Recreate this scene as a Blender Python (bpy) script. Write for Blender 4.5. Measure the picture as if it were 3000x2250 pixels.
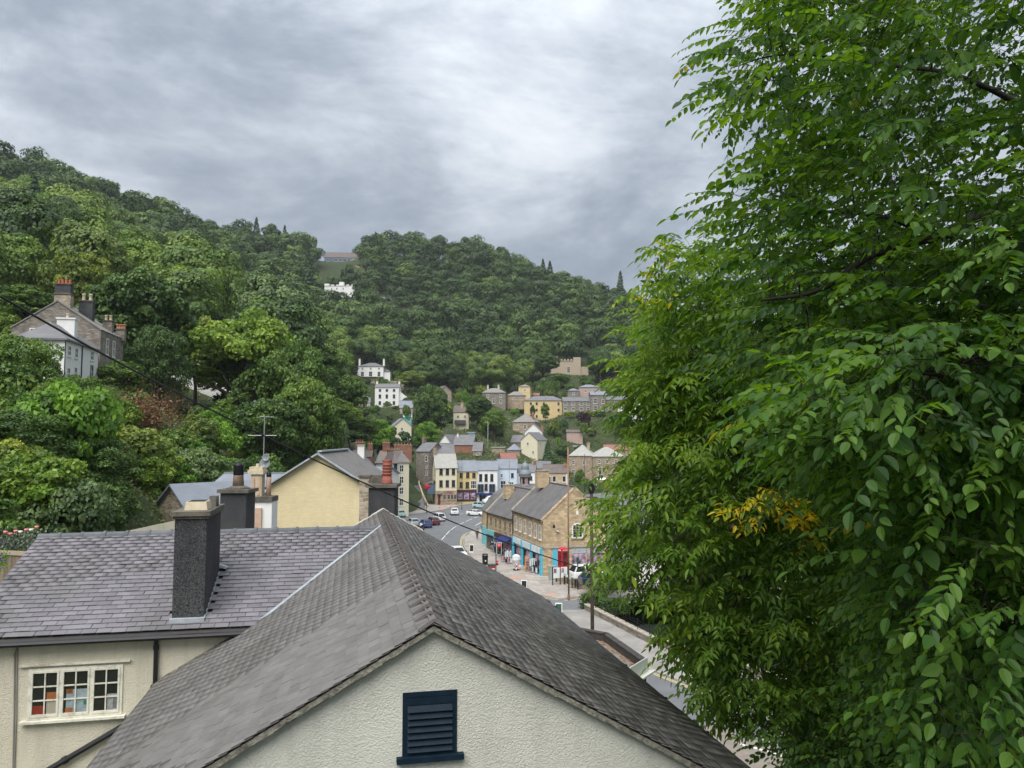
import bpy, math, random
import numpy as np
from mathutils import Vector, Matrix

for o in list(bpy.data.objects):
    bpy.data.objects.remove(o)
scene = bpy.context.scene
C = scene.collection
R = math.radians
PI = math.pi

# ------------------------------------------------------------------ camera
H = 16.5                                   # eye height above the street
FPX, CX, CY = 2250.0, 1500.0, 1125.0       # focal length / centre in units of the 3000 px wide photograph
PITCH = math.atan(160 / 2250)
cp, sp = math.cos(PITCH), math.sin(PITCH)
cam = bpy.data.cameras.new('camera')
cam.sensor_width = 36.0
cam.lens = 36 * FPX / 3000
cam.clip_start = 0.1
cam.clip_end = 6000
camo = bpy.data.objects.new('camera', cam)
C.objects.link(camo)
camo.location = (0, 0, H)
camo.rotation_euler = (PI / 2 + PITCH, 0, 0)
scene.camera = camo

# ------------------------------------------------------------------ sky, sun, exposure
SUN_EL, SUN_AZ = R(56), R(200)             # high soft sun behind the camera, veiled by cloud
w = bpy.data.worlds.new('World')
scene.world = w
w.use_nodes = True
nt = w.node_tree
for n in list(nt.nodes):
    nt.nodes.remove(n)


def N(t, typ, **kw):
    n = t.nodes.new(typ)
    for k, v in kw.items():
        if k.startswith('i_'):
            key = k[2:]
            n.inputs[int(key) if key.isdigit() else key.replace('_', ' ')].default_value = v
        else:
            setattr(n, k, v)
    return n


L = nt.links.new
out = N(nt, 'ShaderNodeOutputWorld')
sky = N(nt, 'ShaderNodeTexSky', sky_type='NISHITA', sun_disc=False, sun_elevation=SUN_EL, sun_rotation=SUN_AZ,
        air_density=1.0, dust_density=2.0, ozone_density=1.0)
bg_sky = N(nt, 'ShaderNodeBackground', i_Strength=0.07)
L(sky.outputs[0], bg_sky.inputs[0])
tc = N(nt, 'ShaderNodeTexCoord')
sep = N(nt, 'ShaderNodeSeparateXYZ')
L(tc.outputs['Generated'], sep.inputs[0])
zz = N(nt, 'ShaderNodeMath', operation='MAXIMUM', i_1=0.0)
L(sep.outputs[2], zz.inputs[0])
za = N(nt, 'ShaderNodeMath', operation='ADD', i_1=0.42)
L(zz.outputs[0], za.inputs[0])
dv = N(nt, 'ShaderNodeVectorMath', operation='DIVIDE')
L(tc.outputs['Generated'], dv.inputs[0])
cmb = N(nt, 'ShaderNodeCombineXYZ', i_2=1.0)
L(za.outputs[0], cmb.inputs[0]); L(za.outputs[0], cmb.inputs[1])
L(cmb.outputs[0], dv.inputs[1])
flat = N(nt, 'ShaderNodeMapping')
CLOUD_OFF = (3.1, 1.7, 0.0)
flat.inputs['Location'].default_value = CLOUD_OFF
flat.inputs['Scale'].default_value = (0.9, 1.0, 0.0)
L(dv.outputs[0], flat.inputs[0])
n1 = N(nt, 'ShaderNodeTexNoise', i_Scale=1.15, i_Detail=10.0, i_Roughness=0.60, i_Distortion=0.25)
L(flat.outputs[0], n1.inputs[0])
dome = N(nt, 'ShaderNodeMapping')                    # billows seen side on
dome.inputs['Location'].default_value = (CLOUD_OFF[0], CLOUD_OFF[1], 2.0)
dome.inputs['Scale'].default_value = (1.0, 1.0, 2.3)
L(tc.outputs['Generated'], dome.inputs[0])
n2 = N(nt, 'ShaderNodeTexNoise', i_Scale=2.6, i_Detail=12.0, i_Roughness=0.645, i_Distortion=0.3)
L(dome.outputs[0], n2.inputs[0])
mx = N(nt, 'ShaderNodeMix', data_type='FLOAT', i_0=0.55)
L(n1.outputs[0], mx.inputs[2]); L(n2.outputs[0], mx.inputs[3])
ramp = N(nt, 'ShaderNodeValToRGB')
cr = ramp.color_ramp
cr.interpolation = 'B_SPLINE'
cr.elements[0].position = 0.41; cr.elements[0].color = (0.275, 0.315, 0.375, 1)
cr.elements[1].position = 0.66; cr.elements[1].color = (0.84, 0.86, 0.88, 1)
for p_, c_ in ((0.47, (0.375, 0.42, 0.485, 1)), (0.53, (0.54, 0.59, 0.65, 1)), (0.59, (0.72, 0.76, 0.81, 1))):
    e_ = cr.elements.new(p_); e_.color = c_
L(mx.outputs[0], ramp.inputs[0])
# overcast skies brighten towards the zenith
lum = N(nt, 'ShaderNodeMath', operation='MULTIPLY_ADD', i_1=0.48, i_2=0.24)
L(zz.outputs[0], lum.inputs[0])
bg_cl = N(nt, 'ShaderNodeBackground')
L(ramp.outputs[0], bg_cl.inputs[0]); L(lum.outputs[0], bg_cl.inputs[1])
mixw = N(nt, 'ShaderNodeMixShader', i_0=0.93)
L(bg_sky.outputs[0], mixw.inputs[1]); L(bg_cl.outputs[0], mixw.inputs[2])
L(mixw.outputs[0], out.inputs[0])

sl = bpy.data.lights.new('sun', 'SUN')
sl.energy = 1.5
sl.angle = R(50)
sl.color = (1.0, 0.965, 0.91)
so = bpy.data.objects.new('sun', sl)
C.objects.link(so)
sdir = Vector((math.sin(SUN_AZ) * math.cos(SUN_EL), math.cos(SUN_AZ) * math.cos(SUN_EL), math.sin(SUN_EL)))
so.rotation_euler = sdir.to_track_quat('Z', 'Y').to_euler()
so.location = (-10, -20, 60)

vs = scene.view_settings
vs.view_transform = 'Standard'
vs.look = 'None'
vs.exposure = 1.55
vs.gamma = 1.0
vs.use_curve_mapping = False
scene.cycles.use_denoising = True
scene.cycles.max_bounces = 8
scene.cycles.diffuse_bounces = 4
scene.cycles.glossy_bounces = 2
scene.cycles.transmission_bounces = 6
scene.cycles.transparent_max_bounces = 6

# ------------------------------------------------------------------ placing helpers (real distances in metres)


def at(px, py, D):
    """world point at distance D (metres along +Y) seen at photo position px, py"""
    a, b = (px - CX) / FPX, (CY - py) / FPX
    y, z = cp - b * sp, sp + b * cp
    k = D / y
    return Vector((a * k, D, H + z * k))


def gnd(px, py, z=0.0):
    a, b = (px - CX) / FPX, (CY - py) / FPX
    y, zr = cp - b * sp, sp + b * cp
    k = (z - H) / zr
    return Vector((a * k, y * k, z))


def topx(p):
    x, y, z = p[0], p[1], p[2] - H
    fw, up = y * cp + z * sp, -y * sp + z * cp
    if fw < 0.05:
        return (1e6, 1e6)
    return (CX + FPX * x / fw, CY - FPX * up / fw)


# ------------------------------------------------------------------ materials
MATS = {}


def nodes_of(name):
    m = bpy.data.materials.new(name)
    m.use_nodes = True
    t = m.node_tree
    b = t.nodes['Principled BSDF']
    MATS[name] = m
    return m, t, b


def mat(name, col, rough=0.8, var=0.18, scale=3.0, bump=0.0, bscale=30.0, spec=0.3, metal=0.0, stain=None, stain_amt=0.5,
        stain_scale=1.2, objvar=0.0, detail=6.0, stretch=None, world=False):
    if name in MATS:
        return MATS[name]
    m, t, b = nodes_of(name)
    Lk = t.links.new
    b.inputs['Roughness'].default_value = rough
    b.inputs['Specular IOR Level'].default_value = spec
    b.inputs['Metallic'].default_value = metal
    tcn = N(t, 'ShaderNodeTexCoord')
    vec = tcn.outputs['Object']
    if world:
        vec = N(t, 'ShaderNodeNewGeometry').outputs['Position']
    if stretch:
        mp = N(t, 'ShaderNodeMapping')
        mp.inputs['Scale'].default_value = stretch
        Lk(vec, mp.inputs[0]); vec = mp.outputs[0]
    nz = N(t, 'ShaderNodeTexNoise', i_Scale=scale, i_Detail=detail, i_Roughness=0.6)
    Lk(vec, nz.inputs[0])
    rm = N(t, 'ShaderNodeValToRGB')
    lo = [max(0, c * (1 - var)) for c in col]; hi = [min(1, c * (1 + var)) for c in col]
    rm.color_ramp.elements[0].position = 0.3; rm.color_ramp.elements[0].color = (*lo, 1)
    rm.color_ramp.elements[1].position = 0.7; rm.color_ramp.elements[1].color = (*hi, 1)
    Lk(nz.outputs[0], rm.inputs[0])
    colo = rm.outputs[0]
    if stain:
        ns = N(t, 'ShaderNodeTexNoise', i_Scale=stain_scale, i_Detail=8.0, i_Roughness=0.65, i_Distortion=0.6)
        Lk(vec, ns.inputs[0])
        rs = N(t, 'ShaderNodeValToRGB')
        rs.color_ramp.elements[0].position = 0.5; rs.color_ramp.elements[0].color = (0, 0, 0, 1)
        rs.color_ramp.elements[1].position = 0.72; rs.color_ramp.elements[1].color = (stain_amt,) * 3 + (1,)
        Lk(ns.outputs[0], rs.inputs[0])
        mxn = N(t, 'ShaderNodeMix', data_type='RGBA')
        Lk(rs.outputs[0], mxn.inputs[0]); Lk(colo, mxn.inputs[6])
        mxn.inputs[7].default_value = (*stain, 1)
        colo = mxn.outputs[2]
    if objvar:
        oi = N(t, 'ShaderNodeObjectInfo')
        at_ = N(t, 'ShaderNodeAttribute', attribute_name='v')
        ad = N(t, 'ShaderNodeMath', operation='ADD')
        Lk(oi.outputs['Random'], ad.inputs[0]); Lk(at_.outputs['Fac'], ad.inputs[1])
        fr = N(t, 'ShaderNodeMath', operation='FRACT')
        Lk(ad.outputs[0], fr.inputs[0])
        mr = N(t, 'ShaderNodeMapRange', i_3=1 - objvar, i_4=1 + objvar)
        Lk(fr.outputs[0], mr.inputs[0])
        hs = N(t, 'ShaderNodeMix', data_type='RGBA', blend_type='MULTIPLY', i_0=1.0)
        Lk(colo, hs.inputs[6])
        cc = N(t, 'ShaderNodeCombineColor')
        for i in range(3):
            Lk(mr.outputs[0], cc.inputs[i])
        Lk(cc.outputs[0], hs.inputs[7])
        colo = hs.outputs[2]
    Lk(colo, b.inputs['Base Color'])
    if bump:
        nb = N(t, 'ShaderNodeTexNoise', i_Scale=bscale, i_Detail=4.0, i_Roughness=0.6)
        Lk(vec, nb.inputs[0])
        bp = N(t, 'ShaderNodeBump', i_Strength=min(1.0, bump), i_Distance=0.02 * max(1.0, bump))
        Lk(nb.outputs[0], bp.inputs['Height'])
        Lk(bp.outputs[0], b.inputs['Normal'])
    return m


def masonry(name, col, mortar, bw=0.5, bh=0.22, msize=0.012, var=0.25, rough=0.9, face=None, bump=0.6, stain=None, rubble=0.0, mottle=(0.62, 1.28)):
    """coursed stone or brick on walls seen too far off for single blocks; courses follow object z"""
    if name in MATS:
        return MATS[name]
    m, t, b = nodes_of(name)
    Lk = t.links.new
    b.inputs['Roughness'].default_value = rough
    b.inputs['Specular IOR Level'].default_value = 0.2
    g = N(t, 'ShaderNodeTexCoord')
    s = N(t, 'ShaderNodeSeparateXYZ'); Lk(g.outputs['Object'], s.inputs[0])
    ad = N(t, 'ShaderNodeMath', operation='ADD'); Lk(s.outputs[0], ad.inputs[0]); Lk(s.outputs[1], ad.inputs[1])
    cb = N(t, 'ShaderNodeCombineXYZ'); Lk(ad.outputs[0], cb.inputs[0]); Lk(s.outputs[2], cb.inputs[1])
    vec = cb.outputs[0]
    if rubble:
        nd = N(t, 'ShaderNodeTexNoise', i_Scale=1.6, i_Detail=3.0)
        Lk(vec, nd.inputs[0])
        mxv = N(t, 'ShaderNodeVectorMath', operation='MULTIPLY_ADD')
        mxv.inputs[1].default_value = (rubble, rubble, 0)
        Lk(nd.outputs['Color'], mxv.inputs[0]); Lk(vec, mxv.inputs[2])
        vec = mxv.outputs[0]
    br = N(t, 'ShaderNodeTexBrick', i_Scale=1.0, i_Mortar_Size=msize, i_Mortar_Smooth=0.3, i_Bias=0.0, i_Brick_Width=bw, i_Row_Height=bh)
    br.inputs['Color1'].default_value = (*[c * (1 - var) for c in col], 1)
    br.inputs['Color2'].default_value = (*[min(1, c * (1 + var)) for c in col], 1)
    br.inputs['Mortar'].default_value = (*mortar, 1)
    Lk(vec, br.inputs[0])
    nz = N(t, 'ShaderNodeTexNoise', i_Scale=0.9, i_Detail=8.0, i_Roughness=0.7)
    Lk(g.outputs['Object'], nz.inputs[0])
    mr = N(t, 'ShaderNodeMapRange', i_1=0.25, i_2=0.75, i_3=mottle[0], i_4=mottle[1])
    Lk(nz.outputs[0], mr.inputs[0])
    mu = N(t, 'ShaderNodeMix', data_type='RGBA', blend_type='MULTIPLY', i_0=1.0)
    Lk(br.outputs[0], mu.inputs[6])
    cc = N(t, 'ShaderNodeCombineColor')
    for i in range(3):
        Lk(mr.outputs[0], cc.inputs[i])
    Lk(cc.outputs[0], mu.inputs[7])
    Lk(mu.outputs[2], b.inputs['Base Color'])
    bp = N(t, 'ShaderNodeBump', i_Strength=bump, i_Distance=0.03, invert=True)
    Lk(br.outputs['Fac'], bp.inputs['Height'])
    Lk(bp.outputs[0], b.inputs['Normal'])
    return m


def leafmat(name, stops, trans=0.3, rough=0.55, spec=0.35, objvar=0.12, tint=None):
    """foliage: colour by the leaf's own value v plus a little per plant"""
    if name in MATS:
        return MATS[name]
    m, t, b = nodes_of(name)
    Lk = t.links.new
    a = N(t, 'ShaderNodeAttribute', attribute_name='v')
    oi = N(t, 'ShaderNodeObjectInfo')
    mr = N(t, 'ShaderNodeMapRange', i_3=-objvar, i_4=objvar)
    Lk(oi.outputs['Random'], mr.inputs[0])
    ad = N(t, 'ShaderNodeMath', operation='ADD', use_clamp=True)
    Lk(a.outputs['Fac'], ad.inputs[0]); Lk(mr.outputs[0], ad.inputs[1])
    rm = N(t, 'ShaderNodeValToRGB')
    els = rm.color_ramp.elements
    els[0].position = stops[0][0]; els[0].color = (*stops[0][1], 1)
    els[1].position = stops[-1][0]; els[1].color = (*stops[-1][1], 1)
    for p_, c_ in stops[1:-1]:
        e = els.new(p_); e.color = (*c_, 1)
    Lk(ad.outputs[0], rm.inputs[0])
    Lk(rm.outputs[0], b.inputs['Base Color'])
    b.inputs['Roughness'].default_value = rough
    b.inputs['Specular IOR Level'].default_value = spec
    if trans:
        tr = N(t, 'ShaderNodeBsdfTranslucent')
        br = N(t, 'ShaderNodeMix', data_type='RGBA', blend_type='MULTIPLY', i_0=1.0)
        Lk(rm.outputs[0], br.inputs[6]); br.inputs[7].default_value = (*(tint or (1.5, 1.6, 0.6)), 1)
        Lk(br.outputs[2], tr.inputs[0])
        mxs = N(t, 'ShaderNodeMixShader', i_0=trans)
        Lk(b.outputs[0], mxs.inputs[1]); Lk(tr.outputs[0], mxs.inputs[2])
        Lk(mxs.outputs[0], t.nodes['Material Output'].inputs[0])
    return m


# ------------------------------------------------------------------ mesh helpers
class MB:
    def __init__(s):
        s.v, s.f = [], []

    def add(s, vs_, fs_):
        o = len(s.v)
        s.v += [tuple(p) for p in vs_]
        s.f += [tuple(i + o for i in f) for f in fs_]
        return s

    def box(s, x0, x1, y0, y1, z0, z1):
        return s.add([(x0, y0, z0), (x1, y0, z0), (x1, y1, z0), (x0, y1, z0), (x0, y0, z1), (x1, y0, z1), (x1, y1, z1), (x0, y1, z1)],
                     [(0, 3, 2, 1), (4, 5, 6, 7), (0, 1, 5, 4), (1, 2, 6, 5), (2, 3, 7, 6), (3, 0, 4, 7)])

    def cbox(s, c, sz, rot=None):
        x, y, z = [k / 2 for k in sz]
        pts = [Vector(p) for p in ((-x, -y, -z), (x, -y, -z), (x, y, -z), (-x, y, -z), (-x, -y, z), (x, -y, z), (x, y, z), (-x, y, z))]
        if rot is not None:
            pts = [rot @ p for p in pts]
        return s.add([p + Vector(c) for p in pts], [(0, 3, 2, 1), (4, 5, 6, 7), (0, 1, 5, 4), (1, 2, 6, 5), (2, 3, 7, 6), (3, 0, 4, 7)])

    def hexa(s, p):        # eight corners, bottom four then top four
        return s.add(p, [(0, 3, 2, 1), (4, 5, 6, 7), (0, 1, 5, 4), (1, 2, 6, 5), (2, 3, 7, 6), (3, 0, 4, 7)])

    def slab(s, a, b, c, d, t):      # quad a b c d (ccw from above) thickened downwards by t along its normal
        a, b, c, d = map(Vector, (a, b, c, d))
        n = (b - a).cross(d - a).normalized() * t
        return s.hexa([a - n, b - n, c - n, d - n, a, b, c, d])

    def prism(s, poly, z0, z1):
        n = len(poly)
        v = [(p[0], p[1], z0) for p in poly] + [(p[0], p[1], z1) for p in poly]
        return s.add(v, [tuple(range(n - 1, -1, -1)), tuple(range(n, 2 * n))] + [(i, (i + 1) % n, n + (i + 1) % n, n + i) for i in range(n)])

    def tube(s, pts, r, seg=6, caps=True):
        pts = [Vector(p) for p in pts]
        rs = r if isinstance(r, (list, tuple)) else [r] * len(pts)
        rings = []
        up = Vector((0.0, 0.0, 1.0))
        for i, p in enumerate(pts):
            t = (pts[min(i + 1, len(pts) - 1)] - pts[max(i - 1, 0)])
            t = t.normalized() if t.length > 1e-9 else Vector((0, 0, 1))
            ref = up if abs(t.z) < 0.95 else Vector((1, 0, 0))
            a = t.cross(ref).normalized()
            b = t.cross(a)
            rings.append([p + (a * math.cos(2 * PI * k / seg) + b * math.sin(2 * PI * k / seg)) * rs[i] for k in range(seg)])
        o = len(s.v)
        for g in rings:
            s.v += [tuple(q) for q in g]
        for i in range(len(rings) - 1):
            for k in range(seg):
                k2 = (k + 1) % seg
                s.f.append((o + i * seg + k, o + i * seg + k2, o + (i + 1) * seg + k2, o + (i + 1) * seg + k))
        if caps:
            s.f.append(tuple(o + k for k in range(seg - 1, -1, -1)))
            e = o + (len(rings) - 1) * seg
            s.f.append(tuple(e + k for k in range(seg)))
        return s

    def lathe(s, prof, c=(0, 0, 0), seg=16):
        o = len(s.v)
        for r, z in prof:
            for k in range(seg):
                a = 2 * PI * k / seg
                s.v.append((c[0] + r * math.cos(a), c[1] + r * math.sin(a), c[2] + z))
        for i in range(len(prof) - 1):
            for k in range(seg):
                k2 = (k + 1) % seg
                s.f.append((o + i * seg + k, o + i * seg + k2, o + (i + 1) * seg + k2, o + (i + 1) * seg + k))
        s.f.append(tuple(o + k for k in range(seg - 1, -1, -1)))
        e = o + (len(prof) - 1) * seg
        s.f.append(tuple(e + k for k in range(seg)))
        return s

    def mesh(s, name, m, smooth=False):
        me = bpy.data.meshes.new(name)
        me.from_pydata(s.v, [], s.f)
        if m:
            me.materials.append(m)
        if smooth:
            me.polygons.foreach_set('use_smooth', [True] * len(me.polygons))
        me.update()
        return me

    def build(s, name, m, parent=None, smooth=False):
        return link(name, s.mesh(name, m, smooth), parent)


def link(name, me, parent=None):
    o = bpy.data.objects.new(name, me)
    C.objects.link(o)
    if parent is not None:
        o.parent = parent
    return o


def tag(o, label=None, cat=None, group=None, kind=None):
    for k, v in (('label', label), ('category', cat), ('group', group), ('kind', kind)):
        if v:
            o[k] = v
    return o


def thing(name, label, cat, loc=(0, 0, 0), rz=0.0, group=None):
    o = bpy.data.objects.new(name, None)
    o.empty_display_size = 0.2
    C.objects.link(o)
    o.location = loc
    o.rotation_euler = (0, 0, rz)
    return tag(o, label, cat, group)


def npmesh(name, V, m, vals=None, smooth=False):
    """V: array (faces, k, 3) of separate polygons with k corners each; vals: one value per face"""
    nf, k, _ = V.shape
    me = bpy.data.meshes.new(name)
    me.vertices.add(nf * k)
    me.vertices.foreach_set('co', V.astype(np.float32).ravel())
    me.loops.add(nf * k)
    me.loops.foreach_set('vertex_index', np.arange(nf * k, dtype=np.int32))
    me.polygons.add(nf)
    me.polygons.foreach_set('loop_start', np.arange(0, nf * k, k, dtype=np.int32))
    try:
        me.polygons.foreach_set('loop_total', np.full(nf, k, dtype=np.int32))
    except Exception:
        pass
    if vals is not None:
        a = me.attributes.new('v', 'FLOAT', 'FACE')
        a.data.foreach_set('value', vals.astype(np.float32))
    if m:
        me.materials.append(m)
    me.update(calc_edges=True)
    return me


def indexed(name, V, F, m, vals=None, smooth=False):
    """V (n,3) vertices and F (faces,k) indices"""
    nf, k = F.shape
    me = bpy.data.meshes.new(name)
    me.vertices.add(len(V)); me.vertices.foreach_set('co', V.astype(np.float32).ravel())
    me.loops.add(nf * k); me.loops.foreach_set('vertex_index', F.astype(np.int32).ravel())
    me.polygons.add(nf); me.polygons.foreach_set('loop_start', np.arange(0, nf * k, k, dtype=np.int32))
    if vals is not None:
        a = me.attributes.new('v', 'FLOAT', 'FACE')
        a.data.foreach_set('value', vals.astype(np.float32))
    if smooth:
        me.polygons.foreach_set('use_smooth', np.ones(nf, dtype=bool))
    if m:
        me.materials.append(m)
    me.update(calc_edges=True)
    return me
# ------------------------------------------------------------------ terrain
CTRL = []          # (x, y, z)
for px, py, D in [
        (100, 1540, 35), (400, 1480, 45), (250, 1200, 60), (330, 1145, 75), (0, 1110, 62), (150, 1130, 78), (600, 1380, 70), (700, 1330, 85),
        (560, 1200, 105), (720, 1200, 120), (860, 1290, 120), (1000, 1290, 150), (1050, 1330, 130), (1090, 1330, 200), (1120, 1300, 230),
        (1010, 1190, 300), (1130, 1190, 308), (1090, 1117, 352), (1300, 1262, 250), (1345, 1252, 272), (1310, 1180, 300),
        (1440, 1186, 310), (1590, 1231, 314), (1690, 1210, 307), (1830, 1210, 303), (1650, 1098, 400), (1540, 1282, 275), (1570, 1340, 262),
        (1480, 1345, 228), (1400, 1345, 226), (1300, 1340, 232), (1740, 1412, 255), (1700, 1285, 285), (1900, 1250, 300), (2000, 1400, 255), (2300, 1300, 300),
        (985, 870, 520), (1110, 874, 500), (0, 900, 140), (300, 790, 210), (600, 870, 280), (800, 1010, 300), (900, 960, 400), (-400, 800, 200),
        (1300, 970, 470), (1300, 1090, 400), (1600, 970, 480), (1900, 1060, 430), (2400, 1160, 400), (2800, 1160, 400),
        (1000, 772, 640), (-600, 900, 120), (-300, 1050, 70),
        (1218, 1468, 196), (1213, 1432, 210), (1210, 1394, 228), (1209, 1348, 255), (1209, 1335, 270), (1180, 1440, 196), (1160, 1400, 215), (1180, 1360, 240), (1245, 1432, 212),
        (1040, 1195, 290), (1010, 1225, 262), (1080, 1225, 265), (1150, 1300, 215), (1110, 1345, 190), (1185, 1230, 276), (1155, 1285, 250)]:
    p = at(px, py, D); CTRL.append(tuple(p))
for px, py, D, th in [(-500, 380, 400, 14), (0, 440, 430, 14), (250, 535, 470, 14), (400, 590, 495, 14), (550, 640, 520, 14), (700, 672, 560, 14), (850, 692, 600, 14), (935, 775, 620, 12),
                      (1100, 690, 640, 14), (1250, 712, 620, 13), (1400, 705, 600, 14), (1550, 780, 580, 13), (1700, 830, 570, 13), (1850, 868, 560, 13),
                      (2000, 945, 560, 13), (2300, 1000, 560, 13), (2700, 1050, 560, 13), (3300, 1100, 560, 13)]:
    p = at(px, py, D); CTRL.append((p.x, p.y, p.z - th))
    q = at(px, py, D + 130); CTRL.append((q.x, q.y, p.z - th - 32))
for x, y, z in [(0, 0, 11), (-6, 4, 9), (8, 4, 6), (0, 20, 3), (10, 20, 1), (20, 20, 0), (-10, 16, 7), (-16, 20, 10), (-12, 32, 5), (-14, 45, 4), (-14, 60, 3), (-16, 80, 4), (-22, 100, 7),
                (-26, 120, 7), (-30, 150, 8), (-24, 180, 4), (-30, 200, 9), (30, 40, 0), (45, 60, 0), (60, 100, 0), (100, 150, 4), (150, 250, 14), (60, 200, 0), (40, 250, 1), (90, 60, 2), (160, 120, 12),
                (-30, 10, 16), (-60, 30, 24), (-90, 60, 34), (40, 0, 4), (200, 0, 30), (-200, 0, 60), (-300, 200, 110), (300, 300, 55), (8, 220, 6)]:
    CTRL.append((x, y, z))
CT = np.array(CTRL)
_d = np.hypot(CT[:, None, 0] - CT[None, :, 0], CT[:, None, 1] - CT[None, :, 1])
_n = len(CT)
_A = np.zeros((_n + 3, _n + 3))
_A[:_n, :_n] = -_d - np.eye(_n) * 2.0
_A[:_n, _n] = 1; _A[:_n, _n + 1:] = CT[:, :2]
_A[_n, :_n] = 1; _A[_n + 1:, :_n] = CT[:, :2].T
_W = np.linalg.solve(_A, np.concatenate([CT[:, 2], np.zeros(3)]))


def seg_dist(P, poly):
    best = np.full(len(P), 1e9)
    for (ax, ay), (bx, by) in zip(poly[:-1], poly[1:]):
        a = np.array([ax, ay]); b = np.array([bx, by])
        t = np.clip(((P - a) @ (b - a)) / max(1e-9, (b - a) @ (b - a)), 0, 1)
        q = a + t[:, None] * (b - a)
        best = np.minimum(best, np.hypot(*(P - q).T))
    return best


STREET = [(24, 22), (14, 42), (6, 62), (0, 85), (-7, 108), (-10, 130), (-10, 160), (-6, 185), (10, 196), (30, 215), (50, 240)]
PARK = [(18, 86), (34, 100), (30, 140), (14, 160)]
RIVER = [(14.5, 80), (18.5, 67), (25, 55), (33, 40), (42, 22)]


def sstep(x):
    x = np.clip(x, 0, 1)
    return x * x * (3 - 2 * x)


def ground_z(P):
    P = np.atleast_2d(np.asarray(P, float))[:, :2]
    out_ = np.empty(len(P))
    for i in range(0, len(P), 4000):
        Q = P[i:i + 4000]
        d = np.hypot(Q[:, None, 0] - CT[None, :, 0], Q[:, None, 1] - CT[None, :, 1])
        out_[i:i + 4000] = -d @ _W[:_n] + _W[_n] + Q @ _W[_n + 1:]
    # gentle unevenness away from the street
    out_ += 0.7 * np.sin(P[:, 0] * 0.11 + 1.3) * np.cos(P[:, 1] * 0.09) * np.clip((P[:, 1] - 60) / 100, 0, 1)
    t = sstep((np.minimum(seg_dist(P, STREET) - 13.5, seg_dist(P, PARK) - 14) / 9))
    z = -0.35 * (1 - t) + out_ * t
    t2 = sstep((seg_dist(P, RIVER) - 5.6) / 1.6)
    z = np.minimum(z, -4.0 * (1 - t2) + z * t2)
    return z


def gz(x, y):
    return float(ground_z([(x, y)])[0])


xs = np.concatenate([np.arange(-620, -96, 9), np.arange(-96, 96, 3), np.arange(96, 640, 9)])
ys = np.concatenate([np.arange(-12, 330, 3), np.arange(330, 860, 8)])
GX, GY = np.meshgrid(xs, ys)
GP = np.stack([GX.ravel(), GY.ravel()], 1)
GZ = ground_z(GP)
idx = np.arange(len(GP)).reshape(GX.shape)
F = np.stack([idx[:-1, :-1].ravel(), idx[:-1, 1:].ravel(), idx[1:, 1:].ravel(), idx[1:, :-1].ravel()], 1)
m_ground = mat('hillside_earth', (0.034, 0.050, 0.018), 0.95, 0.45, 0.5, 0.8, 3.0, stain=(0.070, 0.066, 0.035), stain_amt=0.7, stain_scale=0.12)
terrain = link('hillside', indexed('hillside', np.column_stack([GP, GZ]), F, m_ground, smooth=True))
tag(terrain, kind='structure')

# ------------------------------------------------------------------ street materials
m_asph = mat('asphalt', (0.155, 0.16, 0.168), 0.85, 0.14, 0.6, 0.35, 60, 0.3, stain=(0.115, 0.115, 0.118), stain_amt=0.6, stain_scale=0.22)
m_brown = mat('brown_surfacing', (0.235, 0.205, 0.175), 0.9, 0.15, 2.0, 0.4, 60, stain=(0.17, 0.155, 0.14), stain_amt=0.6)
m_kerb = mat('kerb_stone', (0.36, 0.33, 0.29), 0.9, 0.15, 4, 0.3, 20)
m_white = mat('road_paint_white', (0.72, 0.72, 0.70), 0.7, 0.10, 8)
m_yell = mat('road_paint_yellow', (0.62, 0.52, 0.20), 0.7, 0.15, 8)


def paving(name, col, mortar, bw=0.6, bh=0.6):
    m, t, b = nodes_of(name)
    b.inputs['Roughness'].default_value = 0.85
    g = N(t, 'ShaderNodeTexCoord')
    br = N(t, 'ShaderNodeTexBrick', i_Scale=1.0, i_Mortar_Size=0.012, i_Brick_Width=bw, i_Row_Height=bh)
    br.inputs['Color1'].default_value = (*[c * .86 for c in col], 1)
    br.inputs['Color2'].default_value = (*[c * 1.12 for c in col], 1)
    br.inputs['Mortar'].default_value = (*mortar, 1)
    mp = N(t, 'ShaderNodeMapping'); mp.inputs['Rotation'].default_value = (0, 0, R(20))
    t.links.new(g.outputs['Object'], mp.inputs[0]); t.links.new(mp.outputs[0], br.inputs[0])
    nz = N(t, 'ShaderNodeTexNoise', i_Scale=0.35, i_Detail=7.0, i_Roughness=0.65)
    t.links.new(g.outputs['Object'], nz.inputs[0])
    mr = N(t, 'ShaderNodeMapRange', i_1=0.3, i_2=0.7, i_3=0.74, i_4=1.15)
    t.links.new(nz.outputs[0], mr.inputs[0])
    mu = N(t, 'ShaderNodeMix', data_type='RGBA', blend_type='MULTIPLY', i_0=1.0)
    cc = N(t, 'ShaderNodeCombineColor')
    for i in range(3):
        t.links.new(mr.outputs[0], cc.inputs[i])
    t.links.new(br.outputs[0], mu.inputs[6]); t.links.new(cc.outputs[0], mu.inputs[7])
    t.links.new(mu.outputs[2], b.inputs['Base Color'])
    return m


m_pave = paving('paving_slabs', (0.36, 0.33, 0.295), (0.20, 0.18, 0.16))
m_pave2 = paving('tarmac_footway', (0.29, 0.275, 0.255), (0.22, 0.205, 0.19), 3.0, 2.0)


def sheet(name, poly, z, m, thick=None):
    b = MB()
    if thick:
        b.prism([tuple(p[:2]) for p in poly], z - thick, z)
    else:
        b.add([(p[0], p[1], z) for p in poly], [tuple(range(len(poly)))])
    return b.build(name, m)


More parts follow.
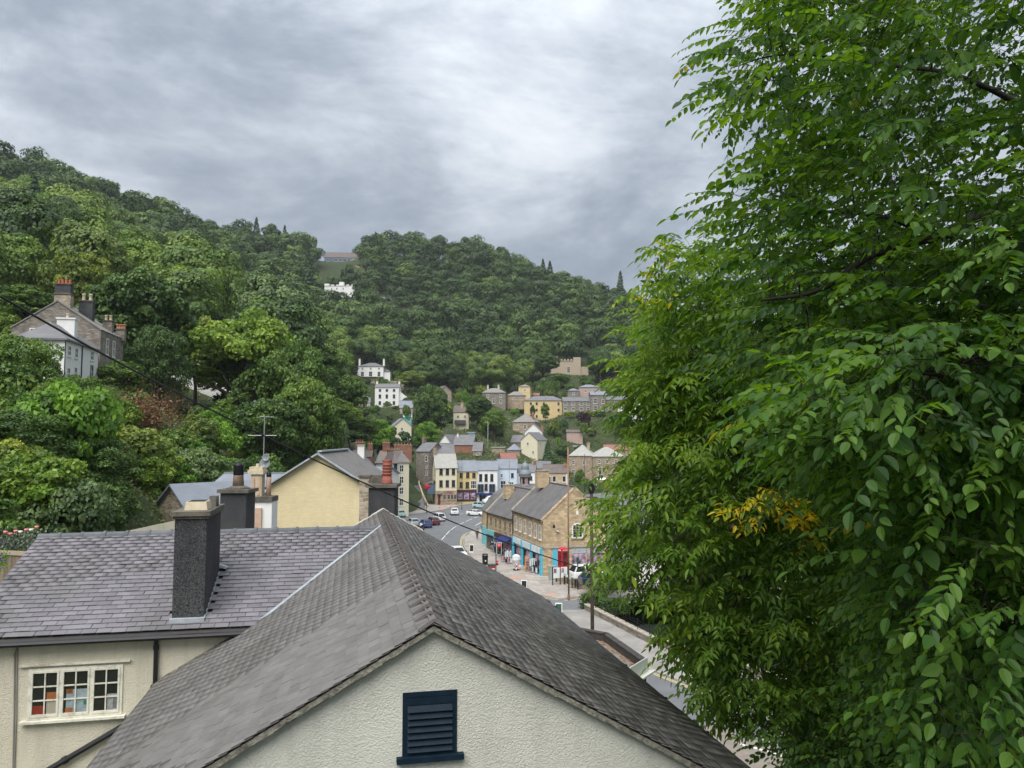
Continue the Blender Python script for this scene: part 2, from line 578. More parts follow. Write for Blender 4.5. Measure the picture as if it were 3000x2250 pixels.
def ccw(poly):
    a = sum(p[0] * q[1] - q[0] * p[1] for p, q in zip(poly, poly[1:] + poly[:1]))
    return poly if a > 0 else poly[::-1]


road_poly = ccw([(2, 28), (29.5, 29), (17.4, 53.6), (7.0, 75.2), (11, 78.5), (46, 82), (46, 130), (56, 250), (20, 250), (-8, 214), (-24, 214), (-28, 176), (-26, 140), (-20, 110), (-12, 85), (-6, 60), (-2, 40)])
tag(sheet('road', road_poly, 0.0, m_asph), kind='structure')

KR = [(26.5, 30), (14.3, 49), (10.2, 55.7), (5.8, 63), (2.6, 69), (2.4, 72.0), (4.4, 74.9)]      # kerb of the riverside footway
pav_a = ccw(KR + [(6.95, 75.1), (10.9, 63.2), (17.3, 53.4), (29.3, 29)])
KS = [(9.4, 83.2), (4.9, 80.4), (2.0, 83), (-1.2, 91), (-4.6, 104), (-7.2, 118), (-8.0, 130), (-7.2, 137), (-4, 144), (2, 149)]
pav_b = ccw(KS + [(8, 149), (8, 104), (14, 92)])
KL = [tuple(gnd(*q)[:2]) for q in ((1165, 1512), (1240, 1503), (1290, 1495), (1345, 1482), (1400, 1474), (1450, 1463), (1500, 1452), (1640, 1440))]
pav_c = ccw(KL + [(22, 250), (-12, 218), (-26, 205)])
KQ = [(-1.5, 40), (-0.5, 52), (-5.0, 70), (-8.5, 85), (-13.5, 105), (-17.0, 122), (-19.5, 140), (-22, 152)]
pav_d = ccw(KQ + [(-27, 152), (-24, 138), (-20, 108), (-12, 84), (-6, 60), (-4, 40)])


def ribbon(pts, wd, z, off=0.0):
    pts = [Vector((p[0], p[1], 0)) for p in pts]
    vs_, fs_ = [], []
    for i, p in enumerate(pts):
        t = (pts[min(i + 1, len(pts) - 1)] - pts[max(0, i - 1)]).normalized()
        n = Vector((-t.y, t.x, 0))
        for s in (-1, 1):
            q = p + n * (off + s * wd / 2)
            vs_.append((q.x, q.y, z))
    for i in range(len(pts) - 1):
        fs_.append((2 * i, 2 * i + 2, 2 * i + 3, 2 * i + 1))
    return vs_, fs_


def smooth_path(pts, n=8):
    P = [Vector((p[0], p[1], p[2] if len(p) > 2 else 0)) for p in pts]
    P = [P[0] * 2 - P[1]] + P + [P[-1] * 2 - P[-2]]
    res = []
    for i in range(1, len(P) - 2):
        a, b, c, d = P[i - 1:i + 3]
        for k in range(n):
            t = k / n
            res.append(0.5 * ((2 * b) + (c - a) * t + (2 * a - 5 * b + 4 * c - d) * t * t + (-a + 3 * b - 3 * c + d) * t ** 3))
    res.append(P[-2])
    return res


for nm, poly, K, m in (('footway', pav_a, KR, m_pave2), ('pavement', pav_b, KS, m_pave), ('pavement', pav_c, KL, m_pave), ('pavement', pav_d, KQ, m_pave2)):
    pv = tag(sheet(nm, poly, 0.115, m, 0.4), kind='structure')
    kb = MB()
    sm = smooth_path(K, 6)
    # kerb stones, one by one along the edge
    acc = 0.0
    for a, b in zip(sm[:-1], sm[1:]):
        ln = (b - a).length
        k = max(1, int(ln / 0.92))
        for j in range(k):
            p, q = a.lerp(b, j / k), a.lerp(b, (j + 0.97) / k)
            d = (q - p).normalized(); nn = Vector((-d.y, d.x, 0)) * 0.075
            zt = 0.123 + random.Random(j + int(p.x * 97)).uniform(0, .006)
            kb.hexa([(*(p - nn)[:2], -.1), (*(q - nn)[:2], -.1), (*(q + nn)[:2], -.1), (*(p + nn)[:2], -.1),
                     (*(p - nn)[:2], zt), (*(q - nn)[:2], zt), (*(q + nn)[:2], zt), (*(p + nn)[:2], zt)])
    ko = kb.build('kerb', m_kerb, pv); ko['kind'] = 'stuff'


def marking(name, pts, wd, m, z=0.004, dash=None, off=0.0):
    sm = smooth_path(pts, 8)
    b = MB()
    if dash:
        on, gap = dash
        acc, cur = 0.0, []
        fine = []
        for a, c in zip(sm[:-1], sm[1:]):
            k = max(1, int((c - a).length / 0.4))
            fine += [a.lerp(c, j / k) for j in range(k)]
        d = 0.0
        for i in range(1, len(fine)):
            d += (fine[i] - fine[i - 1]).length
            if d % (on + gap) < on:
                cur.append(fine[i])
            elif len(cur) > 1:
                b.add(*ribbon(cur, wd, z, off)); cur = []
        if len(cur) > 1:
            b.add(*ribbon(cur, wd, z, off))
    else:
        b.add(*ribbon(sm, wd, z, off))
    return tag(b.build(name, m), kind='structure')


CL = [tuple(gnd(*q)[:2]) for q in ((2300, 2190), (2093, 2119), (1975, 2079))] + [(3.4, 63), (-0.5, 76), (-4.6, 90), (-8.3, 105)] + \
     [tuple(gnd(*q)[:2]) for q in ((1293, 1582), (1328, 1547), (1385, 1519), (1429, 1506), (1475, 1492), (1560, 1478))]
marking('lane_marking', CL[:7], 0.12, m_white, dash=(2.0, 4.0))
marking('lane_marking', CL[7:], 0.14, m_white, dash=(6.0, 1.0))
marking('edge_marking', [tuple(gnd(*q)[:2]) for q in ((1392, 1540), (1410, 1530), (1429, 1522), (1460, 1512))], 0.14, m_white)
marking('edge_marking', [tuple(gnd(*q)[:2]) for q in ((1300, 1515), (1345, 1507), (1365, 1502))], 0.14, m_white, dash=(1.0, 1.0))
for off in (-0.26, -0.46):
    marking('yellow_line', KR[:5], 0.08, m_yell, off=-off)
    marking('yellow_line', KS[1:9], 0.08, m_yell, off=-off)
    marking('yellow_line', [(9.4, 82.9), (5.2, 80.1)], 0.08, m_yell, off=-off)
# brown anti-skid surfacing and crossing studs at the foot of the picture
tag(sheet('brown_surfacing', ccw([tuple(gnd(*q)[:2]) for q in ((2075, 2120), (2200, 2165), (2420, 2240), (2500, 2420), (1900, 2420), (1950, 2230))]), 0.003, m_brown), kind='structure')
marking('stop_marking', [tuple(gnd(*q)[:2]) for q in ((2170, 2180), (2290, 2215), (2400, 2262))], 0.2, m_white, z=0.008)
# tactile paving by the crossing
m_tact = mat('tactile_paving', (0.42, 0.27, 0.21), 0.9, 0.1, 6)
tag(sheet('tactile_paving', ccw([tuple(gnd(*q, .12)[:2]) for q in ((1488, 1690), (1535, 1684), (1540, 1690), (1500, 1698))]), 0.1195, m_tact), kind='structure')
tag(sheet('tactile_paving', ccw([tuple(gnd(*q, .12)[:2]) for q in ((1590, 1743), (1622, 1737), (1640, 1741), (1612, 1748))]), 0.1195, m_tact), kind='structure')
# car park ground and lane up the hill between the houses
m_conc = mat('pale_concrete', (0.44, 0.41, 0.39), 0.9, 0.12, 0.7, 0.2, 20, stain=(0.33, 0.31, 0.29), stain_amt=0.6, stain_scale=.3)
tag(sheet('car_park', ccw([tuple(gnd(1628, 1702)[:2]), tuple(gnd(1661, 1712)[:2]), tuple(gnd(1701, 1727)[:2]), tuple(gnd(1742, 1741)[:2]), (13, 82.2), (46, 86), (46, 118), (18, 100), (13, 94), (6, 92.5)]), 1.0, m_conc, 1.3), kind='structure')
lane = MB()
lp = [(gnd(1196, 1500), gnd(1248, 1496)), (at(1197, 1470, 196), at(1240, 1466, 196)), (at(1198, 1430, 210), at(1227, 1428, 210)),
      (at(1198, 1390, 228), at(1222, 1389, 228)), (at(1199, 1340, 255), at(1219, 1340, 255)), (at(1200, 1325, 270), at(1218, 1325, 270))]
vv = []
for a, b in lp:
    vv += [(a.x, a.y, a.z + .03), (b.x, b.y, b.z + .03)]
lane.add(vv, [(2 * i, 2 * i + 1, 2 * i + 3, 2 * i + 2) for i in range(len(lp) - 1)])
tag(lane.build('hill_lane', m_asph), kind='structure')
marking_l = MB()
for e in (1,):
    pass

# ------------------------------------------------------------------ river
mw, t, b = nodes_of('river_water')
b.inputs['Base Color'].default_value = (0.035, 0.045, 0.035, 1)
b.inputs['Roughness'].default_value = 0.06
b.inputs['Specular IOR Level'].default_value = 0.6
nz = N(t, 'ShaderNodeTexNoise', i_Scale=1.1, i_Detail=3.0, i_Distortion=0.4)
tcn = N(t, 'ShaderNodeTexCoord'); t.links.new(tcn.outputs['Object'], nz.inputs[0])
bp = N(t, 'ShaderNodeBump', i_Strength=0.35, i_Distance=0.12)
t.links.new(nz.outputs[0], bp.inputs['Height']); t.links.new(bp.outputs[0], b.inputs['Normal'])
tag(sheet('river', ccw([(7.4, 74.6), (13.5, 79.5), (24, 80.5), (36, 50), (60, 10), (36, 10), (17.5, 54)]), -2.3, mw), kind='structure')
# ------------------------------------------------------------------ near houses: materials
rnd = random.Random(7)
m_slate = mat('welsh_slate', (0.164, 0.156, 0.170), 0.62, 0.16, 2.2, 0.25, 25, 0.45, stain=(0.115, 0.112, 0.105), stain_amt=0.7, stain_scale=0.5, objvar=0.16, world=True)
m_slate2 = mat('weathered_slate', (0.150, 0.141, 0.134), 0.7, 0.14, 3.0, 0.35, 25, 0.4, stain=(0.085, 0.082, 0.072), stain_amt=0.75, stain_scale=0.8, objvar=0.10, world=True)
m_batten = mat('roof_underlay', (0.05, 0.048, 0.047), 0.9)
m_ridge = mat('dark_ridge_tile', (0.085, 0.092, 0.105), 0.55, 0.25, 5, 0.2, 30, 0.5, objvar=0.15)
m_ridge2 = mat('weathered_ridge_tile', (0.125, 0.115, 0.112), 0.75, 0.3, 6, 0.3, 30, 0.4, objvar=0.15)
m_mortar = mat('verge_mortar', (0.21, 0.20, 0.165), 0.95, 0.55, 14, 0.9, 35, stain=(0.03, 0.03, 0.025), stain_amt=0.95, stain_scale=9)
m_pale_mortar = mat('pale_mortar', (0.52, 0.50, 0.43), 0.95, 0.3, 10, 0.6, 35)
m_lead = mat('lead_flashing', (0.36, 0.40, 0.43), 0.5, 0.25, 4, 0.2, 12, 0.5)
m_black = mat('black_gutter_paint', (0.014, 0.014, 0.016), 0.4, 0.2, 4, 0, 10, 0.5)
m_moss = mat('black_moss', (0.022, 0.022, 0.016), 0.95, 0.3, 20)


def stucco(name, col, s1=26.0, s2=70.0, dist=0.012, stain=(0.3, 0.3, 0.26), amt=0.35, speck=None):
    m, t, b = nodes_of(name)
    Lk = t.links.new
    b.inputs['Roughness'].default_value = 0.9
    b.inputs['Specular IOR Level'].default_value = 0.25
    g = N(t, 'ShaderNodeTexCoord')
    na = N(t, 'ShaderNodeTexNoise', i_Scale=s1, i_Detail=3.0, i_Roughness=0.55, i_Distortion=0.6); Lk(g.outputs['Object'], na.inputs[0])
    nb = N(t, 'ShaderNodeTexNoise', i_Scale=s2, i_Detail=2.0); Lk(g.outputs['Object'], nb.inputs[0])
    ad = N(t, 'ShaderNodeMath', operation='MULTIPLY_ADD', i_1=0.35); Lk(nb.outputs[0], ad.inputs[0]); Lk(na.outputs[0], ad.inputs[2])
    bp = N(t, 'ShaderNodeBump', i_Strength=1.0, i_Distance=dist); Lk(ad.outputs[0], bp.inputs['Height']); Lk(bp.outputs[0], b.inputs['Normal'])
    nl = N(t, 'ShaderNodeTexNoise', i_Scale=0.7, i_Detail=8.0, i_Roughness=0.7); Lk(g.outputs['Object'], nl.inputs[0])
    rm = N(t, 'ShaderNodeValToRGB')
    rm.color_ramp.elements[0].position = 0.42; rm.color_ramp.elements[0].color = (*col, 1)
    rm.color_ramp.elements[1].position = 0.8; rm.color_ramp.elements[1].color = (*[c * (1 - amt) + s * amt for c, s in zip(col, stain)], 1)
    Lk(nl.outputs[0], rm.inputs[0])
    co = rm.outputs[0]
    mpk = N(t, 'ShaderNodeMapping'); mpk.inputs['Scale'].default_value = (2.2, 2.2, .22); Lk(g.outputs['Object'], mpk.inputs[0])
    nst = N(t, 'ShaderNodeTexNoise', i_Scale=1.6, i_Detail=7.0, i_Roughness=0.65); Lk(mpk.outputs[0], nst.inputs[0])
    mst = N(t, 'ShaderNodeMapRange', i_1=0.48, i_2=0.80, i_3=0.0, i_4=0.55); Lk(nst.outputs[0], mst.inputs[0])
    mxt = N(t, 'ShaderNodeMix', data_type='RGBA'); Lk(mst.outputs[0], mxt.inputs[0]); Lk(co, mxt.inputs[6]); mxt.inputs[7].default_value = (*[c * .62 for c in col], 1)
    co = mxt.outputs[2]
    if speck:
        nk = N(t, 'ShaderNodeTexNoise', i_Scale=speck, i_Detail=2.0, i_Roughness=0.7); Lk(g.outputs['Object'], nk.inputs[0])
        mk_ = N(t, 'ShaderNodeMapRange', i_1=0.35, i_2=0.68, i_3=0.35, i_4=2.1); Lk(nk.outputs[0], mk_.inputs[0])
        mm = N(t, 'ShaderNodeMix', data_type='RGBA', blend_type='MULTIPLY', i_0=1.0)
        cc2 = N(t, 'ShaderNodeCombineColor')
        for i in range(3):
            Lk(mk_.outputs[0], cc2.inputs[i])
        Lk(co, mm.inputs[6]); Lk(cc2.outputs[0], mm.inputs[7])
        co = mm.outputs[2]
    Lk(co, b.inputs['Base Color'])
    return m


m_dash = stucco('pale_roughcast', (0.65, 0.645, 0.575), 55, 120, 0.02, (0.34, 0.34, 0.28), .5)
m_cream = stucco('cream_roughcast', (0.69, 0.645, 0.515), 48, 110, 0.024, (0.45, 0.40, 0.28), 0.4)
m_pebble = stucco('dark_pebbledash', (0.060, 0.061, 0.066), 40, 90, 0.06, (0.15, 0.15, 0.14), 0.5, 48.0)
m_navy = mat('navy_paint', (0.006, 0.017, 0.030), 0.6, 0.15, 6, 0, 10, 0.15, stain=(0.02, 0.035, 0.045), stain_amt=0.4, stain_scale=5)
m_oldwhite = mat('flaking_white_paint', (0.68, 0.66, 0.56), 0.6, 0.1, 8, 0.4, 40, stain=(0.28, 0.25, 0.19), stain_amt=0.8, stain_scale=6)
m_white_p = mat('white_paint', (0.78, 0.77, 0.72), 0.55, 0.06, 6)
m_cap = mat('stained_concrete', (0.11, 0.10, 0.085), 0.95, 0.35, 5, 0.8, 25, stain=(0.24, 0.22, 0.15), stain_amt=0.6, stain_scale=3)
m_buff = mat('buff_clay_pot', (0.55, 0.48, 0.34), 0.85, 0.15, 5, 0.2, 20, stain=(0.2, 0.17, 0.12), stain_amt=0.5, stain_scale=3)
m_red_pot = mat('red_clay_pot', (0.26, 0.085, 0.06), 0.7, 0.2, 5)
m_soot = mat('sooty_black', (0.012, 0.012, 0.014), 0.45, 0.3, 5)
m_steel = mat('rusty_steel_flue', (0.30, 0.22, 0.16), 0.6, 0.3, 6, stain=(0.14, 0.07, 0.035), stain_amt=0.8, stain_scale=4)
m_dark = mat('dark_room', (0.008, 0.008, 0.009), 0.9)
gl, t, b = nodes_of('window_glass')
b.inputs['Base Color'].default_value = (0.02, 0.024, 0.028, 1)
b.inputs['Roughness'].default_value = 0.07
b.inputs['Specular IOR Level'].default_value = 0.5
m_glass = gl
gc, t, b = nodes_of('clear_window_glass')
b.inputs['Base Color'].default_value = (1, 1, 1, 1)
b.inputs['Roughness'].default_value = 0.03
b.inputs['IOR'].default_value = 1.25
trn = N(t, 'ShaderNodeBsdfTransparent')
mxs = N(t, 'ShaderNodeMixShader', i_0=0.12)
glo = N(t, 'ShaderNodeBsdfGlossy', i_Roughness=0.03)
t.links.new(trn.outputs[0], mxs.inputs[1]); t.links.new(glo.outputs[0], mxs.inputs[2])
t.links.new(mxs.outputs[0], t.nodes['Material Output'].inputs[0])
m_clear = gc

# ------------------------------------------------------------------ near gabled house
YAW = 0.206
HA = Vector((-0.833, 8.3525, 0))
ex, ey = Vector((math.cos(YAW), math.sin(YAW), 0)), Vector((-math.sin(YAW), math.cos(YAW), 0))
RZ_, KS_, LEN, SR, SL = H - 2.0, 0.5625, 13.36, 4.50, 4.30
ALPHA = math.atan(KS_)
near = thing('gabled_house', 'near house with pale roughcast gable, navy louvred vent and grey slate roof', 'house', HA, YAW)


def hit(px, py, t=None, s=None, org=HA, a=ex, b_=ey):
    """point of a plane of a house (depth t along b_, or sideways s along a) seen at px,py; local coordinates"""
    p = at(px, py, 10.0)
    o = Vector((0, 0, H)); d = p - o
    ro = o - Vector((org.x, org.y, 0))
    if t is not None:
        k = (t - ro.dot(b_)) / d.dot(b_)
    else:
        k = (s - ro.dot(a)) / d.dot(a)
    q = ro + d * k
    return Vector((q.dot(a), q.dot(b_), q.z))


# walls
wl = MB()
g0 = 0.10
wl.add([(-SL + .3, g0, 0), (SR - .3, g0, 0), (SR - .3, g0, RZ_ - KS_ * (SR - .3) - .07), (0, g0, RZ_ - .07), (-SL + .3, g0, RZ_ - KS_ * (SL - .3) - .07),
        (-SL + .3, LEN - .1, 0), (SR - .3, LEN - .1, 0), (SR - .3, LEN - .1, RZ_ - KS_ * (SR - .3) - .07), (0, LEN - .1, RZ_ - .07), (-SL + .3, LEN - .1, RZ_ - KS_ * (SL - .3) - .07)],
       [(0, 1, 2, 3, 4), (9, 8, 7, 6, 5), (0, 5, 6, 1), (1, 6, 7, 2), (5, 0, 4, 9), (2, 7, 8, 3), (3, 8, 9, 4)])
wl.build('wall', m_dash, near)


def slate_plane(roof, O, U, V, nu, nv, wS, g, m, pick, length=0.23, th=0.007, seed=1, skip=None, limit=300):
    """courses of single slates: O ridge corner, U along the courses, V down the slope"""
    rr = random.Random(seed)
    Nn = U.cross(V)
    if Nn.z < 0:
        Nn = -Nn
    proto = []
    for k in range(5):
        mbx = MB()
        hw = wS / 2 - 0.004
        c1, c2 = rr.uniform(-.004, .004), rr.uniform(-.004, .004)
        mbx.hexa([(-hw, -length, 0), (hw, -length, 0), (hw, 0, -.002), (-hw, 0, -.002), (-hw, -length + c1, th + .0), (hw, -length + c2, th), (hw, 0, th - .002), (-hw, 0, th - .002)])
        proto.append(mbx.mesh('slate', m))
    items = []
    for j in range(nv):
        odd = j % 2
        for i in range(nu + odd):
            half = odd and i in (0, nu)
            uu = ((.25 if i == 0 else nu - .25) if half else (i if odd else i + .5)) * wS + rr.uniform(-.003, .003)
            vv_ = (j + 1) * g + rr.uniform(-.004, .004)
            P = O + U * uu + V * vv_
            if skip and skip(P):
                continue
            lift = 0.026 + rr.uniform(0, .005) + (0.006 if rr.random() < .04 else 0)
            items.append((P, lift, rr.uniform(-.012, .012), rr.randrange(5), rr.random(), .5 if half else 1.0))
    sc = []
    for k, it in enumerate(items):
        Pw = roof_world(roof, it[0])
        x, y = topx(Pw)
        vis = -10 < x < 3010 and -10 < y < 2260 and pick(it[0])
        sc.append(((0 if vis else 1), (Pw - Vector((0, 0, H))).length, k))
    sc.sort()
    chosen = {k for a, b_, k in sc[:limit] if a == 0}
    bulkV, bulkF, val = [], [], []
    for k, (P, lift, tw, pi, rv, xs_) in enumerate(items):
        # local frame of a slate: x along U, y up the slope, z normal; tail raised
        tilt = (lift - .008) / length
        Y = (-V + Nn * (-tilt)).normalized()
        X = (U + V * tw).normalized()
        Z = X.cross(Y)
        if Z.z < 0:
            X = -X; Z = X.cross(Y)
        M4 = Matrix(((X.x, Y.x, Z.x, 0), (X.y, Y.y, Z.y, 0), (X.z, Y.z, Z.z, 0), (0, 0, 0, 1)))
        T = Matrix.Translation(P + Nn * lift) @ M4
        # mesh runs from -length (tail would be below), shift so tail sits at P
        T = T @ Matrix.Translation((0, length, 0)) @ Matrix.Diagonal((xs_, 1, 1, 1))
        if k in chosen:
            o = link('slate', proto[pi], roof)
            o.matrix_local = T
        else:
            base = len(bulkV)
            me = proto[pi]
            for vtx in me.vertices:
                bulkV.append(tuple(T @ vtx.co))
            for p in me.polygons:
                bulkF.append([base + q for q in p.vertices]); val.append(rv)
    if bulkV:
        me = indexed('slate_courses', np.array(bulkV), np.array(bulkF), m, np.array(val))
        o = link('slate_courses', me, roof)
        o['kind'] = 'stuff'


def roof_world(roof, p):
    root = roof.parent if roof.parent else roof
    a = root.rotation_euler.z
    l = root.location
    return Vector((l.x + p.x * math.cos(a) - p.y * math.sin(a), l.y + p.x * math.sin(a) + p.y * math.cos(a), l.z + p.z))


rf = MB()
for sg, s_ in ((1, SR), (-1, SL)):
    a = Vector((0, 0, RZ_ - .012)); dn = Vector((sg * s_, 0, -KS_ * s_))
    q = [a, a + dn, a + dn + Vector((0, LEN, 0)), a + Vector((0, LEN, 0))]
    if sg < 0:
        q = [q[0], q[3], q[2], q[1]]
    rf.slab(*q, 0.04)
roof1 = rf.build('roof', m_batten, near)
U0 = Vector((0, 1, 0))
VL = Vector((-math.cos(ALPHA), 0, -math.sin(ALPHA)))
VR = Vector((math.cos(ALPHA), 0, -math.sin(ALPHA)))
G1, W1 = 0.142, 0.252
slate_plane(roof1, Vector((-.03, -.02, RZ_)), U0, VL, int(LEN / W1), int(SL / math.cos(ALPHA) / G1), W1, G1, m_slate2, lambda p: True, seed=3)
slate_plane(roof1, Vector((.03, -.02, RZ_)), U0, VR, int(LEN / W1), int(SR / math.cos(ALPHA) / G1), W1, G1, m_slate2, lambda p: False, seed=4, limit=0)

# verge mortar bands, front and back
vm = MB()
for sg, s_ in ((1, SR), (-1, SL)):
    nseg = 40
    for i in range(nseg):
        x0, x1 = sg * s_ * i / nseg, sg * s_ * (i + 1) / nseg
        d0 = rnd.uniform(.050, .066)
        z0, z1 = RZ_ - KS_ * abs(x0), RZ_ - KS_ * abs(x1)
        p = [(x0, 0.0 - rnd.uniform(0, .012), z0 - d0), (x1, -.006, z1 - d0), (x1, .12, z1 - d0), (x0, .12, z0 - d0), (x0, -.004, z0 + .004), (x1, -.004, z1 + .004), (x1, .12, z1 + .004), (x0, .12, z0 + .004)]
        if sg < 0:
            p = [p[1], p[0], p[3], p[2], p[5], p[4], p[7], p[6]]
        vm.hexa(p)
vm.build('verge', m_mortar, roof1)
vb = MB()
for sg, s_ in ((1, 1.1), (-1, 2.2)):
    for i in range(14):
        x0, x1 = sg * s_ * i / 14, sg * s_ * (i + 1) / 14
        z0, z1 = RZ_ - KS_ * abs(x0), RZ_ - KS_ * abs(x1)
        hh = rnd.uniform(.05, .09)
        p = [(x0, LEN - .05, z0 - .05), (x1, LEN - .05, z1 - .05), (x1, LEN + .1, z1 - .05), (x0, LEN + .1, z0 - .05), (x0, LEN - .05, z0 + hh), (x1, LEN - .05, z1 + hh), (x1, LEN + .1, z1 + hh), (x0, LEN + .1, z0 + hh)]
        if sg < 0:
            p = [p[1], p[0], p[3], p[2], p[5], p[4], p[7], p[6]]
        vb.hexa(p)
vb.build('back_verge', m_pale_mortar, roof1)
# ridge tiles, lapped, the near lip of each standing proud
NT = 36
pl = LEN / NT
tile = MB()
for sg in (1, -1):
    q = [Vector((0, -.02, .082)), Vector((sg * .17, -.02, .082 - .17 * KS_ * 1.10)), Vector((sg * .165, pl + .03, .012 - .165 * KS_ * 1.06)), Vector((0, pl + .03, .012))]
    if sg < 0:
        q = [q[0], q[3], q[2], q[1]]
    tile.slab(*q, 0.034)
tmesh = tile.mesh('ridge_tile', m_ridge2)
for i in range(NT):
    o = link('ridge_tile', tmesh, roof1)
    o.location = (rnd.uniform(-.006, .006), i * pl, RZ_ + .012 + rnd.uniform(0, .006))
    o.rotation_euler = (0, rnd.uniform(-.02, .02), rnd.uniform(-.012, .012))
# moss on the street slope
ms = MB()
rm_ = random.Random(11)
for i in range(170):
    t_, s_ = rm_.uniform(.3, LEN), rm_.uniform(.25, SR - .1)
    if rm_.random() < .35:
        s_ = rm_.uniform(.3, 1.6)
    r_ = rm_.uniform(.010, .030) * (1.0 if rm_.random() < .8 else 1.5)
    P = Vector((s_, t_, RZ_ - KS_ * s_ + .036))
    ms.add([P + Vector((math.cos(a) * r_, math.sin(a) * r_ * rm_.uniform(.7, 1.4), -math.cos(a) * r_ * KS_)) for a in [k * PI / 3 for k in range(6)]] + [P + Vector((0, 0, r_ * .8))],
           [(k, (k + 1) % 6, 6) for k in range(6)])
mo = ms.build('moss', m_moss, roof1); mo['kind'] = 'stuff'
for i in range(30):
    pass
# eaves gutter on the street side with its brackets
gt = MB()
ze = RZ_ - KS_ * SR
gt.tube([(SR + .03, -.02, ze - .05), (SR + .03, LEN, ze - .05)], 0.045, 8)
gt.build('gutter', m_black, near)
for t_ in (1.35, 3.0, 4.6, 6.6, 9.0):
    MB().cbox((SR + .06, t_, ze - .01), (.05, .035, .06)).build('gutter_bracket', m_black, near)
# louvred vent
c0, c1 = hit(1178, 2215, t=g0), hit(1339, 2019, t=g0)
lx0, lx1, lz0, lz1 = c0.x, c1.x, c0.z, c1.z
fr = MB()
fw = .05
y0_, y1_ = g0 - .012, g0 + .06
fr.box(lx0, lx0 + fw, y0_, y1_, lz0, lz1).box(lx1 - fw, lx1, y0_, y1_, lz0, lz1).box(lx0 + fw, lx1 - fw, y0_, y1_, lz1 - fw, lz1).box(lx0 + fw, lx1 - fw, y0_, y1_, lz0, lz0 + .03)
vent = fr.build('louvred_vent', m_navy, near)
MB().box(lx0 - .06, lx1 + .07, g0 - .075, g0 + .02, lz0 - .06, lz0 - .003).build('sill', m_navy, vent)
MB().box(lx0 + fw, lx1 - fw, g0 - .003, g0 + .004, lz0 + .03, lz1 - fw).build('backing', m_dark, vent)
MB().box(lx0 + fw + .001, lx1 - fw - .001, g0 - .009, g0 + .0, lz1 - fw - .085, lz1 - fw - .003).build('top_board', m_navy, vent)
nl = 7
zt = lz1 - fw - .09
ph = (zt - lz0 - .03) / nl
for i in range(nl):
    zc = lz0 + .03 + ph * (i + .5)
    MB().cbox(((lx0 + lx1) / 2, g0 - .020, zc), (lx1 - lx0 - 2 * fw - .004, .012, ph * 1.05), Matrix.Rotation(R(-38), 3, 'X')).build('louvre_slat', m_navy, vent)

# ------------------------------------------------------------------ left wing house
wing = thing('cottage_wing', 'cream roughcast cottage with purple slate roof and old casement window at left', 'house', HA, YAW)
WT, WZ = 10.1852, H - 2.1257
ET, EZ = 6.60, H - 3.47
TW = 6.7794
s_left = hit(113, 1572, t=WT).x
kw = (WZ - EZ) / (WT - ET)
aw = math.atan(kw)
BT = WT + 3.4
wl = MB()
zi = WZ - kw * (WT - TW) - .09
xr = -0.9
wl.add([(s_left + .15, TW, 0), (xr, TW, 0), (xr, TW, zi), (s_left + .15, TW, zi), (s_left + .15, BT, 0), (xr, BT, 0), (xr, BT, zi), (s_left + .15, BT, zi), (s_left + .15, WT, WZ - .09), (xr, WT, WZ - .09)],
       [(0, 1, 2, 3), (5, 4, 7, 6), (4, 0, 3, 8, 7), (3, 2, 9, 8), (8, 9, 6, 7), (1, 5, 6, 9, 2)])
wing_wall = wl.build('wall', m_cream, wing)
rf = MB()
xe = -(WZ - 0 - RZ_) if False else -0.25
rf.slab((s_left, ET, EZ - .02), (xe, ET, EZ - .02), (xe, WT, WZ - .02), (s_left, WT, WZ - .02), .05)
rf.slab((s_left, WT, WZ - .02), (xe, WT, WZ - .02), (xe, BT + .2, EZ), (s_left, BT + .2, EZ), .05)
roof2 = rf.build('roof', m_batten, wing)
Vw = Vector((0, -math.cos(aw), -math.sin(aw)))
W2, G2 = 0.247, 0.150
nU = int((xe - s_left) / W2)


def under_main(p):      # slates that would lie beneath the main roof are left off
    return p.z < RZ_ - KS_ * abs(p.x) - .10


def in_stack(p):
    return cx0 < p.x < cx1 and cy0 + .1 < p.y < cy1


ca, cb_ = hit(503, 1826, t=6.95), hit(597, 1826, t=6.95)
cx0, cx1 = ca.x, cb_.x
cy0 = 6.95
cy1 = 8.55
czt = hit(550, 1512, t=6.95).z
slate_plane(roof2, Vector((s_left, WT, WZ)), Vector((1, 0, 0)), Vw, nU, int((WT - ET) / math.cos(aw) / G2), W2, G2, m_slate, lambda p: True, seed=8,
            skip=lambda p: under_main(p) or in_stack(p))
# ridge tiles
NT2 = int((xe - s_left) / .45)
tl = MB()
tl.tube([(0, 0, -.01), (.43, 0, -.01)], .085, 10)
tl.add(*MB().tube([(.40, 0, -.008), (.455, 0, -.008)], .102, 10).__dict__.values()) if False else None
t2 = MB().tube([(0, 0, -.015), (.40, 0, -.015)], .088, 10).tube([(.395, 0, -.012), (.452, 0, -.012)], .104, 10)
t2m = t2.mesh('ridge_tile', m_ridge)
for i in range(NT2 + 1):
    x = s_left + i * .452
    if x > -.35:
        break
    if cx0 - .3 < x < cx1 + .0 and cy1 > WT:
        continue
    o = link('ridge_tile', t2m, roof2)
    o.location = (x, WT, WZ + .01 + rnd.uniform(-.005, .006))
    o.rotation_euler = (0, rnd.uniform(-.012, .012), rnd.uniform(-.01, .01))
